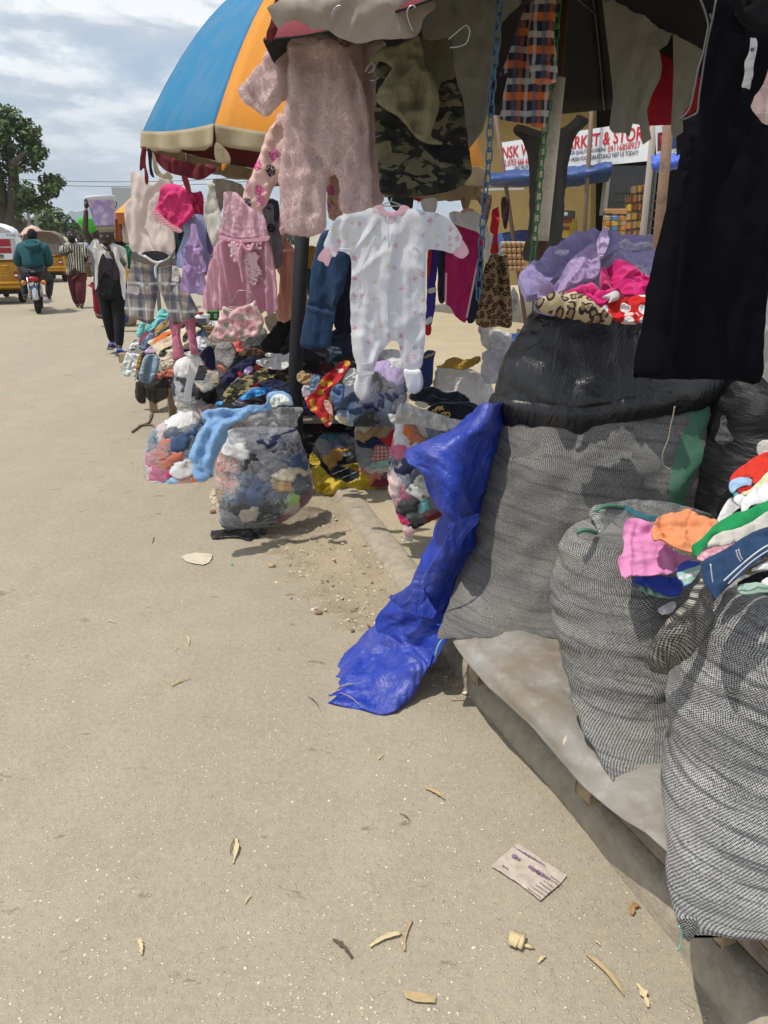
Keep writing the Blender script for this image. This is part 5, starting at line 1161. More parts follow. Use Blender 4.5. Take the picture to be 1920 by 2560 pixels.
# --- the far stall: left to right
cream = F_('cream_satin',(.88,.77,.71),rough=.45,sheen=.05,wr=.5,wrs=7,trans=.4)
cv = cloth('cream_vest','cream satin sleeveless blouse hanging at the far left of the stall','blouse',[(845,1125),(905,1118),(935,1150),(1000,1200),(1060,1130),(1130,1190),(1080,1230),(1130,1500),(1135,1520),(1120,1655),(1000,1640),(860,1630),(828,1500),(815,1330),(850,1280)],5.37,cream,crop='A',yaw=-28,fold=.016,ff=(9,2.5),t=.014,creases=[((1060,1190),(960,1280),(925,1480),(1000,1620),-.02,.015),((900,1150),(880,1580),.015,.03)])
sm = [('x',.15,.24,0,(.10,.10,.13),.85),('x',.15,.07,.05,(.48,.28,.15),.75),('x',.15,.10,.09,(.55,.54,.55),.7),('y',.17,.22,0,(.08,.08,.11),.6),('y',.17,.10,.07,(.55,.53,.53),.6),('y',.17,.03,.12,(.50,.32,.2),.6)]
pls = F_('shorts_plaid',None,plaid((.235,.22,.215),sm),rough=.85,wr=.5)
ps = cloth('plaid_shorts','grey and tan plaid cargo shorts with a white drawstring','shorts',[(1060,672),(1130,680),(1250,745),(1350,705),(1385,660),(1400,780),(1460,900),(1560,1080),(1582,1170),(1480,1215),(1395,1245),(1340,1130),(1275,960),(1262,1000),(1240,1130),(1215,1245),(1100,1210),(1002,1165),(1010,1000),(1030,830)],5.28,pls,crop='D',yaw=-28,fold=.016,ff=(8,3),t=.03,edge=.05,creases=[((1260,760),(1268,960),-.02,.012),((1100,900),(1200,930),-.012,.01)])
cloth('waistband',None,None,[(1062,668),(1110,690),(1180,730),(1250,760),(1330,735),(1380,680),(1388,640),(1380,700),(1340,770),(1250,790),(1170,770),(1050,730)],5.22,F_('brown_waist',(.12,.10,.085)),crop='D',yaw=-28,parent=ps,t=.01,fold=.002,res=30)
cloth('waist_opening',None,None,[(1130,680),(1250,660),(1350,700),(1250,745)],5.31,F_('dark_lining',(.03,.028,.035)),crop='D',yaw=-28,parent=ps,t=.006,fold=.002,res=14)
MB().tube([tuple(q) for q in catmull([tuple(P(*px('D',x,y),5.21)) for x,y in [(1150,700),(1220,745),(1265,755),(1300,745),(1262,765),(1240,800),(1248,880)]],24)],.009,6).wbuild('drawstring',wht,ps,True)
cloth('cargo_pocket',None,None,[(1030,945),(1105,960),(1100,1010),(1060,1005),(1012,990)],5.21,F_('pocket_pale',(.42,.38,.36)),crop='D',yaw=-28,parent=ps,t=.015,fold=.004,res=16)
tgp = cloth('price_tag',None,None,[(1374,778),(1424,785),(1426,905),(1370,900)],5.17,plain('tag_card',(.62,.60,.54),.6),crop='D',yaw=-28,parent=ps,t=.003,edge=.004,fold=0,res=10,sharp=True)
cloth('tag_print',None,None,[(1390,800),(1408,802),(1408,818),(1390,816)],5.16,plain('tag_green',(.25,.27,.16),.6),crop='D',yaw=-28,parent=ps,t=.001,edge=.002,fold=0,res=6,sharp=True)
cloth('tag_print',None,None,[(1388,850),(1420,854),(1420,862),(1388,858)],5.16,plain('tag_red',(.45,.2,.16),.6),crop='D',yaw=-28,parent=ps,t=.001,edge=.002,fold=0,res=6,sharp=True)
hot = F_('hot_pink_cotton',(.62,.035,.16),rough=.75); hotd = F_('deep_pink_cotton',(.45,.02,.085),rough=.75)
hp = cloth('pink_shorts','hot pink shorts with a checked hem pegged beside the cream blouse','shorts',[(1060,1205),(1140,1192),(1200,1215),(1235,1240),(1240,1300),(1270,1390),(1200,1450),(1170,1490),(1100,1455),(1020,1380),(1005,1365),(1030,1290)],5.10,hot,crop='A',yaw=-28,fold=.018,ff=(8,6),t=.03,edge=.04,crump=.012)
cloth('pink_shorts_leg',None,None,[(1200,1225),(1260,1248),(1310,1240),(1325,1330),(1325,1395),(1270,1390),(1230,1340)],5.11,hotd,crop='A',yaw=-28,parent=hp,fold=.01,t=.025,edge=.04)
cloth('checked_hem',None,None,[(1000,1355),(1040,1390),(1110,1450),(1180,1490),(1160,1508),(1090,1475),(1030,1430),(985,1388)],5.04,F_('pink_gingham',None,plaid((.68,.45,.46),[('x',.014,.4,0,(.5,.06,.13),.6),('y',.014,.4,0,(.5,.06,.13),.6)])),crop='A',yaw=-28,parent=hp,fold=.004,t=.012,res=30)
peri = F_('periwinkle_satin',(.48,.53,.80),rough=.5,wr=.3,trans=.4); lil = F_('lilac_satin',(.58,.41,.68),rough=.5,wr=.3,trans=.4); lild = F_('lilac_cotton',(.40,.27,.50),rough=.7)
cloth('periwinkle_dress','periwinkle blue strappy dress hanging beneath the hot pink shorts','dress',[(465,330),(490,312),(520,312),(535,350),(560,420),(555,348),(620,350),(640,400),(645,560),(660,680),(640,740),(560,750),(470,740),(425,730),(435,620),(470,520),(478,430)],5.11,peri,crop='E',yaw=-28,fold=.014,ff=(10,3),t=.014)
ld = cloth('lilac_dress','tiered lilac dress with thin straps hanging over the periwinkle one','dress',[(532,420),(560,412),(575,450),(600,530),(625,600),(620,640),(632,770),(640,850),(640,940),(560,930),(460,920),(458,850),(472,770),(485,640),(478,620),(500,570),(530,500)],5.00,lil,crop='E',yaw=-28,fold=.016,ff=(14,3),t=.016)
cloth('ruffle',None,None,[(500,565),(560,590),(610,590),(628,630),(600,655),(540,640),(478,625)],4.96,lil,crop='E',yaw=-28,parent=ld,fold=.02,ff=(22,5),t=.012,res=30)
cloth('ruffle',None,None,[(478,700),(560,735),(625,690),(632,770),(560,782),(470,770)],4.96,lil,crop='E',yaw=-28,parent=ld,fold=.02,ff=(22,5),t=.012,res=30)
cloth('lilac_shift','darker lilac shift hanging behind the tiered dress','dress',[(590,490),(660,490),(700,620),(690,700),(670,690),(640,800),(600,640)],5.15,lild,crop='E',yaw=-28,fold=.012,t=.012)
cloth('white_blouse','white blouse sleeve hanging beside the pink tulle dress','blouse',[(648,118),(680,108),(712,130),(700,160),(720,220),(745,320),(785,430),(798,465),(740,490),(735,540),(700,590),(680,560),(640,420),(628,330),(640,230),(665,150)],4.87,F_('off_white_cotton',(.66,.63,.56),trans=.15),crop='E',yaw=-28,fold=.014,ff=(12,3),t=.025,edge=.03)
cloth('beige_shirt','beige shirt hanging in shade behind the tulle dress bodice','shirt',[(690,80),(900,120),(910,230),(850,190),(770,190),(750,330),(715,200)],5.10,F_('beige_cotton',(.36,.30,.23)),crop='E',yaw=-28,fold=.014,t=.014)
tul = F_('pink_tulle',(.88,.56,.66),rough=.7,sheen=.2,trans=.5,wr=.3,wrs=8); lace = F_('pink_lace',None,prints((.80,.48,.58),[(.88,.66,.72),(.84,.56,.65)],40,.42,.95,.6),rough=.8,trans=.35)
td = cloth('tulle_dress','pink tulle party dress with lace bodice and a tied sash','dress',[(750,520),(850,530),(1000,525),(1095,515),(1140,640),(1165,800),(1180,1000),(1175,1050),(1090,1085),(1060,1060),(1030,1085),(900,1060),(740,1050),(622,1040),(640,900),(690,680)],4.73,tul,crop='E',yaw=-28,fold=.052,ff=(15,1.0),t=.03,edge=.05,res=64,crisp=True,creases=[((860,540),(880,1060),-.05,.03),((990,540),(1060,1060),-.04,.03)])
cloth('lace_bodice',None,None,[(770,180),(850,175),(900,215),(990,300),(1050,230),(1065,340),(1090,410),(1095,520),(1000,530),(850,535),(748,520),(745,480),(765,420),(760,320),(770,240)],4.70,lace,crop='E',yaw=-28,parent=td,fold=.012,t=.02,crump=.004,cf=26)
cloth('sash',None,None,[(745,500),(850,525),(1000,520),(1098,500),(1098,535),(1000,548),(850,550),(745,530)],4.66,F_('pink_satin',(.66,.33,.42),rough=.45),crop='E',yaw=-28,parent=td,fold=.006,t=.014,res=40)
for pp in ([(890,540),(930,600),(970,605),(990,560)],[(905,560),(890,660),(900,760),(915,850)],[(900,560),(880,640),(885,700),(895,740)]):
    MB().tube([tuple(q) for q in catmull([tuple(P(*px('E',x,y),4.63)) for x,y in pp],16)],.010,6).wbuild('sash_tie',MATS['pink_satin'],td,True)
r5 = np.random.RandomState(8); fm = MB()
for k in range(46):
    f = r5.rand(); x,y = (1000 + 22 * r5.randn() - 20 * f,560 + 280 * f) if k < 36 else (855 + 14 * r5.randn(),570 + 110 * f); c = P(*px('E',x,y),4.65); s = .011 + .008 * r5.rand()
    for j in range(5):
        a = j * 1.257 + r5.rand(); fm.ball(c + Vector((math.cos(a) * s,-.01,math.sin(a) * s)),(s * .6,.004,s * .6),6,4)
fm.wbuild('lace_flowers',F_('lace_flower',(.74,.50,.54)),td,True)['kind'] = 'stuff'
flo = F_('rose_print',None,prints((.60,.36,.37),[(.24,.28,.18),(.72,.60,.56),(.55,.22,.28),(.30,.33,.24)],26,.46,.9,.8),rough=.85)
fsx = cloth('floral_shorts','pink rose printed shorts clipped to a wire hanger below the tulle dress','shorts',[(765,1022),(850,1045),(975,995),(1000,968),(1020,1040),(1050,1090),(1062,1150),(1020,1240),(960,1250),(840,1290),(740,1285),(655,1272),(700,1190),(740,1100)],4.50,flo,crop='E',yaw=-28,fold=.016,ff=(12,5),t=.03,edge=.04,crump=.014,cf=12)
MB().tube([tuple(q) for q in catmull([tuple(P(*px('E',x,y),4.50)) for x,y in [(820,1010),(860,940),(880,910),(930,912),(965,950),(972,985),(900,1030),(800,1030)]],30)],.003,6).wbuild('hanger',metal_wire,fsx,True)
pnk = F_('rose_pink_cotton',(.56,.18,.27),rough=.8)
cloth('pink_trousers','rose pink child\'s trousers hanging below the plaid shorts','trousers',[(605,200),(700,190),(820,195),(915,140),(930,300),(945,480),(965,600),(900,610),(860,600),(845,450),(820,300),(800,235),(750,290),(745,380),(765,480),(780,640),(720,665),(645,680),(650,560),(635,400)],5.46,pnk,crop='O',yaw=-28,fold=.014,ff=(9,2),t=.025,edge=.03)
gt = cloth('grey_tshirt','grey T-shirt with a dark portrait print hanging behind the tulle dress','T-shirt',[(1060,240),(1170,240),(1195,400),(1205,560),(1195,720),(1150,740),(1120,620),(1095,480),(1060,340)],5.00,F_('grey_melange',(.19,.185,.19),rough=.9),crop='E',yaw=-28,fold=.012,t=.014)
blk = F_('print_black',(.03,.03,.035),rough=.7)
cloth('hair_print',None,None,[(1080,240),(1160,245),(1178,330),(1160,400),(1140,380),(1140,280),(1100,262),(1075,300),(1070,270)],4.98,blk,crop='E',yaw=-28,parent=gt,t=.003,fold=.003,res=26)
cloth('mouth_print',None,None,[(1085,295),(1105,290),(1118,300),(1100,308)],4.98,blk,crop='E',yaw=-28,parent=gt,t=.002,fold=0,res=10)
tr = [P(*px('E',1117 + 22 * math.cos(a),443 + 25 * math.sin(a)),4.97) for a in np.linspace(0,6.28,17)[:-1]]
MB().tube([tuple(q) for q in tr],.008,5,closed=True).wbuild('round_badge',blk,gt)
cloth('badge_bar',None,None,[(1103,432),(1132,440),(1132,450),(1103,445)],4.97,blk,crop='E',yaw=-28,parent=gt,t=.002,fold=0,res=8)
pch = F_('peach_tulle',(.80,.50,.40),rough=.7,trans=.5,sheen=.3)
pd = cloth('peach_dress','peach dress with sequinned hem hanging beside the black pole','dress',[(1225,460),(1245,455),(1250,520),(1300,600),(1330,700),(1380,840),(1395,950),(1390,1080),(1320,1100),(1285,1110),(1225,1140),(1155,1105),(1180,950),(1195,800),(1170,760),(1185,670),(1215,600)],5.0,pch,crop='E',yaw=-28,fold=.04,ff=(16,1.2),t=.02,crisp=True,edge=.04)
cloth('peach_sash',None,None,[(1205,600),(1300,600),(1305,618),(1205,622)],4.95,F_('peach_satin',(.68,.33,.25),rough=.5),crop='E',yaw=-28,parent=pd,fold=.003,t=.01,res=20)
# dark pole and jeans
t_ = P(*px('E',1345,600),4.6); b_ = P(*px('E',1300,1480),4.6)
bp0 = empty('parasol_pole',Vector((b_.x - .02,4.6,0)),'black painted pole of the blue and orange parasol standing in the clothes heap','pole')
tp_ = t_ + (t_ - b_).normalized() * .75
MB().tube([(0,0,0),b_ - bp0.location,tp_ - bp0.location],.042,12).build('pole',plain('black_pole_paint2',(.010,.010,.015),.75),bp0,smooth=True)
den = F_('dark_denim',None,denim((.014,.035,.085),(.028,.065,.14)),rough=.9,wr=.5)
jn = cloth('jeans','dark blue jeans hanging beside the sleepsuit','jeans',[(1510,470),(1620,470),(1720,480),(1715,600),(1660,900),(1620,1000),(1580,1160),(1545,1320),(1500,1335),(1350,1330),(1355,1200),(1395,1000),(1415,800),(1440,650)],4.3,den,crop='E',yaw=-28,fold=.014,ff=(9,2),t=.03,edge=.04,creases=[((1400,1010),(1500,1025),(1590,1060),-.014,.012),((1385,1020),(1560,1080),.008,.01)])
cloth('ochre_cloth','ochre cloth showing between the black pole and the jeans','cloth',[(1355,590),(1460,590),(1450,730),(1360,730)],5.2,F_('ochre_cotton',(.40,.20,.02)),crop='E',yaw=-28,fold=.008,t=.01)
cloth('green_teal_cloth','strip of dark teal cloth behind the jeans','cloth',[(1370,735),(1440,735),(1420,960),(1400,960)],5.3,F_('teal_dark',(.02,.08,.08)),crop='E',yaw=-28,fold=.008,t=.01)
cloth('dark_jacket','dark teal jacket hanging between the cream blouse and the dresses','jacket',[(405,480),(470,470),(465,560),(430,640),(420,720),(400,700),(395,600)],5.8,F_('dark_teal_cloth',(.012,.03,.04)),crop='E',yaw=-28,fold=.008,t=.014)
cloth('dark_long_garment','long dark indigo garment hanging behind the jeans','garment',[(1560,610),(1700,600),(1760,900),(1740,1200),(1600,1180)],4.9,F_('indigo_dark',(.012,.012,.03)),crop='E',yaw=-28,fold=.012,t=.014)
# ------------------------------------------------------------------ clear bags with the clothes pressed inside them
PAL = {'navy': (.016,.020,.06),'black': (.014,.014,.016),'white': (.68,.67,.66),'cream': (.58,.50,.38),'grey': (.20,.20,.215),'coral': (.55,.17,.11),'pink': (.66,.30,.36),'hotpink': (.62,.04,.17),'red': (.45,.02,.02),
       'blue': (.06,.14,.35),'lightblue': (.32,.48,.68),'denim': (.05,.09,.18),'teal': (.03,.12,.15),'mustard': (.42,.24,.06),'tan': (.38,.25,.12),'peach': (.62,.38,.28),'green': (.03,.22,.09),'mint': (.30,.52,.42),'lime': (.35,.65,.08),
       'maroon': (.16,.02,.03),'orange': (.65,.16,.04),'lilac': (.44,.34,.56),'charcoal': (.045,.045,.05),'slate': (.10,.12,.16),'aqua': (.16,.50,.50),'palepink': (.70,.50,.48),'brown': (.13,.075,.045)}
def cm_(k):
    return F_('cloth_' + k,PAL[k],wr=.6,wrs=12) if k in PAL else MATS[k]
F_('ditsy_floral',None,prints((.56,.36,.28),[(.50,.10,.07),(.60,.16,.10),(.08,.08,.14),(.66,.55,.45)],48,.46,.95,.6),rough=.8)
F_('gingham_red',None,plaid((.55,.45,.42),[('x',.022,.5,0,(.35,.05,.06),.7),('y',.022,.5,0,(.35,.05,.06),.7)]))
F_('spotted_white',None,dots((.62,.62,.58),(.16,.18,.17),22,.20,.5)); F_('black_white_check',None,plaid((.02,.02,.022),[('x',.02,.25,0,(.45,.45,.43),.8),('y',.02,.25,0,(.45,.45,.43),.8)]))
F_('white_script',None,prints((.015,.015,.017),[(.6,.58,.52)],30,.3,.55,1.2))
def bag(name,label,rows,crop,film,seeds,where,group,n=96,m=64,wr=.015,bulge=.003,cat='bag of clothes'):
    B,u,v = loft(rows,n,m,2.2,.008,(5,5),0,.93,crop); th = np.arange(n); th = np.where(th > n // 2,th - n,th)
    sel = np.abs(th) <= n * .30; cen = B.mean(1,keepdims=True); rad = B - cen; rad[:,:,2] = 0; rad /= np.linalg.norm(rad,axis=2)[...,None] + 1e-9
    sx = []
    for s in seeds: q = P(*px(crop,s[0],s[1]),rows[len(rows) // 2][3]); sx.append((q.x,q.z))
    sx = np.array(sx); pos = B.reshape(-1,3); wq = pos + .05 * np.stack([fbm(pos * 11 + 3,3),0 * pos[:,0],fbm(pos * 11 + 43,3)],1)
    ra = np.random.RandomState(len(seeds) * 7 + m); an = ra.uniform(-.9,.9,len(seeds)); st_ = ra.uniform(1.3,2.6,len(seeds)); dx_,dz_ = wq[:,None,0] - sx[None,:,0],wq[:,None,2] - sx[None,:,1]
    ids = np.argmin((dx_ * np.cos(an) + dz_ * np.sin(an)) ** 2 / st_ + (dz_ * np.cos(an) - dx_ * np.sin(an)) ** 2 * st_,1).reshape(m,n)
    for si,s in enumerate(seeds):
        mine = ids == si; vi = {}; V = []; F = []; UV = []
        other = B[(~mine) & sel[None,:]]
        for i in range(m - 1):
            for j in range(n):
                l = (j + 1) % n
                if not (sel[j] and sel[l]): continue
                c = int(mine[i,j]) + int(mine[i + 1,j]) + int(mine[i + 1,l]) + int(mine[i,l])
                if c >= 2:
                    f = []
                    for a in ((i,j),(i + 1,j),(i + 1,l),(i,l)):
                        if a not in vi: vi[a] = len(V); V.append(B[a]); UV.append((u[a],-v[a[0]]))
                        f.append(vi[a])
                    F.append(f)
        if len(F) < 2: continue
        pr = list(range(len(V)))
        def fd(a):
            while pr[a] != a: pr[a] = pr[pr[a]]; a = pr[a]
            return a
        for f in F:
            for k in f[1:]: pr[fd(k)] = fd(f[0])
        cnt = {}
        for f in F: cnt[fd(f[0])] = cnt.get(fd(f[0]),0) + 1
        top_ = max(cnt,key=cnt.get); F = [f for f in F if fd(f[0]) == top_]; us = sorted({k for f in F for k in f}); re_ = {k: i for i,k in enumerate(us)}; ks = list(vi); F = [[re_[k] for k in f] for f in F]; V = [V[k] for k in us]; UV = [UV[k] for k in us]; vi = {ks[k]: 0 for k in us}
        keys = list(vi); V = np.array(V); rd = np.array([rad[a] for a in keys])
        d = np.min(np.linalg.norm(V[:,None] - other[None,::3],axis=2),1) if len(other) else np.full(len(V),.1)
        dm = np.array([1.0 if mine[a] else 0.0 for a in keys]); a_ = ra.uniform(0,3.1); rm_ = np.array([[math.cos(a_) * 7,0,-math.sin(a_) * 17],[0,8,0],[math.sin(a_) * 7,0,math.cos(a_) * 17]]); h = ra.uniform(-.009,.007) + bulge * (1 - np.exp(-d / .022)) * dm - .004 * (1 - dm) + wr * -ridged(V @ rm_ + si * 3.1,4) * (.3 + .7 * dm)
        V1 = V + rd * h[:,None]; V2 = V - rd * .035; N = len(V); ed = {}
        for f in F:
            for k in range(4): a,b = f[k],f[(k + 1) % 4]; ed[(a,b)] = 1
        FF = [tuple(f) for f in F] + [tuple(N + k for k in f[::-1]) for f in F] + [(b,a,N + a,N + b) for (a,b) in ed if (b,a) not in ed]
        tag(world_obj('packed_garment',np.concatenate([V1,V2]),FF,cm_(s[2]),None,UV + UV),s[3] + ' ' + where,'garment','clothes packed in ' + group)
    B2,u,v = loft(rows,80,60,2.2,.006,(6,4),.006,1.0,crop)
    return loft_obj(name,label,cat,B2,u,v,film,group='polythene bags of clothes',cap=(True,True))
A_rows = [(760,800,1312,4.14,.55),(810,752,1338,4.14,.66),(880,718,1356,4.15,.72),(960,700,1385,4.16,.76),(1050,690,1408,4.16,.78),(1150,700,1432,4.14,.78),(1250,724,1428,4.12,.76),(1330,738,1352,4.10,.72),(1400,742,1250,4.08,.66),(1450,752,1150,4.06,.5),(1478,785,1060,4.04,.3)]
bagA = bag('clear_bag','big clear polythene bag packed with mixed clothes, standing on the road under the blue fleece',A_rows,'G',clear_film,
    [(840,960,'ditsy_floral','red and peach ditsy floral garment pressed inside the big clear bag'),(830,1090,'ditsy_floral','lower fold of ditsy floral cloth in the big clear bag'),(1000,940,'charcoal','charcoal garment beside the floral one'),(1110,930,'grey','grey knitted garment near the middle top'),(1160,1010,'grey','grey sleeve lying diagonally'),(1240,860,'navy','navy garment near the upper right rim'),
     (1270,1050,'cream','cream crumpled garment at the right'),(1230,1110,'tan','tan frill garment at the right'),(1020,1070,'denim','denim blue garment at the centre'),(880,860,'white','white cloth edge just under the rim'),(930,1180,'denim','dark denim fold across the middle'),(1060,1150,'denim','faded denim piece at the centre'),(1180,1170,'slate','small slate piece near the centre right'),
     (740,1120,'peach','peach garment at the left side'),(720,1200,'mustard','mustard scrap at the left side'),(790,1260,'charcoal','charcoal garment low on the left'),(820,1330,'grey','grey sleeve slanting low on the left'),(920,1240,'black','charcoal cloth behind the cream toy shape'),(1020,1300,'cream','cream soft piece like a plush toy'),(1130,1340,'white_script','black garment with white scribbled lettering'),(1190,1230,'black','black piece low on the right'),
     (1040,1410,'black_white_check','black and white checked piece near the bottom'),(1300,1210,'lime','small lime green piece'),(1380,1230,'maroon','maroon piece at the lower right edge'),(1300,1290,'cream','pale printed piece at the lower right'),(1240,1360,'red','small red piece near the bottom right'),(1330,960,'denim','blue piece by the right edge'),(850,1420,'grey','grey piece at the bottom left'),(960,1460,'black','black piece along the bottom'),(1340,1120,'charcoal','dark piece at the right bulge')],'in the foreground bag','the foreground clear bag',n=120,m=84)
cloth('bag_rim',None,None,[(820,860),(800,800),(840,740),(900,690),(980,655),(1060,620),(1180,590),(1260,588),(1345,588),(1356,612),(1335,640),(1310,690),(1318,720),(1290,745),(1180,790),(1060,820),(960,850),(880,856)],3.86,milky_film,tilt=20,crop='G',parent=bagA,fold=.012,ff=(5,14),t=.016,edge=.05,crump=.022,cf=7,res=56)
fl_m = F_('blue_fleece',(.28,.50,.78),rough=.95,sheen=.6,bs=500,bd=.5,wr=.5,wrs=16,var=.25)
bf = cloth('fleece_garment','light blue fleece garment draped over the mouth of the big clear bag','fleece',[(618,676),(610,632),(650,605),(760,592),(850,600),(960,580),(1050,565),(1085,540),(1092,500),(1130,472),(1200,466),(1258,498),(1282,556),(1278,580),(1200,572),(1130,592),(1060,612),(970,650),(880,694),(805,740),(795,830),(745,900),(705,990),(685,1075),(625,1140),(575,1130),(545,1072),(538,1000),(512,962),(540,872),(590,760),(640,695)],3.80,fl_m,tilt=22,crop='G',fold=.016,t=.04,edge=.06,crump=.026,cf=4.5,res=64,bow=.0,
           creases=[((660,660),(760,640),(870,650),-.02,.022),((800,660),(700,720),(640,900),(600,1080),-.018,.022),((760,720),(700,850),(650,1000),.03,.025),((1000,590),(1080,580),-.03,.02),((1120,520),(1180,560),.03,.03),((720,700),(610,800),(560,960),.02,.02)])
fuzz(bf,16000,.0075,fl_m,5)
ff_ = cloth('pale_lining',None,None,[(1110,540),(1140,495),(1200,490),(1250,520),(1268,572),(1200,570),(1130,588)],3.74,F_('fleece_pale',(.62,.66,.62),rough=.95,sheen=.5),tilt=22,crop='G',parent=bf,fold=.02,ff=(24,4),t=.03,edge=.04,res=30)
B_rows = [(622,440,520,5.2,.3),(650,392,565,5.2,.5),(720,282,622,5.2,.65),(780,226,642,5.2,.72),(880,192,652,5.18,.76),(980,176,658,5.16,.76),(1060,180,662,5.13,.74),(1120,200,662,5.1,.68),(1152,235,650,5.06,.5)]
bag('clear_bag','squat clear bag of pink and coral clothes sitting on the road, leftmost of the bags',B_rows,'G',plastic_film('hazy_polythene',body=.26,hi=.5),[(360,820,'coral','coral jersey at the middle'),(330,900,'coral','coral gathered garment at the centre'),(420,930,'coral','coral sleeve running right'),(470,800,'denim','denim blue piece at the right'),(430,760,'slate','slate piece by the top'),(260,850,'slate','dark slate piece at the left'),(250,800,'teal','teal piece at the upper left'),
     (330,750,'palepink','pale pink piece near the knot'),(420,690,'white','white cloth under the knot'),(240,940,'hotpink','hot pink strip at the left'),(330,1040,'hotpink','hot pink strip low at the centre'),(220,1010,'palepink','pale pink towel at the lower left'),(260,1100,'palepink','pale pink towel along the bottom'),(420,1080,'lightblue','light blue piece at the bottom'),(500,1010,'white','white triangle piece at the right'),(540,1080,'orange','orange piece behind the blue sleeve'),(560,900,'navy','navy piece at the right edge'),(350,1130,'white','white edge at the base')],'in the squat leftmost bag','the leftmost clear bag')
# white shopping bag hanging at the table front,with a white belt and contents
C_rows = [(640,770,960,5.75,.4),(700,690,1010,5.75,.6),(760,655,1050,5.75,.7),(850,660,1160,5.75,.72),(930,650,1230,5.75,.76),(1030,636,1238,5.72,.8),(1130,655,1210,5.7,.8),(1230,690,1160,5.68,.8),(1330,710,1130,5.65,.76),(1450,740,1110,5.6,.7),(1560,760,1100,5.55,.6)]
bag('clear_bag','whitish polythene bag of black and cream clothes hanging at the end of the table',C_rows,'O',plastic_film('cloudy_polythene',body=.45,hi=.5),[(780,760,'white','white cotton at the top left'),(1000,860,'charcoal','charcoal shiny piece behind the belt'),(1150,900,'cream','cream knotted garment at the right'),(1050,960,'cream','cream strap lying diagonally'),(1120,1100,'black','black garment at the right'),(720,1020,'charcoal','charcoal piece at the left'),(920,1020,'charcoal','dark piece beside the belt'),(860,1180,'cream','cream piece below the belt'),(1000,1180,'cream','cream frill low at the centre'),(740,1150,'white','white wrap at the lower left'),(900,1320,'white','white cloth filling the base'),(1120,1240,'palepink','pale pink corner at the lower right')],'in the whitish bag','the whitish bag')
cloth('white_belt','stiff white cloth strip lying down the front of the whitish bag','strap',[(860,680),(985,645),(975,720),(935,830),(880,1020),(862,1180),(788,1168),(795,1010),(835,850)],5.40,F_('white_canvas',(.72,.71,.69)),crop='O',fold=.004,t=.012,tilt=12)
cloth('navy_sleeve','navy velvet sleeve flopping over the whitish bag','sleeve',[(965,630),(1010,570),(1065,515),(1130,525),(1160,640),(1165,740),(1150,800),(1110,815),(1050,770),(1025,690)],5.42,F_('navy_velvet',(.012,.010,.05),sheen=.5),crop='O',fold=.01,t=.04,edge=.05,crump=.01)
cloth('white_lace','white lace hem resting on the whitish bag','garment',[(830,650),(900,610),(960,600),(1000,560),(1010,590),(960,640),(860,665)],5.45,cm_('white'),crop='O',fold=.008,t=.015)
D_rows = [(470,1210,1380,5.6,.4),(520,1160,1410,5.6,.6),(600,1150,1450,5.6,.7),(680,1150,1470,5.58,.75),(760,1155,1480,5.55,.75),(840,1170,1470,5.5,.7),(940,1180,1450,5.45,.6)]
Bd,ud,vd = loft(D_rows,60,44,2.2,.012,(6,6),.02,1,'O'); loft_obj('grey_bag','plain grey polythene bag bulging beside the navy sleeve','bag',Bd,ud,vd,plastic_film('grey_polythene',body=.82,hi=.2,col_=(.36,.34,.325),rough=.35),group='polythene bags of clothes')
# ------------------------------------------------------------------ the far stall's table and the clothes on it
tbl = empty('stall_table',G(450,1010),'rough wooden stall table buried under the heap of bright clothes','table',rz=0)
l1,l2 = G(*px('O',415,1322)),G(*px('O',650,1392)); tl_ = tbl.location
for i,(q,hh) in enumerate([(l1,.5),(l2,.5),(l1 + Vector((.25,1.3,0)),.5),(l2 + Vector((.95,1.2,0)),.5)]):
    MB().box(q - tl_ + Vector((0,0,hh / 2)),(.07,.07,hh),R(20),bev=.004).build('leg',wood_pale,tbl)
MB().box((l1 + l2) / 2 - tl_ + Vector((.1,.0,.50)),(1.1,.05,.09),R(-22),bev=.004).build('front_rail',wood_pale,tbl)
for k in range(6): MB().box((l1 + l2) / 2 - tl_ + Vector((.32 + .02 * k,.12 + .22 * k,.56)),(1.25,.2,.022),R(-14),bev=.003).build('table_plank',wood_grey,tbl)
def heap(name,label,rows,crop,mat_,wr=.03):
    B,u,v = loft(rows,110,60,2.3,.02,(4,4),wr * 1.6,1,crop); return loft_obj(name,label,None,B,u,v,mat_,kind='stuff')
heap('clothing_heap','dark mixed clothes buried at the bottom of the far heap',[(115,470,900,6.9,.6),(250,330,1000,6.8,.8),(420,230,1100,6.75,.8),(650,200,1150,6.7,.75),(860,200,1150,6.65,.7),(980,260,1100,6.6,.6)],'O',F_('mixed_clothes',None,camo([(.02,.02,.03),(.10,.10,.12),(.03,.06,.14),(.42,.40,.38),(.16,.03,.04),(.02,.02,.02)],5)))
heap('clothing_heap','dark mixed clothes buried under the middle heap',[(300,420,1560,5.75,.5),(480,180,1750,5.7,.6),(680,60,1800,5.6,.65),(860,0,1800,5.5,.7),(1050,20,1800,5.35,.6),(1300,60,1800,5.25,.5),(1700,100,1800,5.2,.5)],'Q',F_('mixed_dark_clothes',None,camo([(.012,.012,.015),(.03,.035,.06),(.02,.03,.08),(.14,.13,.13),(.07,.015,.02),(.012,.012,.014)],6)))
HP = 'O'
def lie(name,label,cat,pts,D,m_,crop,t=.03,tilt=38,crump=.022,cf=9,group=None,yaw=0,parent=None,creases=(),res=40,edge=None):
    return cloth(name,label,cat,pts,D,cm_(m_) if isinstance(m_,str) else m_,tilt=tilt,yaw=yaw,crop=crop,t=t * .7,edge=edge or t * .7,crump=crump * .9,cf=cf * 1.25,fold=.006,group=group,parent=parent,creases=creases,res=res,sharp='cut',crisp=t < .045)
g1 = 'clothes heaped on the far table'
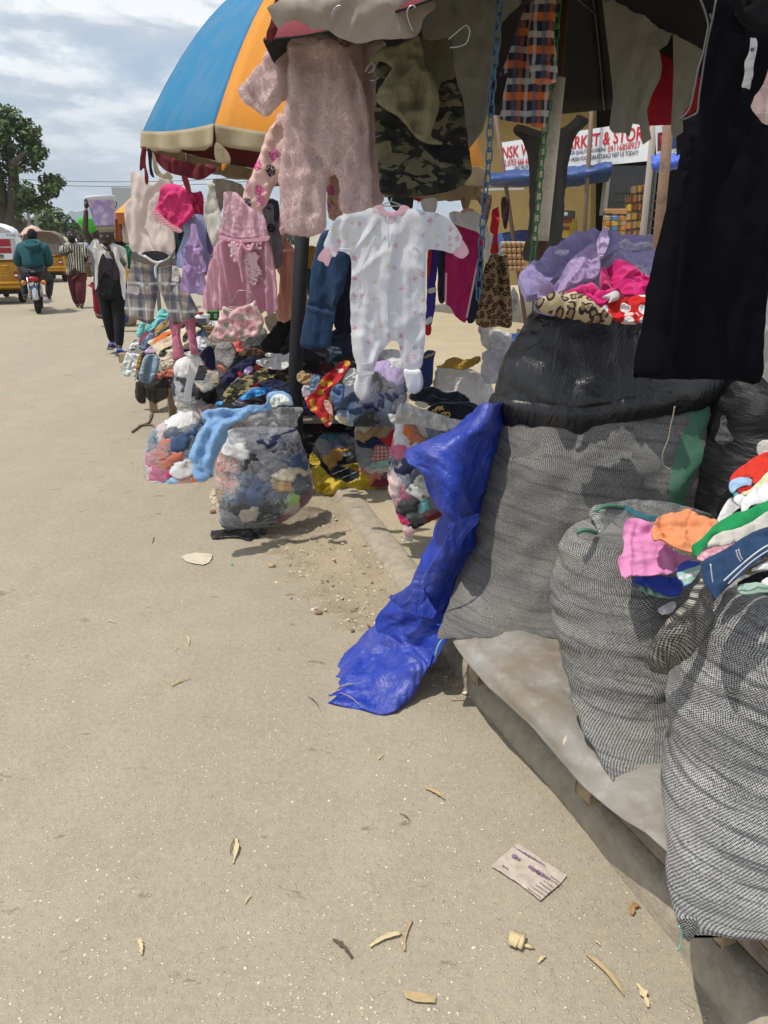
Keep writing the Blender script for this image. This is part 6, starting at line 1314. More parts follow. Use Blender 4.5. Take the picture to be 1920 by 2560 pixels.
lie('aqua_towel','rolled aqua towel hanging off the left of the far heap','towel',[(258,218),(312,228),(300,330),(262,410),(215,412),(188,360),(215,290)],6.35,F_('aqua_terry',(.17,.52,.50),sheen=.4),'O',.06,20,.01,group=g1)
lie('aqua_towel','spread aqua towel on top of the far heap under the plaid shorts','towel',[(470,72),(560,65),(600,130),(585,180),(480,190),(425,300),(330,352),(290,345),(330,250),(410,230),(455,150)],6.5,MATS['aqua_terry'],'O',.04,group=g1)
lie('striped_cloth','mustard and grey striped cloth under the aqua towel','cloth',[(430,350),(440,300),(500,230),(590,195),(605,260),(520,310),(470,370),(430,420)],6.42,F_('mustard_stripe',None,stripes((.42,.25,.05),[(.07,.5,0,(.26,.27,.26))],35)),'O',.03,group=g1)
st_ = lie('striped_blanket','cream blanket with rust and black stripes spread over the far heap','blanket',[(325,480),(400,430),(500,375),(620,290),(760,310),(835,265),(985,300),(990,325),(930,360),(860,470),(700,590),(600,660),(515,708),(475,650),(440,600),(395,520)],6.25,F_('cream_wool',(.62,.53,.38)),'O',.035,42,.016,6,g1)
for nm,pp,c in [('rust_stripe',[(392,505),(425,420),(500,370),(620,325),(640,370),(560,410),(480,440)],'orange'),('black_stripe',[(460,612),(540,550),(640,500),(655,560),(560,620),(495,662)],'charcoal'),('black_stripe',[(758,410),(800,350),(835,330),(842,420),(775,490)],'charcoal')]:
    lie(nm,None,None,pp,6.185,c,'O',.012,42,.012,6,parent=st_,res=26)
lie('blue_cloth','sky blue cloth lying beneath the aqua towel','cloth',[(250,540),(260,490),(330,390),(412,350),(395,430),(330,480),(315,555)],6.38,'lightblue','O',group=g1)
lie('sprigged_dress','white dress with dark leaf sprigs hanging off the table\'s left end','dress',[(165,435),(235,430),(225,560),(160,690),(140,888),(50,888),(8,800),(70,620)],6.3,F_('leaf_sprig',None,prints((.66,.68,.64),[(.05,.08,.07)],9,.2,.6,.8)),'O',.03,12,group=g1)
lie('white_garment','plain whitish garment hanging between the sprigged dress and the gold cloth','garment',[(170,560),(245,530),(262,600),(215,760),(200,950),(152,900),(145,700)],6.25,'white','O',.03,12,group=g1)
lie('gold_cloth','narrow gold cloth hanging off the far table','cloth',[(262,585),(288,570),(255,720),(222,838),(185,815),(212,700)],6.2,'mustard','O',.02,12,group=g1)
lie('satin_skirt','blue grey satin skirt hanging in a loop off the far table','skirt',[(300,625),(400,608),(445,620),(495,690),(465,820),(405,930),(320,978),(238,945),(228,880),(258,740)],6.05,F_('blue_grey_satin',(.20,.29,.36),rough=.35,spec=.5),'O',.05,15,.014,7,g1,creases=[((400,640),(330,940),-.03,.02),((340,650),(270,880),.02,.03)])
lie('checked_cloth','small lilac checked cloth above the satin skirt','cloth',[(295,590),(340,545),(385,515),(440,600),(380,598),(330,610)],6.1,F_('lilac_check',None,plaid((.50,.34,.52),[('x',.03,.4,0,(.3,.2,.34),.6),('y',.03,.4,0,(.6,.5,.6),.6)])),'O',group=g1)
lie('terracotta_cloth','terracotta cloth sagging below the striped blanket','cloth',[(460,850),(555,822),(650,770),(690,880),(610,892),(530,878),(495,922),(472,905)],6.0,'coral','O',.03,15,group=g1)
lie('white_garment','off white plush garment under the striped blanket\'s corner','garment',[(490,722),(560,690),(650,660),(695,720),(640,790),(560,815),(505,780)],6.05,'cream','O',.05,25,group=g1)
lie('white_garment','white printed cotton lying right of the pink trousers','garment',[(930,400),(1000,400),(1070,500),(1040,560),(960,560),(870,470)],6.1,F_('pale_blue_print',None,prints((.68,.70,.74),[(.3,.45,.65),(.6,.3,.3)],20,.2,.5,.6)),'O',.04,30,group=g1)
lie('white_garment','crumpled white cotton below the pink trousers','garment',[(770,590),(880,560),(960,560),(900,630),(800,640)],6.0,'white','O',.03,30,group=g1)
for pp,lab in [([(200,945),(300,985),(320,1180),(290,1212),(235,1190),(188,1100)],'dark see-through carrier bag hanging under the far table, outer one'),([(300,985),(400,960),(480,920),(560,900),(590,1120),(500,1180),(430,1212),(330,1150)],'dark see-through carrier bag hanging under the far table, inner one')]:
    cloth('carrier_bag',lab,'carrier bag',pp,6.15,plastic_film('smoky_polythene',tint=(.30,.27,.24),body=.4,hi=.25,col_=(.05,.048,.045)),crop='O',t=.09,edge=.12,fold=.02,crump=.02,cf=6,group='carrier bags under the table')
# crate,jug and box behind
wc = crate('wooden_crate','pale slatted wooden crate behind the striped blanket','crate',*px('O',930,262),*px('O',1215,470),7.2,wood('crate_dark',(.16,.11,.06),(.10,.07,.04)),0,.35)
a_,b_ = P(*px('O',930,470),7.2),P(*px('O',1215,262),7.2)
for k in range(4): MB().box((0,-.19,(b_.z - a_.z) * (.12 + .25 * k)),(b_.x - a_.x + .04,.02,(b_.z - a_.z) * .19),bev=.003).build('slat',wood('crate_wood',(.46,.30,.13),(.36,.22,.09)),wc)
jq = empty('plastic_jug',P(*px('O',988,247),7.3),'white plastic jug with a grey label standing on the wooden crate','jug'); jh = (P(*px('O',988,100),7.3) - jq.location).z
MB().lathe([(0,0),(.075,.004),(.082,.02),(.082,jh * .62),(.06,jh * .78),(.028,jh * .85),(.028,jh * .9)],(0,0,0),16,sy=.7).build('body',plain('jug_white',(.70,.69,.66),.4),jq,smooth=True)
MB().lathe([(.0,jh),(.03,jh),(.032,jh * .88),(0,jh * .88)],(0,0,0),12).build('cap',cm_('red'),jq); MB().box((0,-.06,jh * .36),(.13,.01,jh * .36)).build('label',plain('slate_label',(.12,.14,.17),.6),jq)
MB().tube([(.045,-.01,jh * .8),(.085,-.01,jh * .78),(.085,-.01,jh * .6),(.075,-.01,jh * .5)],.01,6).build('handle',MATS['jug_white'],jq,smooth=True)
bx_ = crate('product_box','green box with a pale label beside the white jug','box',*px('O',1040,82),*px('O',1180,205),7.35,plain('leaf_green_card',(.035,.16,.03),.6),R(12),.2,(('label',.35,.45,.25,.45,plain('pale_label',(.42,.5,.38),.6)),))
lie('pink_packet','pink and white packet behind the white jug','packet',[(930,30),(990,15),(1015,60),(960,95),(935,80)],7.25,'palepink','O',.03,10)
lie('white_paper','white crumpled tissue on the crate\'s corner','paper',[(1045,250),(1110,225),(1185,205),(1190,250),(1150,285),(1110,262)],7.0,'white','O',.02,40)
# ------------------------------------------------------------------ middle heap
g2 = 'clothes heaped beneath the tulle dress'
lie('coral_cloth','neon coral cloth in thin plastic below the rose printed shorts','cloth',[(212,362),(300,345),(380,395),(430,440),(340,490),(262,500),(222,430)],5.3,F_('neon_coral',(.75,.16,.16)),'Q',group=g2)
lie('plastic_wrap','crumpled clear plastic beside the neon coral cloth','plastic wrap',[(300,380),(470,270),(560,175),(645,250),(600,345),(520,400),(400,450),(330,470)],5.25,plastic_film('crisp_polythene',body=.5,hi=.6,col_=(.6,.58,.54)),'Q',.04,35,.04,8)
lie('cream_knit','cream knitted garment behind the black skirt','garment',[(585,70),(650,30),(740,20),(772,90),(700,240),(655,260),(605,150)],5.45,F_('cream_knit',(.50,.47,.33)),'Q',group=g2)
lie('black_skirt','black skirt thrown over the middle heap beside the black pole','skirt',[(765,115),(850,135),(950,70),(1060,140),(1085,250),(1010,480),(900,500),(660,512),(500,440),(600,330),(700,230)],5.2,F_('black_crepe',(.013,.013,.013),sheen=.3),'Q',.05,35,.03,5,g2,creases=[((760,160),(600,420),.03,.03),((900,200),(760,480),-.03,.03)])
lie('brown_jacket','brown rolled jacket below the black skirt','jacket',[(258,512),(330,470),(400,448),(490,445),(600,490),(560,545),(440,548),(300,540)],5.1,'brown','Q',.05,30,group=g2)
tsh = lie('printed_tee','white T-shirt with black lettering print lying on the middle heap','T-shirt',[(478,612),(560,580),(700,560),(810,540),(925,492),(928,620),(880,680),(820,715),(640,690),(520,655)],4.95,'white','Q',.025,40,.016,8,g2)
lie('black_print',None,None,[(510,612),(560,595),(660,588),(650,610),(600,640),(560,625)],4.9,F_('tee_print',None,prints((.62,.60,.62),[(.02,.02,.03)],30,.5,.95,1.5)),'Q',.008,40,.008,8,parent=tsh,res=20)
lie('white_garment','white collar edge above the lettered T-shirt','garment',[(590,505),(700,515),(820,520),(810,545),(690,558),(610,555)],5.0,'white','Q',.02,40,group=g2)
lie('navy_jersey','navy jersey sleeve curling across the middle heap','jersey',[(55,850),(130,740),(230,660),(330,600),(400,550),(465,565),(490,640),(420,700),(300,760),(200,870),(100,910)],4.95,'navy','Q',.05,35,.02,9,g2)
lie('mauve_cloth','small mauve cloth in the crook of the navy jersey','cloth',[(330,730),(380,680),(445,660),(462,700),(420,750),(370,775)],4.8,'lilac','Q',.02,group=g2)
lie('red_cloth','red scrap beside the mauve cloth','cloth',[(475,660),(520,650),(545,680),(500,720),(470,705)],4.82,'red','Q',.02,group=g2)
lie('red_cloth','red scrap left of the mauve cloth','cloth',[(255,750),(300,725),(325,760),(290,785)],4.8,'red','Q',.02,group=g2)
lie('red_cloth','dull red strip on the grey bag at the left of the middle heap','cloth',[(10,650),(60,640),(125,710),(120,745),(80,735),(40,690)],5.1,'coral','Q',.02,group=g2)
lie('camo_trousers','black and gold camouflage trousers across the middle heap','trousers',[(75,1050),(110,970),(200,880),(330,795),(440,770),(560,678),(650,700),(830,735),(960,800),(985,860),(900,880),(780,830),(640,835),(480,900),(360,1000),(240,1090),(130,1115),(80,1100)],4.7,F_('dark_camo',None,camo([(.016,.018,.012),(.045,.042,.022),(.010,.010,.009),(.24,.20,.09)],16)),'Q',.04,40,.026,9,g2,res=56)
lie('tracksuit_top','navy and red tracksuit top with white piping in the middle heap','top',[(420,905),(520,870),(640,850),(770,830),(880,880),(985,930),(970,990),(850,970),(740,930),(620,905),(500,920)],4.6,F_('navy_red_panel',None,stripes((.02,.022,.055),[(.30,.22,.05,(.30,.02,.03)),(.30,.02,.04,(.6,.6,.6))],20)),'Q',.04,38,.018,9,g2)
lie('blue_floral_cloth','bright blue floral cloth beneath the tracksuit top','cloth',[(238,1082),(330,1020),(420,960),(520,925),(640,918),(745,935),(660,980),(500,1040),(400,1065),(330,1085)],4.5,F_('blue_floral',None,prints((.02,.17,.48),[(.05,.35,.65),(.01,.04,.16)],34,.45,.9,.8),rough=.4),'Q',.025,38,group=g2)
lie('blue_floral_cloth','scrap of bright blue floral cloth by the whitish bag','cloth',[(0,1110),(60,1085),(95,1110),(60,1150),(0,1160)],4.6,MATS['blue_floral'],'Q',.025,38,group=g2)
lie('white_garment','white cuff lying between the camouflage trousers and the blue floral cloth','garment',[(375,970),(420,925),(520,912),(540,930),(470,960),(400,1010),(360,1030)],4.55,'white','Q',.02,group=g2)
lie('cream_knit','cream towelling lump between the black pole and the jeans','garment',[(980,790),(1010,740),(1060,715),(1100,750),(1195,770),(1185,875),(1090,895),(1000,860)],4.55,'tan','Q',.04,30,group=g2)
lie('mauve_cloth','pale mauve cloth below the jeans','cloth',[(1040,900),(1150,890),(1180,960),(1130,1030),(1060,1060)],4.5,F_('pale_mauve',(.45,.40,.45)),'Q',.02,25,group=g2)
lie('light_denim','faded light denim leg hanging below the jeans','jeans',[(1150,755),(1290,768),(1235,930),(1180,1010),(1138,985)],4.45,F_('faded_denim',None,denim((.12,.2,.33),(.2,.3,.44))),'Q',.03,12,.01,group=g2)
lie('dark_denim','heap of dark denim trousers behind the red dress','jeans',[(1330,620),(1345,430),(1390,300),(1420,210),(1560,205),(1660,260),(1720,540),(1600,580),(1440,600),(1380,640)],4.9,F_('black_denim',None,denim((.016,.022,.038),(.035,.05,.08))),'Q',.07,30,.04,6,g2)
lie('denim_waist','grey denim waistband loop on the dark denim heap','jeans',[(1345,440),(1380,415),(1520,440),(1540,520),(1440,540),(1400,610),(1345,615),(1400,520)],4.7,F_('grey_denim',None,denim((.06,.075,.10),(.10,.12,.15))),'Q',.03,30,.02,8,g2)
rd = lie('red_dress','red dress with yellow flower print draped down the front of the heap','dress',[(1340,765),(1440,690),(1540,580),(1635,590),(1645,640),(1590,730),(1500,850),(1425,930),(1395,1010),(1440,1105),(1430,1230),(1428,1345),(1350,1425),(1305,1345),(1220,1245),(1130,1190),(1105,1110),(1075,1050),(1180,985),(1280,840)],4.4,F_('red_floral',None,prints((.42,.018,.022),[(.55,.36,.04),(.60,.42,.06),(.65,.55,.5)],19,.34,.75,.9),rough=.7),'Q',.025,20,.016,8,res=52,creases=[((1550,640),(1300,960),(1220,1150),-.02,.02),((1420,900),(1280,1100),.02,.02)])
lie('pale_panel',None,None,[(1300,1060),(1400,1090),(1425,1200),(1425,1290),(1340,1200)],4.34,F_('pale_pink_panel',(.55,.33,.28)),'Q',.008,20,.008,parent=rd,res=22)
lie('rolled_denim','rolled blue denim with a red button loop beside the red dress','jeans',[(1395,960),(1440,900),(1500,870),(1565,885),(1572,980),(1530,1170),(1470,1185),(1435,1140),(1390,1040)],4.3,F_('mid_denim',None,denim((.07,.13,.26),(.12,.19,.34))),'Q',.05,15,.014,creases=[((1410,960),(1500,1000),-.03,.012)])
lie('white_garment','white shirt tail beside the sleepsuit foot','garment',[(1530,850),(1570,770),(1620,690),(1710,680),(1720,800),(1690,910),(1585,905)],4.45,'white','Q',.025,20)
lie('cream_knit','cream sock shaped lump below the rolled denim','garment',[(1440,1290),(1460,1255),(1560,1280),(1625,1300),(1610,1350),(1540,1372),(1480,1330)],4.3,'cream','Q',.04,20)
lie('navy_cloth','deep blue cloth hanging in the dark gap left of the red dress','cloth',[(1060,1070),(1110,1100),(1180,1250),(1160,1300),(1100,1200)],4.55,F_('deep_blue',(.01,.02,.10)),'Q',.02,15)
# ------------------------------------------------------------------ bags beneath the sleepsuit
E_rows = [(340,430,560,4.75,.4),(420,330,600,4.72,.55),(500,210,630,4.68,.65),(620,100,650,4.64,.72),(720,20,660,4.6,.75),(820,-10,660,4.56,.75),(920,0,600,4.52,.7),(1000,40,540,4.48,.55)]
bag('clear_bag','dusky clear bag of navy and grey clothes under the sleepsuit\'s feet',E_rows,'R',plastic_film('dusky_polythene',body=.2,hi=.35,col_=(.5,.52,.6)),[(400,620,'charcoal','charcoal garment at the top'),(480,560,'lilac','pale lilac garment near the neck'),(540,420,'white','white garment standing out of the top'),(250,680,'slate','slate grey garment at the left'),(520,700,'navy','navy garment at the right'),(330,760,'navy','navy garment across the middle'),(150,780,'denim','denim garment low at the left'),(560,800,'slate','slate blue garment low at the right'),(420,850,'denim','denim fold along the bottom'),(120,900,'lightblue','light blue garment at the lower left'),(60,960,'cream','cream bundle at the bottom left'),(300,900,'charcoal','charcoal fold at the bottom')],'in the dusky bag','the dusky bag')
lie('blue_crate','navy fabric storage box with a tan rim behind the sleepsuit foot','box',[(790,345),(905,345),(885,400),(875,520),(868,690),(760,690),(700,600),(780,450)],4.9,F_('navy_canvas',(.03,.04,.15)),'R',.10,8,.006,5)
lie('tan_rim','tan folded rim lying along the top of the navy storage box','cloth',[(790,400),(880,365),(905,348),(890,385),(800,425)],4.78,'tan','R',.02,10)
ns = lie('navy_sweatshirt','dark navy sweatshirt heaped behind the pale bag rim','sweatshirt',[(650,745),(720,700),(800,690),(900,678),(985,735),(1050,728),(1120,722),(1200,765),(1222,830),(1120,850),(960,860),(850,850),(740,815),(660,800)],3.95,F_('navy_fleece',(.012,.014,.026),sheen=.3),'R',.07,35,.02,7)
n2 = lie('navy_sweatshirt','dark navy sweatshirt with gold stitched lettering, spilling towards the tarpaulin','sweatshirt',[(800,885),(900,825),(1100,815),(1240,815),(1320,870),(1230,940),(1150,990),(1000,950),(880,910)],3.8,MATS['navy_fleece'],'R',.05,35,.016,7)
for pp in ([(870,890),(920,870),(965,850)],[(905,905),(900,875),(925,855),(940,870)],[(930,890),(955,865),(968,885)],[(945,920),(985,905),(980,930)],[(990,935),(1000,905),(1025,915),(1020,940),(1000,940)]):
    MB().tube([tuple(q) for q in catmull([tuple(P(*px('R',x,y),3.73)) for x,y in pp],12)],.004,5).wbuild('gold_stitching',F_('gold_thread',(.55,.38,.12)),n2,True)
lie('cream_knit','small cream and tan garment tucked under the navy sweatshirt','garment',[(700,815),(760,805),(850,835),(800,875),(730,850)],3.78,'cream','R',.02,35)
F_rows = [(470,700,1100,3.72,.45),(520,694,1118,3.7,.6),(580,686,1130,3.68,.66),(660,670,1136,3.66,.7),(750,655,1136,3.64,.72),(850,648,1132,3.62,.72),(950,650,1122,3.6,.7),(1050,662,1112,3.58,.66),(1120,690,1096,3.56,.6),(1180,716,1060,3.54,.55),(1250,750,945,3.52,.45),(1300,764,860,3.5,.35),(1350,778,822,3.5,.25),(1388,786,800,3.5,.1)]
bagF = bag('clear_bag','long clear bag of dark and pink clothes hanging beside the blue tarpaulin',F_rows,'H',clear_film,[(760,620,'white','white rolled sock bundle'),(900,540,'red','bright red piece under the rim'),(830,620,'orange','small orange piece'),(960,630,'slate','grey speckled piece'),(740,700,'hotpink','pink ribbon piece'),(760,810,'navy','navy silky garment at the left'),(820,880,'slate','slate blue garment at the centre'),(900,930,'spotted_white','white garment with grey spots'),(880,990,'spotted_white','lower fold of the spotted white garment'),(770,975,'hotpink','raspberry strip beside the spotted garment'),(690,980,'palepink','pale pink garment at the left'),(690,1060,'pink','pink garment low at the left'),(800,1090,'charcoal','charcoal garment below the spotted one'),(930,1085,'aqua','small aqua piece'),(960,1150,'maroon','crimson piece at the lower right'),(1040,1080,'grey','grey piece at the right'),(860,1180,'charcoal','charcoal piece near the bottom'),(750,1220,'hotpink','hot pink piece near the tip'),(900,1250,'black','black edge near the tip'),(840,1290,'palepink','pale pink piece near the tip'),(795,1350,'white','white tip of cloth'),(1060,980,'teal','teal piece at the right')],'in the long hanging bag','the long hanging bag')
cloth('bag_rim',None,None,[(465,930),(500,925),(535,935),(550,880),(585,830),(650,828),(700,850),(800,890),(920,925),(1050,960),(1145,985),(1120,1050),(1085,1105),(960,1080),(800,1040),(640,1012),(540,1010),(500,1000)],3.5,white_film,tilt=28,crop='R',parent=bagF,fold=.01,ff=(5,16),t=.03,edge=.05,crump=.020,cf=7,res=56,creases=[((560,900),(800,960),(1100,1030),.02,.03)])
# white rubbish bags and yellow cloth in the sun behind
for rows,lab,flm_ in [([(495,900,1180,4.95,.4),(540,880,1300,4.92,.6),(620,872,1390,4.9,.7),(720,870,1425,4.85,.7),(800,880,1430,4.8,.7),(900,900,1440,4.75,.65)],'pale polythene bag with radiating creases behind the navy sweatshirts',white_film),([(130,1275,1330,5.1,.3),(180,1268,1560,5.1,.5),(250,1290,1570,5.1,.6),(320,1330,1560,5.1,.6),(380,1360,1540,5.05,.6)],'upright white polythene bag behind the black liner',white_film),
                 ([(330,1370,1520,4.8,.4),(380,1310,1540,4.8,.55),(470,1295,1540,4.78,.6),(560,1300,1530,4.75,.6),(640,1330,1520,4.7,.6)],'lilac tinged polythene bag wedged against the tall sack',plastic_film('lilac_polythene',body=.75,hi=.25,col_=(.62,.6,.68),rough=.3))]:
    Bd,ud,vd = loft(rows,60,40,2.2,.012,(7,7),.03,1,'R'); loft_obj('polythene_bag',lab,'bag',Bd,ud,vd,flm_,group='white bags behind the tall sack')
lie('yellow_sack_cloth','mustard yellow sacking lying over the pale bags','sacking',[(880,500),(960,490),(1000,430),(1080,418),(1180,450),(1300,385),(1312,450),(1220,505),(1130,528),(1000,505)],4.85,F_('mustard_sacking',(.38,.23,.03),rough=.6),'R',.03,50,.016)
lie('white_plastic','whitish plastic scrap glinting beside the leopard coat','plastic scrap',[(1600,640),(1640,690),(1660,790),(1620,840),(1590,800)],4.9,white_film,'F',.02,10)
# dark bag with yellow,patched bag and yellow sack on the ground
Gr = [(560,150,330,4.95,.4),(620,90,390,4.95,.6),(700,70,420,4.93,.7),(780,75,430,4.9,.72),(850,90,430,4.86,.7),(910,110,420,4.82,.6)]
bag('clear_bag','shaded clear bag with a yellow garment beneath the red dress',Gr,'H',clear_film,[(230,720,'mustard','mustard yellow garment at the front'),(180,660,'grey','grey garment above the yellow'),(320,590,'slate','slate garment at the upper right'),(200,570,'teal','teal garment at the top'),(110,760,'black','black garment at the left'),(370,740,'black','black garment at the right'),(260,830,'charcoal','charcoal garment at the base')],'in the shaded bag','the shaded bag')
Pr = [(440,480,650,4.75,.4),(480,420,690,4.75,.6),(540,390,705,4.74,.68),(640,390,710,4.72,.7),(740,400,712,4.7,.72),(840,420,715,4.67,.7),(920,450,715,4.64,.6),(955,470,712,4.6,.4)]
bag('clear_bag','clear bag of tan and red checked clothes behind the yellow sack',Pr,'H',clear_film,[(470,540,'tan','tan garment at the left'),(600,540,'tan','tan garment at the centre'),(560,440,'denim','ruffled denim garment at the mouth'),(420,500,'cream','patterned cream garment at the left edge'),(660,590,'red','red garment at the right'),(540,625,'navy','navy scrap at the middle'),(600,700,'gingham_red','red and white gingham garment'),(460,690,'grey','grey garment at the left'),(600,790,'mint','mint green garment'),(560,850,'cream','cream garment low at the front'),(640,900,'maroon','maroon garment at the base'),(520,880,'coral','coral garment at the base')],'in the tan bag','the tan bag')
yel = F_('yellow_sacking',(.50,.36,.02),rough=.5,spec=.4,wr=.8,wrs=14)
ys = lie('yellow_sack','torn bright yellow sack slumped on the ground with a black striped garment inside','sack',[(38,835),(80,815),(125,810),(165,850),(190,890),(290,930),(340,955),(440,880),(415,805),(440,790),(490,800),(500,870),(585,945),(545,980),(545,1030),(440,1055),(340,1068),(250,1100),(215,1050),(150,1062),(80,1030),(75,950)],4.62,yel,'H',.05,30,.03,9,res=56,creases=[((190,1030),(300,950),(450,930),.04,.03),((130,820),(160,1000),-.03,.02)])
lie('back_fold',None,None,[(190,880),(270,820),(330,800),(420,790),(490,800),(495,860),(440,900),(330,950)],4.78,yel,'H',.02,20,.02,parent=ys)
lie('frayed_tail',None,None,[(15,1190),(25,1130),(90,1085),(160,1065),(180,1080),(110,1110),(75,1150),(35,1205)],4.5,yel,'H',.015,60,.012,parent=ys,res=30)
lie('black_striped_garment','black garment with fine white lines inside the yellow sack','garment',[(188,872),(220,815),(300,820),(360,840),(430,870),(425,920),(380,950),(310,945),(285,900)],4.6,F_('black_white_lines',None,stripes((.014,.014,.016),[(.045,.08,0,(.55,.55,.55))],65)),'H',.03,35,.02)
lie('yellow_sack','small yellow sack remnant between the big clear bag and the shaded bag','sack',[(30,790),(55,700),(85,720),(140,800),(90,815)],4.72,yel,'H',.02,20)
slab('board',[(515,1052),(560,960),(660,970),(660,1058)],(Vector((0,0,.03)) ,Vector((0,0,1)),Vector((1,0,0)),Vector((0,1,0))),plain('pale_board',(.55,.48,.36),.8),.02,0,None,'H','flat pale board lying on the ground beside the yellow sack','board')
# black plastic trodden flat under the big bag
sheet('black_scrap','flattened black polythene scrap on the road under the big clear bag','plastic scrap',[[tuple(G(x,y,.006 + .006 * ((x // 7) % 2))) for x,y in r_] for r_ in ([(528,1328),(570,1325),(620,1320),(668,1326)],[(530,1345),(580,1338),(630,1335),(660,1340)],[(575,1342),(600,1344),(622,1352),(640,1345)])],black_plastic,(40,20),.003,.006,14,pixel=False)
lie('white_plastic','pale plastic tucked under the big bag\'s left side','plastic scrap',[(700,1170),(715,1230),(740,1350),(690,1310),(655,1245)],4.12,'cream','G',.01,30,.01)
# ------------------------------------------------------------------ clothes on top of the tall sack
lp = F_('lilac_plush',(.33,.27,.52),rough=.95,sheen=.6,bs=420,bd=.6,wr=.5,wrs=18,var=.3); lpp = F_('lilac_plush_pale',(.52,.38,.62),rough=.95,sheen=.6,bs=420,bd=.6,wr=.5,wrs=18)
heap('clothing_heap','hidden clothes filling the mouth of the tall sack',[(640,1420,1640,3.0,.6),(700,1350,1700,2.98,.7),(760,1330,1712,2.95,.72),(830,1325,1718,2.93,.7)],'',lp,.02)
l1_ = cloth('lilac_blanket','lilac plush blanket heaped on the tall sack with glittering plastic over it','blanket',[(222,935),(240,895),(300,850),(400,760),(480,710),(560,660),(640,642),(720,634),(770,650),(800,670),(880,690),(970,700),(992,720),(990,750),(960,760),(870,770),(780,780),(700,790),(640,740),(560,790),(470,880),(400,960),(360,1010),(330,1045),(265,1062),(245,1030),(228,985)],2.72,lp,tilt=48,crop='I',t=.05,crisp=True,edge=.06,fold=.012,crump=.036,cf=7,res=64,creases=[((700,660),(560,760),(420,880),-.05,.03),((730,650),(710,760),(690,800),-.05,.022),((300,860),(250,960),(260,1050),.035,.03)])
fuzz(l1_,22000,.0045,lp,8)
l2_ = cloth('lilac_garment','paler lilac plush fold with a wet pink stain lying over the blanket','garment',[(340,970),(420,950),(470,890),(540,800),(610,750),(650,742),(670,780),(688,820),(680,900),(640,925),(560,950),(500,980),(430,1000),(370,1015),(342,1000)],2.58,lpp,tilt=45,crop='I',t=.035,crisp=True,edge=.05,fold=.01,crump=.026,cf=9,creases=[((470,900),(430,990),-.04,.015)])
fuzz(l2_,14000,.0045,lpp,9)
l3_ = cloth('lilac_garment','lilac plush fold running to the right in glittering plastic','garment',[(760,790),(800,760),(900,770),(1000,760),(1050,760),(1050,860),(1010,930),(940,900),(860,880),(800,830)],2.66,F_('lilac_plush_grey',(.30,.26,.44),rough=.6,sheen=.6,wr=.8),tilt=45,crop='I',t=.04,crisp=True,edge=.05,crump=.03,cf=8)
cloth('lilac_sleeve','upright lilac plush ridge at the top of the sack','sleeve',[(690,800),(670,740),(680,680),(720,645),(740,700),(720,770)],2.6,lpp,tilt=48,crop='I',t=.03,crisp=True,edge=.05,crump=.03)
gl_ = plastic_film('glitter_polythene',body=.10,hi=.9,rough=.08,sc=34)
for pp,lab in (([(800,690),(880,700),(985,705),(990,745),(930,758),(860,745),(810,740)],'glittering clear plastic sleeve over the lilac blanket'),([(840,850),(930,840),(1010,870),(1000,910),(920,890),(860,885)],'glittering clear plastic over the lilac fold'),([(430,760),(510,745),(500,780),(450,785)],'small clear plastic glint on the lilac blanket')):
    cloth('clear_plastic',lab,'plastic sheet',pp,2.58,gl_,tilt=48,crop='I',t=.008,edge=.02,crump=.02,cf=14,fold=.004,res=26)
hpl = F_('fuchsia_plush',(.60,.012,.16),rough=.9,sheen=.4,wr=.5,wrs=16)
cloth('fuchsia_blanket','fuchsia plush blanket in the mouth of the tall sack','blanket',[(690,880),(740,850),(790,832),(860,850),(920,900),(1000,940),(990,1030),(900,1030),(830,1020),(780,990),(700,960)],2.56,hpl,tilt=42,crop='I',t=.05,crisp=True,edge=.06,crump=.03,cf=8,creases=[((750,860),(780,990),-.03,.02)])
fp = cloth('fuchsia_garment','fuchsia plush sleepsuit with a silver star foot on the leopard pillow','sleepsuit',[(480,1000),(560,965),(640,940),(690,985),(760,985),(815,1000),(820,1030),(770,1060),(700,1072),(640,1040),(580,1010),(520,1015)],2.46,hpl,tilt=45,crop='I',t=.04,edge=.05,crump=.014,cf=9)
cloth('silver_foot',None,None,[(705,1020),(740,1000),(780,990),(805,1010),(790,1040),(740,1055),(745,1035)],2.42,F_('silver_lame',(.55,.50,.50),rough=.35,spec=.7),tilt=45,crop='I',parent=fp,t=.02,edge=.02,fold=.004,res=18)
cloth('leopard_pillow','tan leopard print pillow in the mouth of the tall sack','pillow',[(318,1062),(380,1030),(450,1003),(520,1012),(600,1030),(660,1075),(720,1120),(760,1150),(755,1170),(640,1160),(520,1140),(400,1115),(340,1095)],2.44,F_('leopard_cotton',None,leopard((.50,.40,.25),(.30,.21,.12),(.04,.032,.028),34),rough=.8),tilt=45,crop='I',t=.05,edge=.07,crump=.012,cf=7)
cloth('polka_cloth','red cloth with large white polka dots beside the leopard pillow','cloth',[(700,1090),(780,1050),(860,1022),(980,1028),(1000,1180),(900,1172),(800,1165),(740,1130)],2.42,F_('red_polka',None,dots((.52,.015,.015),(.75,.73,.70),17,.27,.25)),tilt=45,crop='I',t=.035,crisp=True,edge=.05,crump=.022,cf=8)
cloth('pale_pink_garment','small pale pink garment edge at the black liner rim','garment',[(810,1165),(830,1120),(880,1115),(915,1135),(910,1172),(850,1175)],2.40,cm_('palepink'),tilt=45,crop='I',t=.02,edge=.03,crump=.012)
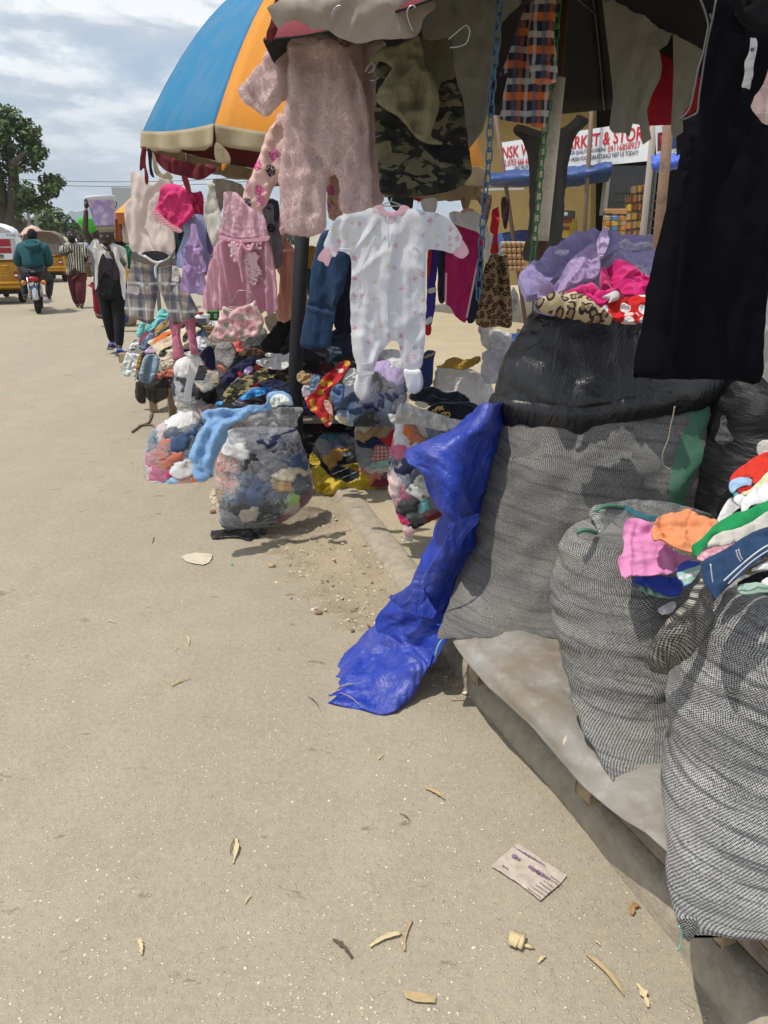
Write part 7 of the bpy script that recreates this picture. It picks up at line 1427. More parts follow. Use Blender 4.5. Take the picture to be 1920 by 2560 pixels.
# ------------------------------------------------------------------ clothes on the two front sacks
g3 = 'folded clothes on the front sacks'
def foldd(label,cat,pts,D,c,crop='J',t=.016,tilt=55,crump=.008,cf=17,creases=(),name='folded_garment',yaw=0,res=36,edge=None,fat=1,**k):
    if fat != 1:
        q = np.array(pts,float); c_ = q.mean(0); _,_,vt = np.linalg.svd(q - c_); mi_ = vt[1]; q = q + np.outer((q - c_) @ mi_ * (fat - 1),mi_); pts = [tuple(z) for z in q]
    return cloth(name,label,cat,pts,D,cm_(c) if isinstance(c,str) else c,tilt=tilt,yaw=yaw,crop=crop,t=t * .5,edge=edge or .008,crump=crump * .7,cf=cf,fold=.005,ff=(30,8),group=g3,creases=creases,res=res,sharp='cut',crisp=True,**k)
foldd('red garment tucked lowest in the mouth of the slumped sack','garment',[(1055,1000),(1110,1010),(1160,1015),(1140,1085),(1090,1060)],1.86,'red')
foldd('white strap end beside the red garment in the slumped sack','garment',[(1130,1040),(1190,1010),(1195,1060),(1135,1098),(1090,1062)],1.84,'white',t=.01)
foldd('mint green garment edge beneath the royal blue shorts','garment',[(950,905),(1000,905),(1100,980),(1215,980),(1180,1010),(1090,1000),(1030,970),(955,955)],1.87,'mint')
foldd('royal blue shorts under the pink shorts','shorts',[(970,905),(1050,898),(1180,895),(1222,930),(1225,985),(1180,1002),(1110,980),(1060,940),(985,935)],1.86,F_('royal_blue_cotton',(.045,.085,.50)),t=.03,crump=.018)
foldd('white edged blue and mint trunks beside the denim leg','trunks',[(1195,850),(1230,818),(1290,820),(1318,825),(1310,880),(1240,960),(1225,915),(1200,905)],1.8,F_('blue_white_mint',None,stripes((.30,.50,.42),[(.06,.38,.0,(.05,.09,.45)),(.06,.16,.025,(.68,.68,.7))],70)),t=.025)
foldd('dark teal cloth tucked behind the pink shorts','cloth',[(928,525),(985,560),(1040,590),(1100,580),(1090,620),(1000,600),(940,560)],2.03,'teal')
sk = foldd('bubblegum pink child\'s shorts lying on the slumped sack','shorts',[(930,610),(960,598),(1010,598),(1050,625),(1090,625),(1110,690),(1180,760),(1230,790),(1290,800),(1200,830),(1185,885),(1060,893),(958,893),(922,915),(905,840),(895,800),(925,790),(930,700),(925,680)],1.87,F_('bubblegum_pink',(.66,.24,.45)),t=.02,crump=.012,res=46,creases=[((955,690),(960,890),.008,.008),((930,690),(1040,680),(1090,640),-.012,.012),((960,630),(1040,660),-.015,.012)])
foldd('peach orange frilled bloomers beside the pink shorts','bloomers',[(1070,650),(1095,600),(1140,575),(1200,572),(1245,545),(1290,575),(1360,600),(1400,600),(1405,640),(1360,680),(1300,785),(1240,770),(1150,735),(1115,705),(1085,722),(1070,690)],1.84,F_('peach_orange',(.72,.27,.12)),t=.032,crump=.016,cf=10,res=46,creases=[((1120,610),(1140,690),-.014,.01),((1110,640),(1300,640),-.01,.01)])
foldd('pink lace edge below the green trousers','garment',[(1290,800),(1340,760),(1460,730),(1500,690),(1540,690),(1440,760),(1380,810),(1330,815)],1.62,F_('pink_lace_edge',None,prints((.60,.25,.33),[(.70,.45,.5)],60,.4,.9)),t=.015)
stk = [('white folded shirt at the left end of the stacked clothes',[(1395,625),(1430,560),(1475,500),(1520,490),(1530,520),(1480,560),(1440,610)],1.66,'white'),
       ('bright green trousers slanting through the stacked clothes',[(1272,745),(1300,725),(1340,700),(1400,640),(1480,595),(1560,570),(1660,520),(1720,500),(1720,580),(1600,610),(1500,650),(1420,690),(1340,730),(1300,780),(1275,765)],1.56,F_('emerald',(.012,.24,.075))),
       ('cream knit trousers below the green ones',[(1335,750),(1400,690),(1500,665),(1560,640),(1660,580),(1720,560),(1720,640),(1640,640),(1560,680),(1480,720),(1400,740)],1.54,F_('oatmeal',(.52,.49,.43))),
       ('denim blue shorts with white double stitching over the front sack',[(1320,815),(1380,790),(1440,760),(1540,690),(1660,640),(1760,600),(1760,760),(1640,790),(1560,850),(1500,910),(1440,960),(1390,1012),(1370,990),(1330,920),(1322,860)],1.47,den),
       ('olive garment edge beneath the denim shorts',[(1510,880),(1580,840),(1700,790),(1720,850),(1620,860),(1560,885)],1.5,F_('olive_cotton',(.18,.17,.03))),
       ('white garment edge beneath the olive one',[(1550,870),(1640,830),(1720,800),(1720,850),(1640,855)],1.48,'white'),
       ('black furry garment below the denim shorts',[(1480,940),(1560,890),(1720,850),(1720,940),(1640,950),(1560,940)],1.49,'black'),
       ('white folded cuff at the right of the stack',[(1620,915),(1720,895),(1720,935),(1630,940)],1.45,'white'),
       ('sage green band lying at the bottom of the stack',[(1500,945),(1560,935),(1660,940),(1720,945),(1720,965),(1640,968),(1540,978),(1508,978)],1.44,F_('sage',(.30,.42,.34))),
       ('grey blue cloth under the sage band',[(1600,968),(1720,966),(1720,990),(1660,988)],1.45,'slate')]
for lab,pts,D,c in stk:
    o = foldd(lab,'garment' if 'shorts' not in lab and 'trousers' not in lab else ('shorts' if 'shorts' in lab else 'trousers'),pts,D,c,t=.024,tilt=50,crump=.010,fat=1 if 'denim' in lab else 1.45)
    if 'double stitching' in lab:
        for pp in ([(1385,1000),(1450,935),(1560,830),(1660,760),(1740,720)],[(1370,985),(1430,920),(1540,820),(1640,745),(1740,700)],[(1368,830),(1380,920),(1405,985)],[(1498,760),(1505,790),(1520,815)],[(1510,755),(1518,785),(1530,805)]):
            MB().tube([tuple(q) for q in catmull([tuple(P(*px('J',x,y),1.428)) for x,y in pp],24)],.0016,4).wbuild('stitching',F_('white_thread',(.6,.62,.66)),o,True)
for lab,pts,D,c in [('vivid red folded garment on top of the stack',[(1120,1680),(1200,1590),(1330,1510),(1480,1410),(1660,1340),(1760,1330),(1760,1480),(1600,1560),(1480,1640),(1380,1600),(1250,1660),(1150,1702)],1.72,F_('vivid_red',(.60,.035,.02))),
                       ('second red garment under the topmost one',[(1420,1700),(1480,1640),(1560,1570),(1660,1500),(1760,1460),(1760,1600),(1600,1640),(1500,1720)],1.70,MATS['vivid_red']),('light blue shirt collar below the red garments',[(1112,1800),(1130,1720),(1220,1680),(1320,1655),(1440,1640),(1420,1720),(1300,1730),(1200,1780),(1150,1830)],1.69,'lightblue'),
                       ('dark red cuff folded in the stack',[(1225,1780),(1300,1755),(1430,1745),(1420,1800),(1330,1830),(1270,1840)],1.68,'red'),('pale yellow shirt fold in the stack',[(1290,1850),(1380,1830),(1460,1760),(1540,1700),(1660,1580),(1760,1540),(1760,1700),(1560,1760),(1450,1840),(1330,1880)],1.67,F_('pale_yellow',(.62,.58,.36))),
                       ('teal cloth end below the blue collar',[(1170,1830),(1230,1800),(1300,1850),(1290,1880),(1220,1900),(1180,1890)],1.68,'aqua'),('white shirt with a green leaf print in the stack',[(1290,2100),(1310,2000),(1420,1900),(1540,1800),(1760,1690),(1760,1900),(1600,1960),(1480,1990),(1380,2030),(1340,2130),(1300,2130)],1.63,F_('white_green_print',None,prints((.70,.70,.70),[(.25,.45,.12)],7,.3,.4))),
                       ('white narrow folded sleeve above the green trousers',[(1170,1960),(1230,1910),(1420,1840),(1500,1830),(1400,1900),(1300,1990),(1230,2010)],1.65,'white'),('grey marbled roll poking out above the red garments',[(1512,1290),(1525,1220),(1580,1160),(1660,1130),(1740,1110),(1740,1290),(1600,1320),(1540,1338)],1.78,F_('grey_marl',None,camo([(.40,.37,.33),(.25,.22,.2),(.5,.48,.44)],22)))]:
    foldd(lab,'garment',pts,D,c,'U',t=.024,tilt=50,crump=.010,fat=1.65)
tb3 = empty('display_table',(-.55,5.42,0),'rough low wooden table under the middle clothes heap behind the yellow sack','table')
for k in range(4): MB().box((0,-.42 + .24 * k,.44),(.9,.22,.022),.02 * k,bev=.003).build('table_plank',wood_grey,tb3)
for sx in (-1,1):
    for sy in (-1,1): MB().box((sx * .42,sy * .42,.215),(.06,.06,.43),bev=.004).build('leg',wood_pale,tb3)
# ------------------------------------------------------------------ people,vehicles and the far side of the road
def skin(chains,sub=2):
    """one smooth tapering surface grown along chains of (name, position, radius); equal names join"""
    ix = {}; V = []; Rr = []; E = []
    for ch in chains:
        last = None
        for nm,p,r in ch:
            if nm not in ix: ix[nm] = len(V); V.append(p); Rr.append(r if isinstance(r,tuple) else (r,r))
            if last is not None: E.append((last,ix[nm]))
            last = ix[nm]
    me = bpy.data.meshes.new('s'); me.from_pydata([tuple(v) for v in V],E,[]); o = bpy.data.objects.new('s',me); col.objects.link(o)
    o.modifiers.new('s','SKIN').use_smooth_shade = True
    for i,d in enumerate(me.skin_vertices[0].data): d.radius = Rr[i]; d.use_root = i == 0
    m = o.modifiers.new('u','SUBSURF'); m.levels = sub; m.render_levels = sub
    bpy.context.view_layer.update(); e = bpy.data.meshes.new_from_object(o.evaluated_get(bpy.context.evaluated_depsgraph_get()))
    v = np.zeros(len(e.vertices) * 3); e.vertices.foreach_get('co',v); f = [tuple(p.vertices) for p in e.polygons]
    bpy.data.objects.remove(o); bpy.data.meshes.remove(e); return v.reshape(-1,3),f
def headmesh(mb,c,r,fwd,up=Vector((0,0,1))):
    """a head with brow, nose, chin and ears; r is half its height"""
    f = fwd.normalized(); s = f.cross(up).normalized(); b = len(mb.v); q = MB().ball((0,0,0),1,20,16)
    for x,y,z in q.v:
        w = .74 if z > -.1 else .74 - .22 * (-z - .1); fr = max(0,y)
        yy = y * .86 + (.10 * math.exp(-((x / .18) ** 2 + ((z + .12) / .2) ** 2)) - .05 * math.exp(-(((abs(x) - .34) / .16) ** 2 + ((z - .1) / .12) ** 2)) + .05 * math.exp(-((x / .25) ** 2 + ((z + .42) / .12) ** 2))) * (1 if y > 0 else 0)
        mb.v.append(tuple(Vector(c) + (s * (x * w) + f * yy + up * z) * r))
    mb.f += [tuple(i + b for i in t) for t in q.f]
    for sg in (-1,1): mb.ball(Vector(c) + (s * sg * .74 - f * .02 - up * .05) * r,(r * .1,r * .14,r * .22),8,6)
def hand(mb,wrist,d,side,r=.016,curl=.5,L=.085):
    """palm, four unequal bent fingers and a thumb, starting at the wrist along d; side points to the thumb"""
    d = d.normalized(); side = (side - d * side.dot(d)).normalized(); n_ = d.cross(side); p = Vector(wrist)
    mb.tube([p,p + d * L * .5,p + d * L],[r * 1.2,r * 1.9,r * 1.7],8)
    for k,l in enumerate((.9,1.05,1.0,.78)):
        b = p + d * L * .9 + side * (.028 - .018 * k); k1 = b + (d + n_ * curl * .4) * .036 * l; k2 = k1 + (d * .8 + n_ * curl) * .026 * l; mb.tube([b,k1,k2,k2 + (d * .4 + n_ * curl) * .02 * l],[r * .58,r * .55,r * .5,r * .36],6)
    b = p + d * L * .3 + side * .02; mb.tube([b,b + (side + d * .7) * .03,b + (side * .6 + d + n_ * .3) * .055],[r * .7,r * .62,r * .45],6)
def person(label,crop,D,J,clothes,face=Vector((0,-1,0)),hr=.115,hands=(),group='people on the road',skinm=skin_mat,hair=None,foot=None):
    """J: joint name -> (px, py, depth offset, radius). Body is one mesh; clothes are skinned along the same joints, a little wider"""
    fx = foot or ('aL','aR'); b = P(*px(crop,*J[fx[0]][:2]),D + J[fx[0]][2]); b = Vector((b.x,b.y,0)); t = empty('person',b,label,'person',group)
    W_ = {k: P(*px(crop,v[0],v[1]),D + v[2]) - b for k,v in J.items()}; r_ = {k: v[3] for k,v in J.items()}
    ch = lambda ks,g=0: [(k,W_[k],tuple(x + g for x in r_[k]) if isinstance(r_[k],tuple) else r_[k] + g) for k in ks if k in W_]
    body = [['pel','che','nec','hea'],['che','sL','eL','wL'],['che','sR','eR','wR'],['pel','hL','kL','aL','tL'],['pel','hR','kR','aR','tR']]
    r0 = dict(r_); r_.update({k: tuple(x * .62 for x in r_[k]) for k in ('che','pel') if isinstance(r_[k],tuple)}); V,F = skin([ch(c) for c in body]); r_ = r0; mb = MB().add(V,F); headmesh(mb,W_['hea'],hr,face)
    for (w,e,sd,cu) in hands: hand(mb,W_[w],(W_[w] - W_[e]) if not isinstance(sd,tuple) else Vector(sd[0]),Vector(sd[1]) if isinstance(sd,tuple) else sd,curl=cu)
    mb.build('body',skinm,t,smooth=True)
    for nm,chains,g,m_ in clothes:
        V,F = skin([ch(c,g) for c in chains])
        V = V + (.008 * ridged(V * 11,3))[:,None] * np.array([.5,-1,0]); mn = V.min(0)
        mobj(nm,mesh(V,F,V[:,[0,2]] - mn[[0,2]]),t,None,m_)
    s_ = face.cross(Vector((0,0,1)))
    for nm,mt,c,r,sc in [('eye','white',.1,.10,0)]:
        e = MB(); p_ = MB()
        for sg in (-1,1): q = W_['hea'] + (face * .80 + s_ * sg * .33 + Vector((0,0,.1))) * hr; e.ball(q,hr * .12,8,6); p_.ball(q + face * hr * .06,hr * .08,8,6)
        e.build('eyes',F_('eye_white',(.5,.46,.42)),t); p_.build('pupils',black_ink,t)
    m = MB(); m.tube([W_['hea'] + (face * .86 + s_ * x * .28 + Vector((0,0,-.46 - .05 * x * x))) * hr for x in (-1,-.5,0,.5,1)],[hr * .03,hr * .08,hr * .09,hr * .08,hr * .03],6); m.build('lips',plain('lip_tone',(.10,.035,.03),.5),t,smooth=True)
    if hair:
        nm,m_,cover = hair; q = MB(); o = MB().ball((0,0,0),1,18,14)
        v = [W_['hea'] + (s_ * x * .80 - face * (.06 - (y * -.90) * -1 * 1.0) + Vector((0,0,z * 1.06))) * hr for x,y,z in o.v]; keep = [f for f in o.f if all(o.v[i][2] > cover - .75 * max(0,-(o.v[i][1] * -1)) * 0 - (.9 if o.v[i][1] < -.05 else 0) for i in f)]
        q.add(v,keep); q.build(nm,m_,t,smooth=True)
    return t,W_
blkcot = F_('black_cotton',(.012,.012,.014),rough=.9); whs = F_('white_poplin',(.68,.67,.62),rough=.8)
J = {'hea': (490,668,0,.085),'nec': (492,790,.03,.055),'che': (530,900,.03,(.15,.10)),'pel': (535,1300,.03,(.15,.11)),'sL': (330,790,.03,.062),'eL': (215,600,-.05,.046),'wL': (228,310,0,.030),'sR': (690,830,.03,.062),'eR': (690,1045,-.14,.046),'wR': (530,850,-.2,.030),
     'hL': (450,1350,.02,.10),'kL': (500,1690,-.03,.068),'aL': (560,1985,.05,.042),'tL': (535,2050,-.12,.03),'hR': (620,1350,.02,.10),'kR': (645,1720,-.12,.068),'aR': (645,2050,-.18,.042),'tR': (640,2120,-.32,.03)}
w,Wj = person('person carrying a bucket on the head, one arm raised, open white shirt over black trousers','N',11.0,J,[
    ('trousers',[['pel','hL','kL','aL'],['pel','hR','kR','aR']],.014,blkcot)],
    hands=[('wL','eL',Vector((1,0,0)),.6),('wR','eR',((-.35,-.1,1),(-1,0,0)),.9)],hair=('cap',blkcot,.28),hr=.118)
wb = w.location
B_,u_,v_ = loft([(745,440,560,11.03,.6),(785,345,680,11.03,.5),(840,318,735,11.03,.5),(960,340,738,11.03,.55),(1120,350,715,11.03,.6),(1230,352,712,11.03,.62),(1300,348,716,11.03,.6)],40,24,2.2,.01,(7,7),.01,1,'N'); loft_obj('white_shirt',None,None,B_,u_,v_,whs,w)
cloth('black_top',None,None,[(400,1010),(480,1000),(560,1020),(650,1060),(690,1180),(700,1340),(700,1420),(540,1440),(385,1420),(372,1330),(376,1200)],10.86,blkcot,crop='N',parent=w,t=.05,edge=.08,fold=.01,res=24)
for nm,pp,dd in [('sleeve',[(330,690),(385,710),(380,790),(350,880),(300,850),(262,800),(290,740)],10.95),('sleeve',[(600,790),(680,800),(730,860),(748,960),(740,1090),(690,1085),(700,985),(640,960),(600,870)],10.90),('shirt_front',[(360,750),(470,790),(500,830),(480,900),(440,880),(400,960),(375,1000),(378,1200),(360,1310),(338,1300),(340,1000),(345,860)],10.82),('shirt_front',[(560,800),(620,815),(650,960),(720,1090),(730,1300),(715,1455),(685,1390),(662,1240),(640,1090),(600,960)],10.80)]:
    cloth(nm,None,None,pp,dd,whs,crop='N',parent=w,t=.016,edge=.03,fold=.012,ff=(14,4),res=34)
cloth('shirt_print',None,None,[(400,960),(440,870),(480,930),(560,940),(600,1000),(640,1080),(645,1200),(560,1200),(470,1110),(390,1220),(378,1080)],10.78,F_('plum_print',(.035,.025,.035)),crop='N',parent=w,t=.01,fold=.008,res=30)
for a,k in (('aL',(540,2050)),('aR',(645,2125))):
    q = P(*px('N',*k),10.9 if a == 'aL' else 10.66) - wb; MB().box(q + Vector((0,.04,-.015)),(.10,.26,.025),.1,bev=.02).build('slipper',plain('grey_sole',(.12,.10,.11),.7),w); MB().tube([q + Vector((-.05,.05,0)),q + Vector((-.02,.02,.04)),q + Vector((.02,.02,.045)),q + Vector((.05,.05,0))],.018,8).build('slipper_strap',plain('cobalt_strap',(.08,.12,.50),.5),w,smooth=True)
# bucket
bk = P(*px('N',470,525),11.0); bt = P(*px('N',450,150),11.0); hB = bt.z - bk.z; px_m = (P(*px('N',620,300),11.0) - P(*px('N',275,300),11.0)).x / 2
bu = empty('plastic_bucket',bk,'translucent white bucket of purple sachets balanced on a person\'s head','bucket')
m_,n_ = newmat('bucket_plastic'); v_ = objc(n_); sep_ = n_('ShaderNodeSeparateXYZ',{0: v_}); c_ = n_.mix(n_.mapr(n_.noise(v_,9,4,.6,.8),.35,.65),(.33,.25,.62),(.62,.58,.76)); c_ = n_.mix(n_.mapr(n_('ShaderNodeTexVoronoi',{'Vector': v_,'Scale': 12}).outputs[0],.3,.6,0,.5),c_,(.25,.17,.52))
finish(n_,n_('ShaderNodeBsdfPrincipled',{'Base Color': n_.mix(n_.mapr(sep_.outputs[2],hB * .82,hB * .9),c_,(.66,.68,.74)),'Roughness': .3}).outputs[0])
lean_ = Matrix.Rotation(R(-3),3,'Y')
MB().lathe([(0,0),(px_m * .72,0),(px_m * .76,.01),(px_m * .96,hB * .92),(px_m * 1.0,hB * .93),(px_m * 1.02,hB),(px_m * .95,hB),(px_m * .92,hB * .9),(0,hB * .86)],(0,0,0),28,m=lean_).build('pail',m_,bu,smooth=True)
MB().tube([(px_m * .98,-.0,hB * .8),(px_m * 1.1,-.05,hB * .72),(px_m * 1.06,-.1,hB * .6)],.008,6).build('handle',black_ink,bu)
MB().lathe([(0,-.09),(.085,-.085),(.115,-.04),(.12,0),(0,.0)],(.0,0,0),18).build('head_pad',F_('pad_cloth',(.30,.29,.22)),bu,smooth=True)
# striped shirt man
strm = F_('stripe_shirt',None,stripes((.62,.58,.46),[(.052,.5,0,(.035,.035,.04))]),rough=.8); maro = F_('maroon_trousers',(.13,.028,.035))
J = {'hea': (1142,440,0,.085),'nec': (1165,540,.03,.06),'che': (1190,640,.03,(.18,.11)),'pel': (1215,980,.03,(.17,.12)),'sL': (1030,600,.02,.07),'eL': (990,745,-.05,.05),'wL': (1105,705,-.2,.034),'sR': (1320,610,.03,.07),'eR': (1385,830,.04,.048),'wR': (1425,970,-.05,.032),
     'hL': (1160,1080,.02,.12),'kL': (1190,1300,.02,.10),'aL': (1235,1540,.1,.06),'tL': (1240,1560,-.06,.035),'hR': (1280,1080,.02,.12),'kR': (1290,1310,-.1,.10),'aR': (1300,1540,-.1,.06),'tR': (1300,1575,-.26,.035)}
w,_w = person('bearded person in a black and cream striped shirt and maroon trousers walking up the road','M',17.8,J,[('sleeve',[['sL','eL']],.03,strm),('trousers',[['pel','hL','kL','aL'],['pel','hR','kR','aR']],.02,maro)],hands=[('wL','eL',Vector((0,-.3,1)),.8),('wR','eR',Vector((-1,-.4,0)),.8)],hr=.125,hair=('hair',blkcot,.45))
B_,u_,v_ = loft([(535,1110,1235,17.83,.7),(575,1020,1335,17.83,.5),(660,1030,1352,17.83,.5),(800,1062,1362,17.83,.55),(1000,1060,1362,17.83,.6),(1072,1068,1362,17.83,.6)],40,24,2.2,.012,(6,6),.012,1,'M'); loft_obj('striped_shirt',None,None,B_,u_,v_,strm,w)
MB().ball(P(*px('M',1142,500),17.72) - w.location,(.085,.05,.075),12,8).build('beard',blkcot,w,smooth=True)
cloth('sleeve',None,None,[(1320,570),(1370,620),(1412,750),(1340,790),(1300,700)],17.75,strm,crop='M',parent=w,t=.07,edge=.09,fold=.008,res=20)
lie('dark_carrier_bag','dark brown carrier bag held by the striped-shirt walker','carrier bag',[(1370,860),(1430,830),(1460,930),(1495,1050),(1470,1105),(1400,1100),(1372,1060)],17.7,'brown','M',.1,0)
# others behind the bucket carrier
J = {'hea': (655,670,0,.085),'nec': (660,780,.03,.06),'che': (690,880,.03,(.17,.11)),'pel': (690,1230,.03,(.16,.12)),'sL': (570,830,.03,.07),'eL': (560,1000,.0,.05),'wL': (580,1130,-.1,.032),'sR': (790,850,.03,.07),'eR': (810,1050,0,.05),'wR': (790,1180,-.1,.032),
     'hL': (640,1300,.02,.11),'kL': (650,1500,0,.075),'aL': (650,1760,.1,.05),'tL': (645,1790,-.08,.03),'hR': (730,1300,.02,.11),'kR': (720,1500,0,.075),'aR': (715,1740,.1,.05),'tR': (712,1770,-.08,.03)}
w,_w = person('person in a denim cap and green top walking behind the bucket carrier','N',13.4,J,[('green_top',[['pel','che','nec'],['che','sL'],['che','sR','eR']],.03,F_('green_top',(.02,.15,.07))),('jeans',[['pel','hL','kL','aL'],['pel','hR','kR','aR']],.015,F_('blue_jeans',(.05,.10,.24))),('scarf',[['nec','hea']],.05,blkcot)],hair=('denim_cap',F_('cap_denim',(.13,.22,.42)),.2),hr=.12)
cloth('yellow_apron',None,None,[(650,1080),(770,1070),(770,1230),(660,1240)],13.1,F_('apron_yellow',(.55,.28,.03)),crop='N',parent=w,t=.03,fold=.01,res=18)
J = {'hea': (345,590,0,.085),'nec': (350,690,.03,.06),'che': (370,800,.03,(.15,.11)),'pel': (400,1220,.03,(.16,.12)),'sL': (300,760,.03,.06),'eL': (285,900,0,.045),'wL': (300,1020,-.1,.03),'sR': (450,770,.03,.06),'eR': (470,950,0,.045),'wR': (460,1080,-.1,.03),
     'hL': (380,1260,.02,.1),'kL': (385,1440,0,.085),'aL': (385,1640,.05,.07),'tL': (385,1675,-.12,.035),'hR': (440,1260,.02,.1),'kR': (430,1440,0,.085),'aR': (425,1650,.05,.07),'tR': (422,1680,-.12,.035)}
w,_w = person('person in red trousers half hidden by the bucket carrier, blue scarf at the neck','N',14.2,J,[('red_trousers',[['pel','hL','kL','aL'],['pel','hR','kR','aR']],.02,F_('red_trousers',(.22,.015,.03))),('brown_top',[['pel','che','nec'],['che','sL','eL'],['che','sR','eR']],.025,F_('grey_top',(.14,.12,.12))),('blue_scarf',[['nec','che']],.03,F_('blue_scarf',(.03,.06,.40)))],hair=('hair',blkcot,.3),hr=.115)
gb = P(*px('N',285,525),14.2); tag(MB().lathe([(0,-.12),(.12,-.12),(.20,.05),(.22,.12),(.21,.125),(.18,.05),(0,-.09)],gb,20).wbuild('green_basin',plain('lime_plastic',(.06,.50,.05),.4),smooth=True),'bright green plastic basin carried behind the raised arm','basin')
J = {'hea': (1268,490,0,.085),'nec': (1275,560,.03,.06),'che': (1300,620,.03,(.17,.11)),'pel': (1310,830,.03,(.16,.12)),'sL': (1220,600,.03,.07),'eL': (1200,720,0,.05),'wL': (1200,820,-.1,.032),'sR': (1390,600,.03,.07),'eR': (1410,720,0,.05),'wR': (1400,820,-.1,.032),'hL': (1280,860,.02,.11),'kL': (1280,1010,0,.08),'aL': (1285,1170,.1,.05),'tL': (1285,1185,-.1,.03),'hR': (1350,860,.02,.11),'kR': (1350,1010,0,.08),'aR': (1350,1170,.1,.05),'tR': (1350,1185,-.1,.03)}
person('person in a pale blue shirt walking behind the striped shirt','M',25.5,J,[('blue_shirt',[['pel','che','nec'],['che','sL','eL'],['che','sR','eR']],.03,F_('pale_blue_shirt',(.28,.36,.44))),('trousers',[['pel','hL','kL','aL'],['pel','hR','kR','aR']],.02,cm_('charcoal'))],hair=('hair',blkcot,.1),hr=.13)
# motorcycle and its rider,seen from behind
MD = 16.3; mb_ = P(*px('M',612,1712),MD); mo = empty('motorcycle',Vector((mb_.x,MD,0)),'small motorcycle with a red tail light ridden away from the camera','motorcycle',rz=R(21))
chrome = plain('chrome',(.6,.6,.62),.2,1,bd=0); enam = plain('black_enamel',(.02,.02,.022),.3); amber = plain('amber_lens',(.60,.20,.02),.25)
for y,nm in ((0,'rear'),(1.25,'front')):
    c = Vector((0,y + .3,.3)); wm = MB().lathe([(.22,-.05),(.26,-.058),(.295,-.04),(.30,0),(.295,.04),(.26,.058),(.22,.05)],c,28,m=Matrix.Rotation(R(90),3,'Y')); wh = wm.build('wheel',rubber,mo,smooth=True)
    r2 = MB().tube([c + Vector((0,math.cos(a) * .215,math.sin(a) * .215)) for a in np.linspace(0,6.28,25)[:-1]],.022,8,closed=True); r2.ball(c,(.07,.05,.05),10,6)
    for k in range(12): a = k * .5236; r2.tube([c,c + Vector((0,math.cos(a) * .21,math.sin(a) * .21))],.004,4)
    r2.build('rim',chrome,wh,smooth=True)
MB().tube([(0,.3 + .33 * math.sin(a),.3 + .33 * math.cos(a)) for a in np.linspace(-1.6,.5,14)],.06,8).build('mudguard',chrome,mo,smooth=True)
MB().box((0,.45,.82),(.25,.62,.10),bev=.04).build('seat',enam,mo); MB().tube([(-.14,.5,.80),(-.15,.12,.84),(-.06,.02,.88),(.06,.02,.88),(.15,.12,.84),(.14,.5,.80)],.013,8).build('grab_rail',enam,mo,smooth=True)
MB().ball((0,.03,.70),(.11,.05,.055),14,8).build('tail_light',plain('red_lens',(.40,.015,.02),.25),mo,smooth=True)
MB().box((0,.0,.52),(.13,.012,.11),rx=.25,bev=.003).build('number_plate',plain('plate_blue',(.08,.15,.26),.4),mo)
for s in (-1,1):
    MB().ball((s * .19,.03,.63),(.05,.035,.05),12,8).build('indicator',amber,mo,smooth=True); MB().tube([(s * .06,.06,.64),(s * .17,.04,.63)],.01,6).build('indicator_stem',enam,mo)
    MB().tube([(s * .11,.3,.32),(s * .12,.38,.72)],.028,10).build('shock_absorber',chrome,mo,smooth=True); MB().tube([(s * .09,.3,.3),(s * .09,.95,.36)],.022,6).build('swingarm',enam,mo)
    MB().tube([(s * .1,.8,.33),(s * .3,.8,.33)],.014,6).build('footrest',enam,mo); MB().tube([(s * .05,1.15,.98),(s * .34,1.0,1.0)],.015,6).build('handlebar',chrome,mo)
MB().tube([(.17,0,.30),(.17,.45,.28),(.15,1.0,.28)],[.05,.052,.022],10).build('exhaust',chrome,mo,smooth=True)
MB().box((0,.95,.72),(.24,.5,.2),bev=.07).build('tank',plain('red_tank',(.25,.02,.02),.3),mo); MB().box((0,.85,.42),(.22,.36,.28),bev=.04).build('engine',plain('engine_grey',(.2,.2,.2),.5,.6),mo); MB().tube([(0,1.1,.95),(0,1.5,.3)],.04,8).build('fork',chrome,mo)
teal = F_('teal_hoodie',(.018,.085,.10),rough=.9,wr=.6,wrs=9)
J = {'hea': (518,440,.28,.085),'nec': (520,540,.22,.06),'che': (520,660,.12,(.20,.14)),'pel': (545,1010,.02,(.20,.15)),'sL': (340,640,.14,.085),'eL': (275,860,.25,.07),'wL': (330,900,.7,.035),'sR': (715,640,.14,.085),'eR': (785,870,.25,.07),'wR': (730,900,.7,.035),
     'hL': (440,1060,.05,.11),'kL': (370,1120,.5,.085),'aL': (405,1400,.42,.05),'tL': (400,1450,.6,.04),'hR': (680,1060,.05,.11),'kR': (790,1110,.5,.085),'aR': (780,1400,.42,.05),'tR': (790,1440,.6,.04)}
w,_w = person('rider in a teal hoodie and black cap, seen from behind on the motorcycle','M',MD + .45,J,[('teal_hoodie',[['pel','che','nec'],['che','sL','eL','wL'],['che','sR','eR','wR']],.035,teal),('trousers',[['pel','hL','kL','aL'],['pel','hR','kR','aR']],.018,cm_('charcoal'))],face=Vector((0,1,0)),hr=.13,hair=('cap',blkcot,-.2),hands=[('wL','eL',Vector((1,0,0)),.9),('wR','eR',Vector((-1,0,0)),.9)])
hc = P(*px('M',515,575),MD + .34) - w.location; MB().tube([hc + Vector((math.cos(a) * .15,.10 * math.sin(a),.05 * math.sin(a))) for a in np.linspace(0,6.28,17)[:-1]],.045,8,closed=True).build('hood',teal,w,smooth=True)
MB().ball(hc + Vector((0,-.03,-.05)),(.13,.06,.10),14,8).build('hood_drape',teal,w,smooth=True)
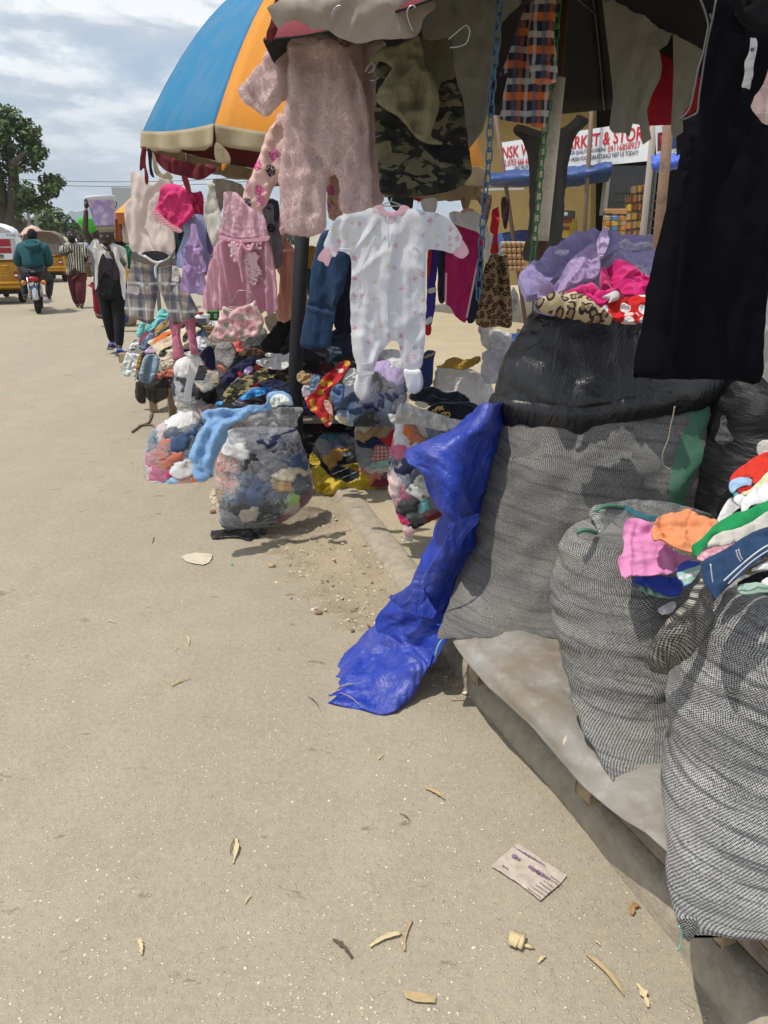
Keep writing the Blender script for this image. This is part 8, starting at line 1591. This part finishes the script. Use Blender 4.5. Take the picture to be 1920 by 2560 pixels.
# three wheeled taxis
yel_ = plain('taxi_yellow',(.55,.27,.015),.35,0,3,.1,.25,.5)
def taxi(label,base,rz,hood,posters,h=1.74,wst=1.0):
    t = empty('three_wheeled_taxi',base,label,'taxi','three wheeled taxis',rz)
    MB().box((0,.55,.30 + (wst - .30) / 2),(1.3,1.1,wst - .30),bev=.07).build('body',yel_,t)
    MB().box((0,1.9,.55),(.95,.9,.5),bev=.15).build('nose',yel_,t)
    prof = [(-.62,wst),(-.63,h - .3),(-.56,h - .12),(-.35,h - .02),(0,h),(.35,h - .02),(.56,h - .12),(.63,h - .3),(.62,wst)]
    V = []; F = []; k = len(prof)
    for y,s,dz in ((.02,.93,0),(.06,.97,0),(.2,1,.02),(1.2,1,.03),(2.0,.95,-.05)):
        V += [(x * s,y,z * 1 + (dz if z > wst else 0)) for x,z in prof]
    for a in range(4):
        for i in range(k - 1): F.append((a * k + i,a * k + i + 1,a * k + k + i + 1,a * k + k + i))
    F.append(tuple(range(k))); mobj('hood',mesh(V,F),t,None,hood)
    for s in (-1,1):
        c = (s * .52,.55,.24); wh = MB().lathe([(.10,-.06),(.21,-.075),(.24,-.05),(.245,0),(.24,.05),(.21,.075),(.10,.06)],c,24,m=Matrix.Rotation(R(90),3,'Y')).build('wheel',rubber,t,smooth=True); MB().lathe([(0,-.07),(.1,-.065),(.12,-.04),(.12,.04),(.1,.065),(0,.07)],c,16,m=Matrix.Rotation(R(90),3,'Y')).build('rim',chrome,wh)
        MB().box((s * .50,-.015,.66),(.10,.03,.15),bev=.01).build('tail_light',plain('taxi_lamp',(.30,.03,.02),.3),t); MB().box((s * .50,-.034,.65),(.07,.012,.05)).build('lamp_stripe',white_vinyl,t)
    MB().tube([(0,2.3,.6),(0,2.4,.24)],.03,6).build('fork',enam,t); wh = MB().lathe([(.1,-.05),(.22,-.06),(.24,0),(.22,.06),(.1,.05)],(0,2.4,.24),20,m=Matrix.Rotation(R(90),3,'Y')).build('wheel',rubber,t,smooth=True)
    for z in (.40,.48): MB().tube([(-.66,-.05,z),(.66,-.05,z)],.032,8).build('bumper_bar',yel_,t,smooth=True)
    for x in (-.3,.3):
        for i in range(4): MB().tube([(x - .08,-.012,.62 + i * .075),(x - .05,-.03,.645 + i * .075),(x + .05,-.03,.645 + i * .075),(x + .08,-.012,.62 + i * .075)],.014,6).build('louvre',yel_,t,smooth=True)
    MB().box((0,.5,.27),(1.1,.9,.08)).build('underframe',rubber,t)
    for (x,z,w_,h_,m2) in posters: MB().box((x,-.006 if z < wst else .0,z),(w_,.02,h_)).build('poster',m2,t)
    return t
pa_ = P(*px('M',345,1400),18.6); p1 = plain('poster_red',(.35,.02,.03),.5); p2 = plain('poster_yellow',(.55,.38,.02),.5); p3 = plain('poster_blue',(.12,.2,.32),.5)
t1 = taxi('yellow three wheeled taxi with a white dome top and posters, leftmost vehicle',Vector((pa_.x - .60,18.6,0)),R(20),white_vinyl,[(.27,1.37,.42,.16,p1),(.29,1.20,.38,.12,p1),(.30,1.07,.36,.12,white_vinyl),(.26,1.07,.09,.09,cm_('charcoal')),(-.08,1.17,.26,.3,p2),(-.10,1.10,.14,.18,p3),(.03,1.39,.1,.12,plain('poster_dark',(.1,.1,.09),.5)),(-.2,1.42,.28,.1,p2)])
MB().ball((0,.62,1.56),(.66,.62,.26),24,10).build('dome_top',white_vinyl,t1,smooth=True)
_r = t1.rotation_euler.z; _a = Vector((math.cos(_r),math.sin(_r),0)); tf = (t1.location + _a * -.06 + Vector((0,0,1.46)),Vector((_a.y,-_a.x,0)),_a,Vector((0,0,1))); navy_ink = plain('navy_ink',(.03,.05,.2),.5)
MB().box((.12,-.0,1.52),(1.0,.03,.14),bev=.01).build('sun_strip',white_vinyl,t1)
lettering('THE JACOB',tf,*px('M',100,466),.065,navy_ink,t1,'',.62,off=.03)
pa_ = P(*px('M',1050,1185),27.0); t2 = taxi('three wheeled taxi with a taupe canvas hood and yellow body behind the rider',Vector((pa_.x - .62,27.0,0)),R(17),plain('taupe_canvas',(.17,.125,.10),.8,0,4),[(.36,1.08,.36,.3,plain('rear_window',(.20,.17,.15),.3))],1.62,.86)
# stalls beyond
def stall(label,x0,x1,y0,y1,D,roofm,hgt=.35,under=None):
    a,b = P(x0,y1,D),P(x1,y1,D); z = P(x0,y0,D).z; t = empty('market_stall',Vector(((a.x + b.x) / 2,D,0)),label,'stall','market stalls down the road'); w_ = (b.x - a.x)
    MB().lathe([(0,z),(w_ * .25,z - (z - a.z) * .3),(w_ * .5,a.z),(w_ * .49,a.z - .03),(0,z - .1)],(0,0,0),10,sy=.8).build('roof',roofm,t)
    for s in (-1,1): MB().tube([(s * w_ * .42,0,0),(s * w_ * .42,0,a.z)],.04,6).build('post',pole_m,t)
    MB().box((0,0,.4),(w_ * .8,.8,.8),bev=.05).build('counter',under or cm_('charcoal'),t)
orr = plain('orange_stall_canvas',(.55,.20,.07),.7); stall('stall under a pinkish striped canopy behind the first taxi',48,118,562,588,33,plain('pinkish_canvas',(.55,.36,.28),.7)); stall('low stall with a tan roof beyond the striped-shirt walker',138,176,589,602,46,plain('tan_canvas',(.45,.38,.28),.7))
stall('far stall with a dull white roof under the hills',176,206,594,602,60,white_vinyl); stall('small blue roofed stall beside the tree trunk',66,98,562,572,48,plain('blue_canvas',(.08,.16,.4),.7)); stall('far stall with a rusty roof left of the walkers',118,140,583,596,64,plain('rust_roof',(.28,.16,.10),.8))
wst_ = empty('parasol_stall',P(330,640,9.6) * 1,'stall under an orange and rust parasol behind the cream blouse','stall'); wst_.location.z = 0
tp2 = P(*px('N',1010,110),9.6) - wst_.location
MB().lathe([(0,tp2.z),(.22,tp2.z - .06),(.42,tp2.z - .22),(.41,tp2.z - .25),(0,tp2.z - .06)],(tp2.x,0,0),8).build('canopy',cv_orange,wst_); MB().lathe([(.42,tp2.z - .22),(.40,tp2.z - .34),(.39,tp2.z - .34),(.405,tp2.z - .22)],(tp2.x,0,0),8).build('valance',plain('rust_canvas',(.38,.11,.03),.7),wst_); MB().tube([(tp2.x,0,0),(tp2.x,0,tp2.z)],.025,8).build('pole',pole_m,wst_)
for x,z,mm in ((-.33,1.62,plain('rust_cloth',(.30,.09,.03),.8)),(-.24,1.6,cm_('cream')),(-.14,1.58,cm_('brown'))): MB().box((tp2.x + x,-.2,z),(.08,.04,.24),ry=.1,bev=.015).build('hanging_cloth',mm,wst_)
bf_ = frame(305,500,30,R(-8)); bb = empty('billboard',Vector((P(310,500,30).x,30.1,0)),'plain grey back of a large billboard behind the cream blouse','billboard'); slab('panel',[(281,468),(350,470),(350,531),(286,531)],bf_,plain('billboard_back',(.36,.39,.40),.7),.08,parent=bb); MB().tube([(.2,.1,0),(.2,.1,3.1)],.09,8).build('post',pole_m,bb)
rk = P(*px('N',765,1790),11.6); mbk = MB().ball((0,0,0),(.17,.14,.13),14,10); V = np.array(mbk.v); V *= (1 + .16 * ridged(V * 9,3))[:,None]; rp_ = G(*px('N',765,1785)); tag(world_obj('rock',V + np.array([rp_.x,rp_.y,.10]),mbk.f,plain('tan_rock',(.30,.22,.13),.9,0,12,.6),smooth=False),'tan boulder lying by the roadside behind the black trousers','rock')
# ------------------------------------------------------------------ litter on the road
def chip_(name,label,cat,x,y,lx,ly,wid,m_,crop='',bend=.25,th=.004,group='dry husks and shavings on the road',twist=.6):
    """a curled dry husk or shaving from (x, y) to (lx, ly) in photo pixels, lying on the road"""
    _seed[0] += 1; r = np.random.RandomState(_seed[0]); a,b = G(*px(crop,x,y),.003),G(*px(crop,lx,ly),.003); d = b - a; L = d.length; d.normalize(); s = Vector((-d.y,d.x,0)); V = []; F = []; n_ = 9; mw = wid * .72
    for i in range(n_):
        f = i / (n_ - 1); c = a + d * L * f + s * bend * L * .25 * math.sin(math.pi * f); w_ = mw * (.35 + .65 * math.sin(math.pi * (.12 + .8 * f))) * (1 + .32 * r.randn()); tw = twist * math.sin(f * 3 + r.rand()); z = .003 + .008 * math.sin(math.pi * f) * abs(bend)
        for k in range(5):
            u = k / 4 - .5; V.append(c + s * u * w_ * math.cos(tw * .5) + Vector((0,0,z + abs(u) * w_ * .55 + u * w_ * math.sin(tw) * .5)))
        for k in range(5):
            u = .5 - k / 4; V.append(c + s * u * w_ * math.cos(tw * .5) + Vector((0,0,z + abs(u) * w_ * .55 + u * w_ * math.sin(tw) * .5 - th * .4)))
    for i in range(n_ - 1):
        for k in range(10): F.append((i * 10 + k,i * 10 + (k + 1) % 10,i * 10 + 10 + (k + 1) % 10,i * 10 + 10 + k))
    F += [tuple(range(9,-1,-1)),tuple(range((n_ - 1) * 10,n_ * 10))]
    return tag(world_obj(name,V,F,m_),label,cat,group)
straw = plain('pale_straw',(.58,.47,.27),.8,0,80,.3); hd = husk_dark; hm = husk_m
for (x,y,lx,ly,w_,m_,lab) in [(590,2095,582,2160,.016,straw,'upright pale corn husk lying near the left bottom of the road'),(575,2138,592,2092,.004,hd,'thin dark stalk alongside the upright pale husk'),(347,2350,354,2388,.012,straw,'small leaf shaped husk in the bottom left of the road'),
    (832,2350,880,2396,.013,hd,'dark purple seed pod half with a pale rim'),(925,2368,1004,2335,.014,straw,'pale twisted husk lying flat near the bottom'),(1010,2378,1030,2302,.010,hm,'slender dark edged husk standing up from the road'),(1065,1972,1112,2000,.014,hm,'brown and cream curled husk left of the sachet'),
    (1466,2388,1560,2490,.012,hm,'long dry pod split open at the bottom right'),(1590,2460,1620,2520,.015,straw,'pale split shaving at the bottom right corner'),(428,1716,476,1697,.010,husk_m,'slim tan husk on the road left of the tarpaulin'),(268,1552,288,1558,.006,straw,'tiny straw fragment on the left road'),
    (465,1590,472,1614,.007,straw,'short pale straw above the slim tan husk'),(375,1332,380,1358,.010,plain('grey_husk',(.30,.25,.22),.9),'greyish folded shaving beside the parked clear bags'),(612,2260,630,2238,.005,straw,'tiny white sliver near the centre of the road'),(1488,2355,1500,2365,.005,straw,'tiny pale sliver above the long dry pod'),
    (770,1655,812,1660,.003,hd,'curved dark twig lying in the dirt'),(770,1742,800,1775,.003,hd,'dark thin twig touching the tarpaulin\'s tip'),(1000,2035,1026,2054,.003,hd,'short dark twig left of the plastic sachet'),(1240,1728,1262,1712,.006,straw,'small pale shaving in the kerb shadow'),(945,1900,960,1888,.005,straw,'tiny straw below the tarpaulin'),
    (840,1735,885,1722,.006,hm,'dry husk strip lying on the tarpaulin end'),(826,1750,852,1738,.008,hm,'curled husk lying on the tarpaulin tip'),(850,1745,898,1775,.003,hm,'thin stalk lying across the tarpaulin tip')]:
    o = chip_('husk',lab,'husk',x,y,lx,ly,w_,m_)
    if 'tarpaulin tip' in lab or 'tarpaulin end' in lab: o.location.z += .02
# bundle of fibre
fb = empty('fibre_bundle',G(1290,2350),'bundle of pale yellow plant fibre with loose ends on the road','fibre bundle'); f0 = fb.location; r9 = np.random.RandomState(3)
for k in range(9):
    a = G(1270 + 4 * k + 3 * r9.randn(),2360 + 1.5 * k,.012) - f0; b = G(1284 + 4 * k + 3 * r9.randn(),2326 + 1.5 * k,.016) - f0; MB().tube([a,a.lerp(b,.5) + Vector((0,0,.006)),b],[.004,.006,.003],6).build('fibre',straw,fb,smooth=True)
MB().tube([G(1306,2362,.006) - f0,G(1322,2366,.008) - f0,G(1336,2371,.004) - f0],[.004,.005,.002],6).build('fibre',straw,fb,smooth=True)
chip_('husk','small white shred below the fibre bundle','husk',1346,2408,1364,2392,.01,straw)
o = chip_('bark_fragment','orange brown bark fragment lying against the kerb','bark',1578,2288,1596,2264,.02,plain('orange_bark',(.36,.20,.09),.9,0,40),bend=.6)
# printed sachet and paper scrap
def flat(name,label,cat,pts,m_,crop,z=.006,res=36):
    uvp = [G(*px(crop,*p),z) for p in pts]
    fr_ = (Vector((0,0,z)),Vector((0,0,1)),Vector((1,0,0)),Vector((0,1,0)))
    return cloth(name,label,cat,pts,1,m_,crop=crop,fr=fr_,t=.0016,edge=.004,fold=.0016,ff=(40,40),crump=.0022,cf=30,res=res,sharp=True,back=.2)
def sach(n_,uv):
    c = n_.mix(n_.mapr(n_.noise(uv,30,5,.6),.4,.7),(.46,.38,.30),(.58,.50,.42)); return n_.mix(n_.mapr(n_.noise(uv,12,3),.5,.65,0,.5),c,(.42,.34,.33))
sc_ = flat('printed_sachet','flattened clear water sachet with faded violet print on the road','sachet',[(530,285),(752,430),(720,470),(632,545),(540,470),(410,388),(470,335)],F_('sachet_film',None,sach,rough=.35,spec=.6,sheen=0),'V')
vio = F_('violet_print',(.22,.13,.22),sheen=0); ca = G(*px('V',640,440),.012); a_ = (G(*px('V',480,440),.012) - G(*px('V',700,470),.012))
ex = (G(*px('V',740,425),.01) - G(*px('V',535,290),.01)).normalized(); ey = Vector((-ex.y,ex.x,0)); sf = (ca,Vector((0,0,1)),-ex,-ey)
rp = np.random.RandomState(11)
for (x,y,w_,h_) in [(640,425,46,13),(600,400,40,12),(520,345,30,14),(470,390,22,6)] + [(540 + 24 * (k % 4) - 8 * (k // 4),318 + 13 * (k % 4) + 9 * (k // 4),60,2.5) for k in range(4)] + [(600 + 18 * k,505 - 9 * k,46,2.5) for k in range(5)] + [(690,455,40,2.5),(700,446,40,2.5)]:
    n0 = int(w_ / 9) + 1
    for i in range(n0):
        q = G(*px('V',x,y),.0112) - ex * .0016 * w_ * .35 * (i / n0 - .5) * 1.6; MB().box(q,(.0012 * w_ / n0 * (.35 + .4 * rp.rand()),h_ * .0009 * (.6 + .5 * rp.rand()),.0006),math.atan2(ex.y,ex.x) + .1 * rp.randn()).wbuild('print_mark',vio,sc_)
flat('paper_scrap','torn cream paper scrap on the road left of the big clear bag','paper',[(985,420),(1010,408),(1065,396),(1110,400),(1158,405),(1158,425),(1138,452),(1108,463),(1050,455),(1010,440)],F_('cream_paper',None,lambda n_,uv: n_.mix(n_.mapr(n_.noise(uv,14,4),.5,.65,0,.8),(.58,.50,.38),(.42,.38,.36)),sheen=0),'X')
flat('paper_scrap','thin brown flattened leaf at the bottom centre of the road','leaf',[(1005,2475),(1040,2480),(1090,2490),(1088,2508),(1040,2505),(1015,2495)],husk_m,'')
for (x,y,s_,m_,lab) in [(680,1417,.022,F_('tan_stone_c',(.45,.34,.2)),'small tan stone between the paper scrap and the dirt verge'),(532,1283,.022,F_('brown_wood_c',(.22,.13,.07)),'small brown wood block beside the big clear bag'),(885,1530,.02,F_('grey_stone_c',(.24,.2,.15)),'grey stone lying in the dirt verge'),(580,1413,.008,F_('green_bit',(.05,.4,.12)),'tiny green plastic bit right of the paper scrap'),(796,1535,.02,F_('brown_stone_c',(.25,.18,.11)),'brown clod in the dirt verge')]:
    q = G(x,y); mb2 = MB().ball((0,0,0),(s_,s_ * .8,s_ * .55),8,6); V = np.array(mb2.v); V *= (1 + .25 * ridged(V * 40 + x,2))[:,None]; tag(world_obj('stone' if 'plastic' not in lab else 'plastic_bit',V + np.array([q.x,q.y,s_ * .4]),mb2.f,m_,smooth=False),lab,'stone' if 'plastic' not in lab else 'plastic bit')
tw_ = MB()
for pp in ([(330,1080),(352,1064),(372,1056),(376,1038)],[(345,1064),(378,1062),(388,1070)],[(372,1056),(380,1036),(376,1012)]):
    tw_.tube([tuple(q) for q in catmull([tuple(G(x,y,.012)) for x,y in pp],12)],.009,5)
tag(tw_.wbuild('twig',plain('grey_twig',(.14,.11,.08),.9),smooth=True),'forked dry twig on the road in front of the far table','twig')
# ------------------------------------------------------------------ thin dry-season haze over the whole place
m_ = bpy.data.materials.new('haze_air'); m_.use_nodes = True; m_.node_tree.nodes.clear(); n_ = NT(m_.node_tree)
link(m_.node_tree,n_('ShaderNodeVolumePrincipled',{'Color': (.80,.88,.97,1),'Density': .00042,'Anisotropy': .2}).outputs[0],n_('ShaderNodeOutputMaterial').inputs['Volume'])
hz = MB().box((0,1000,75),(4600,4200,152)); o = hz.build('haze',m_); o['kind'] = 'stuff'
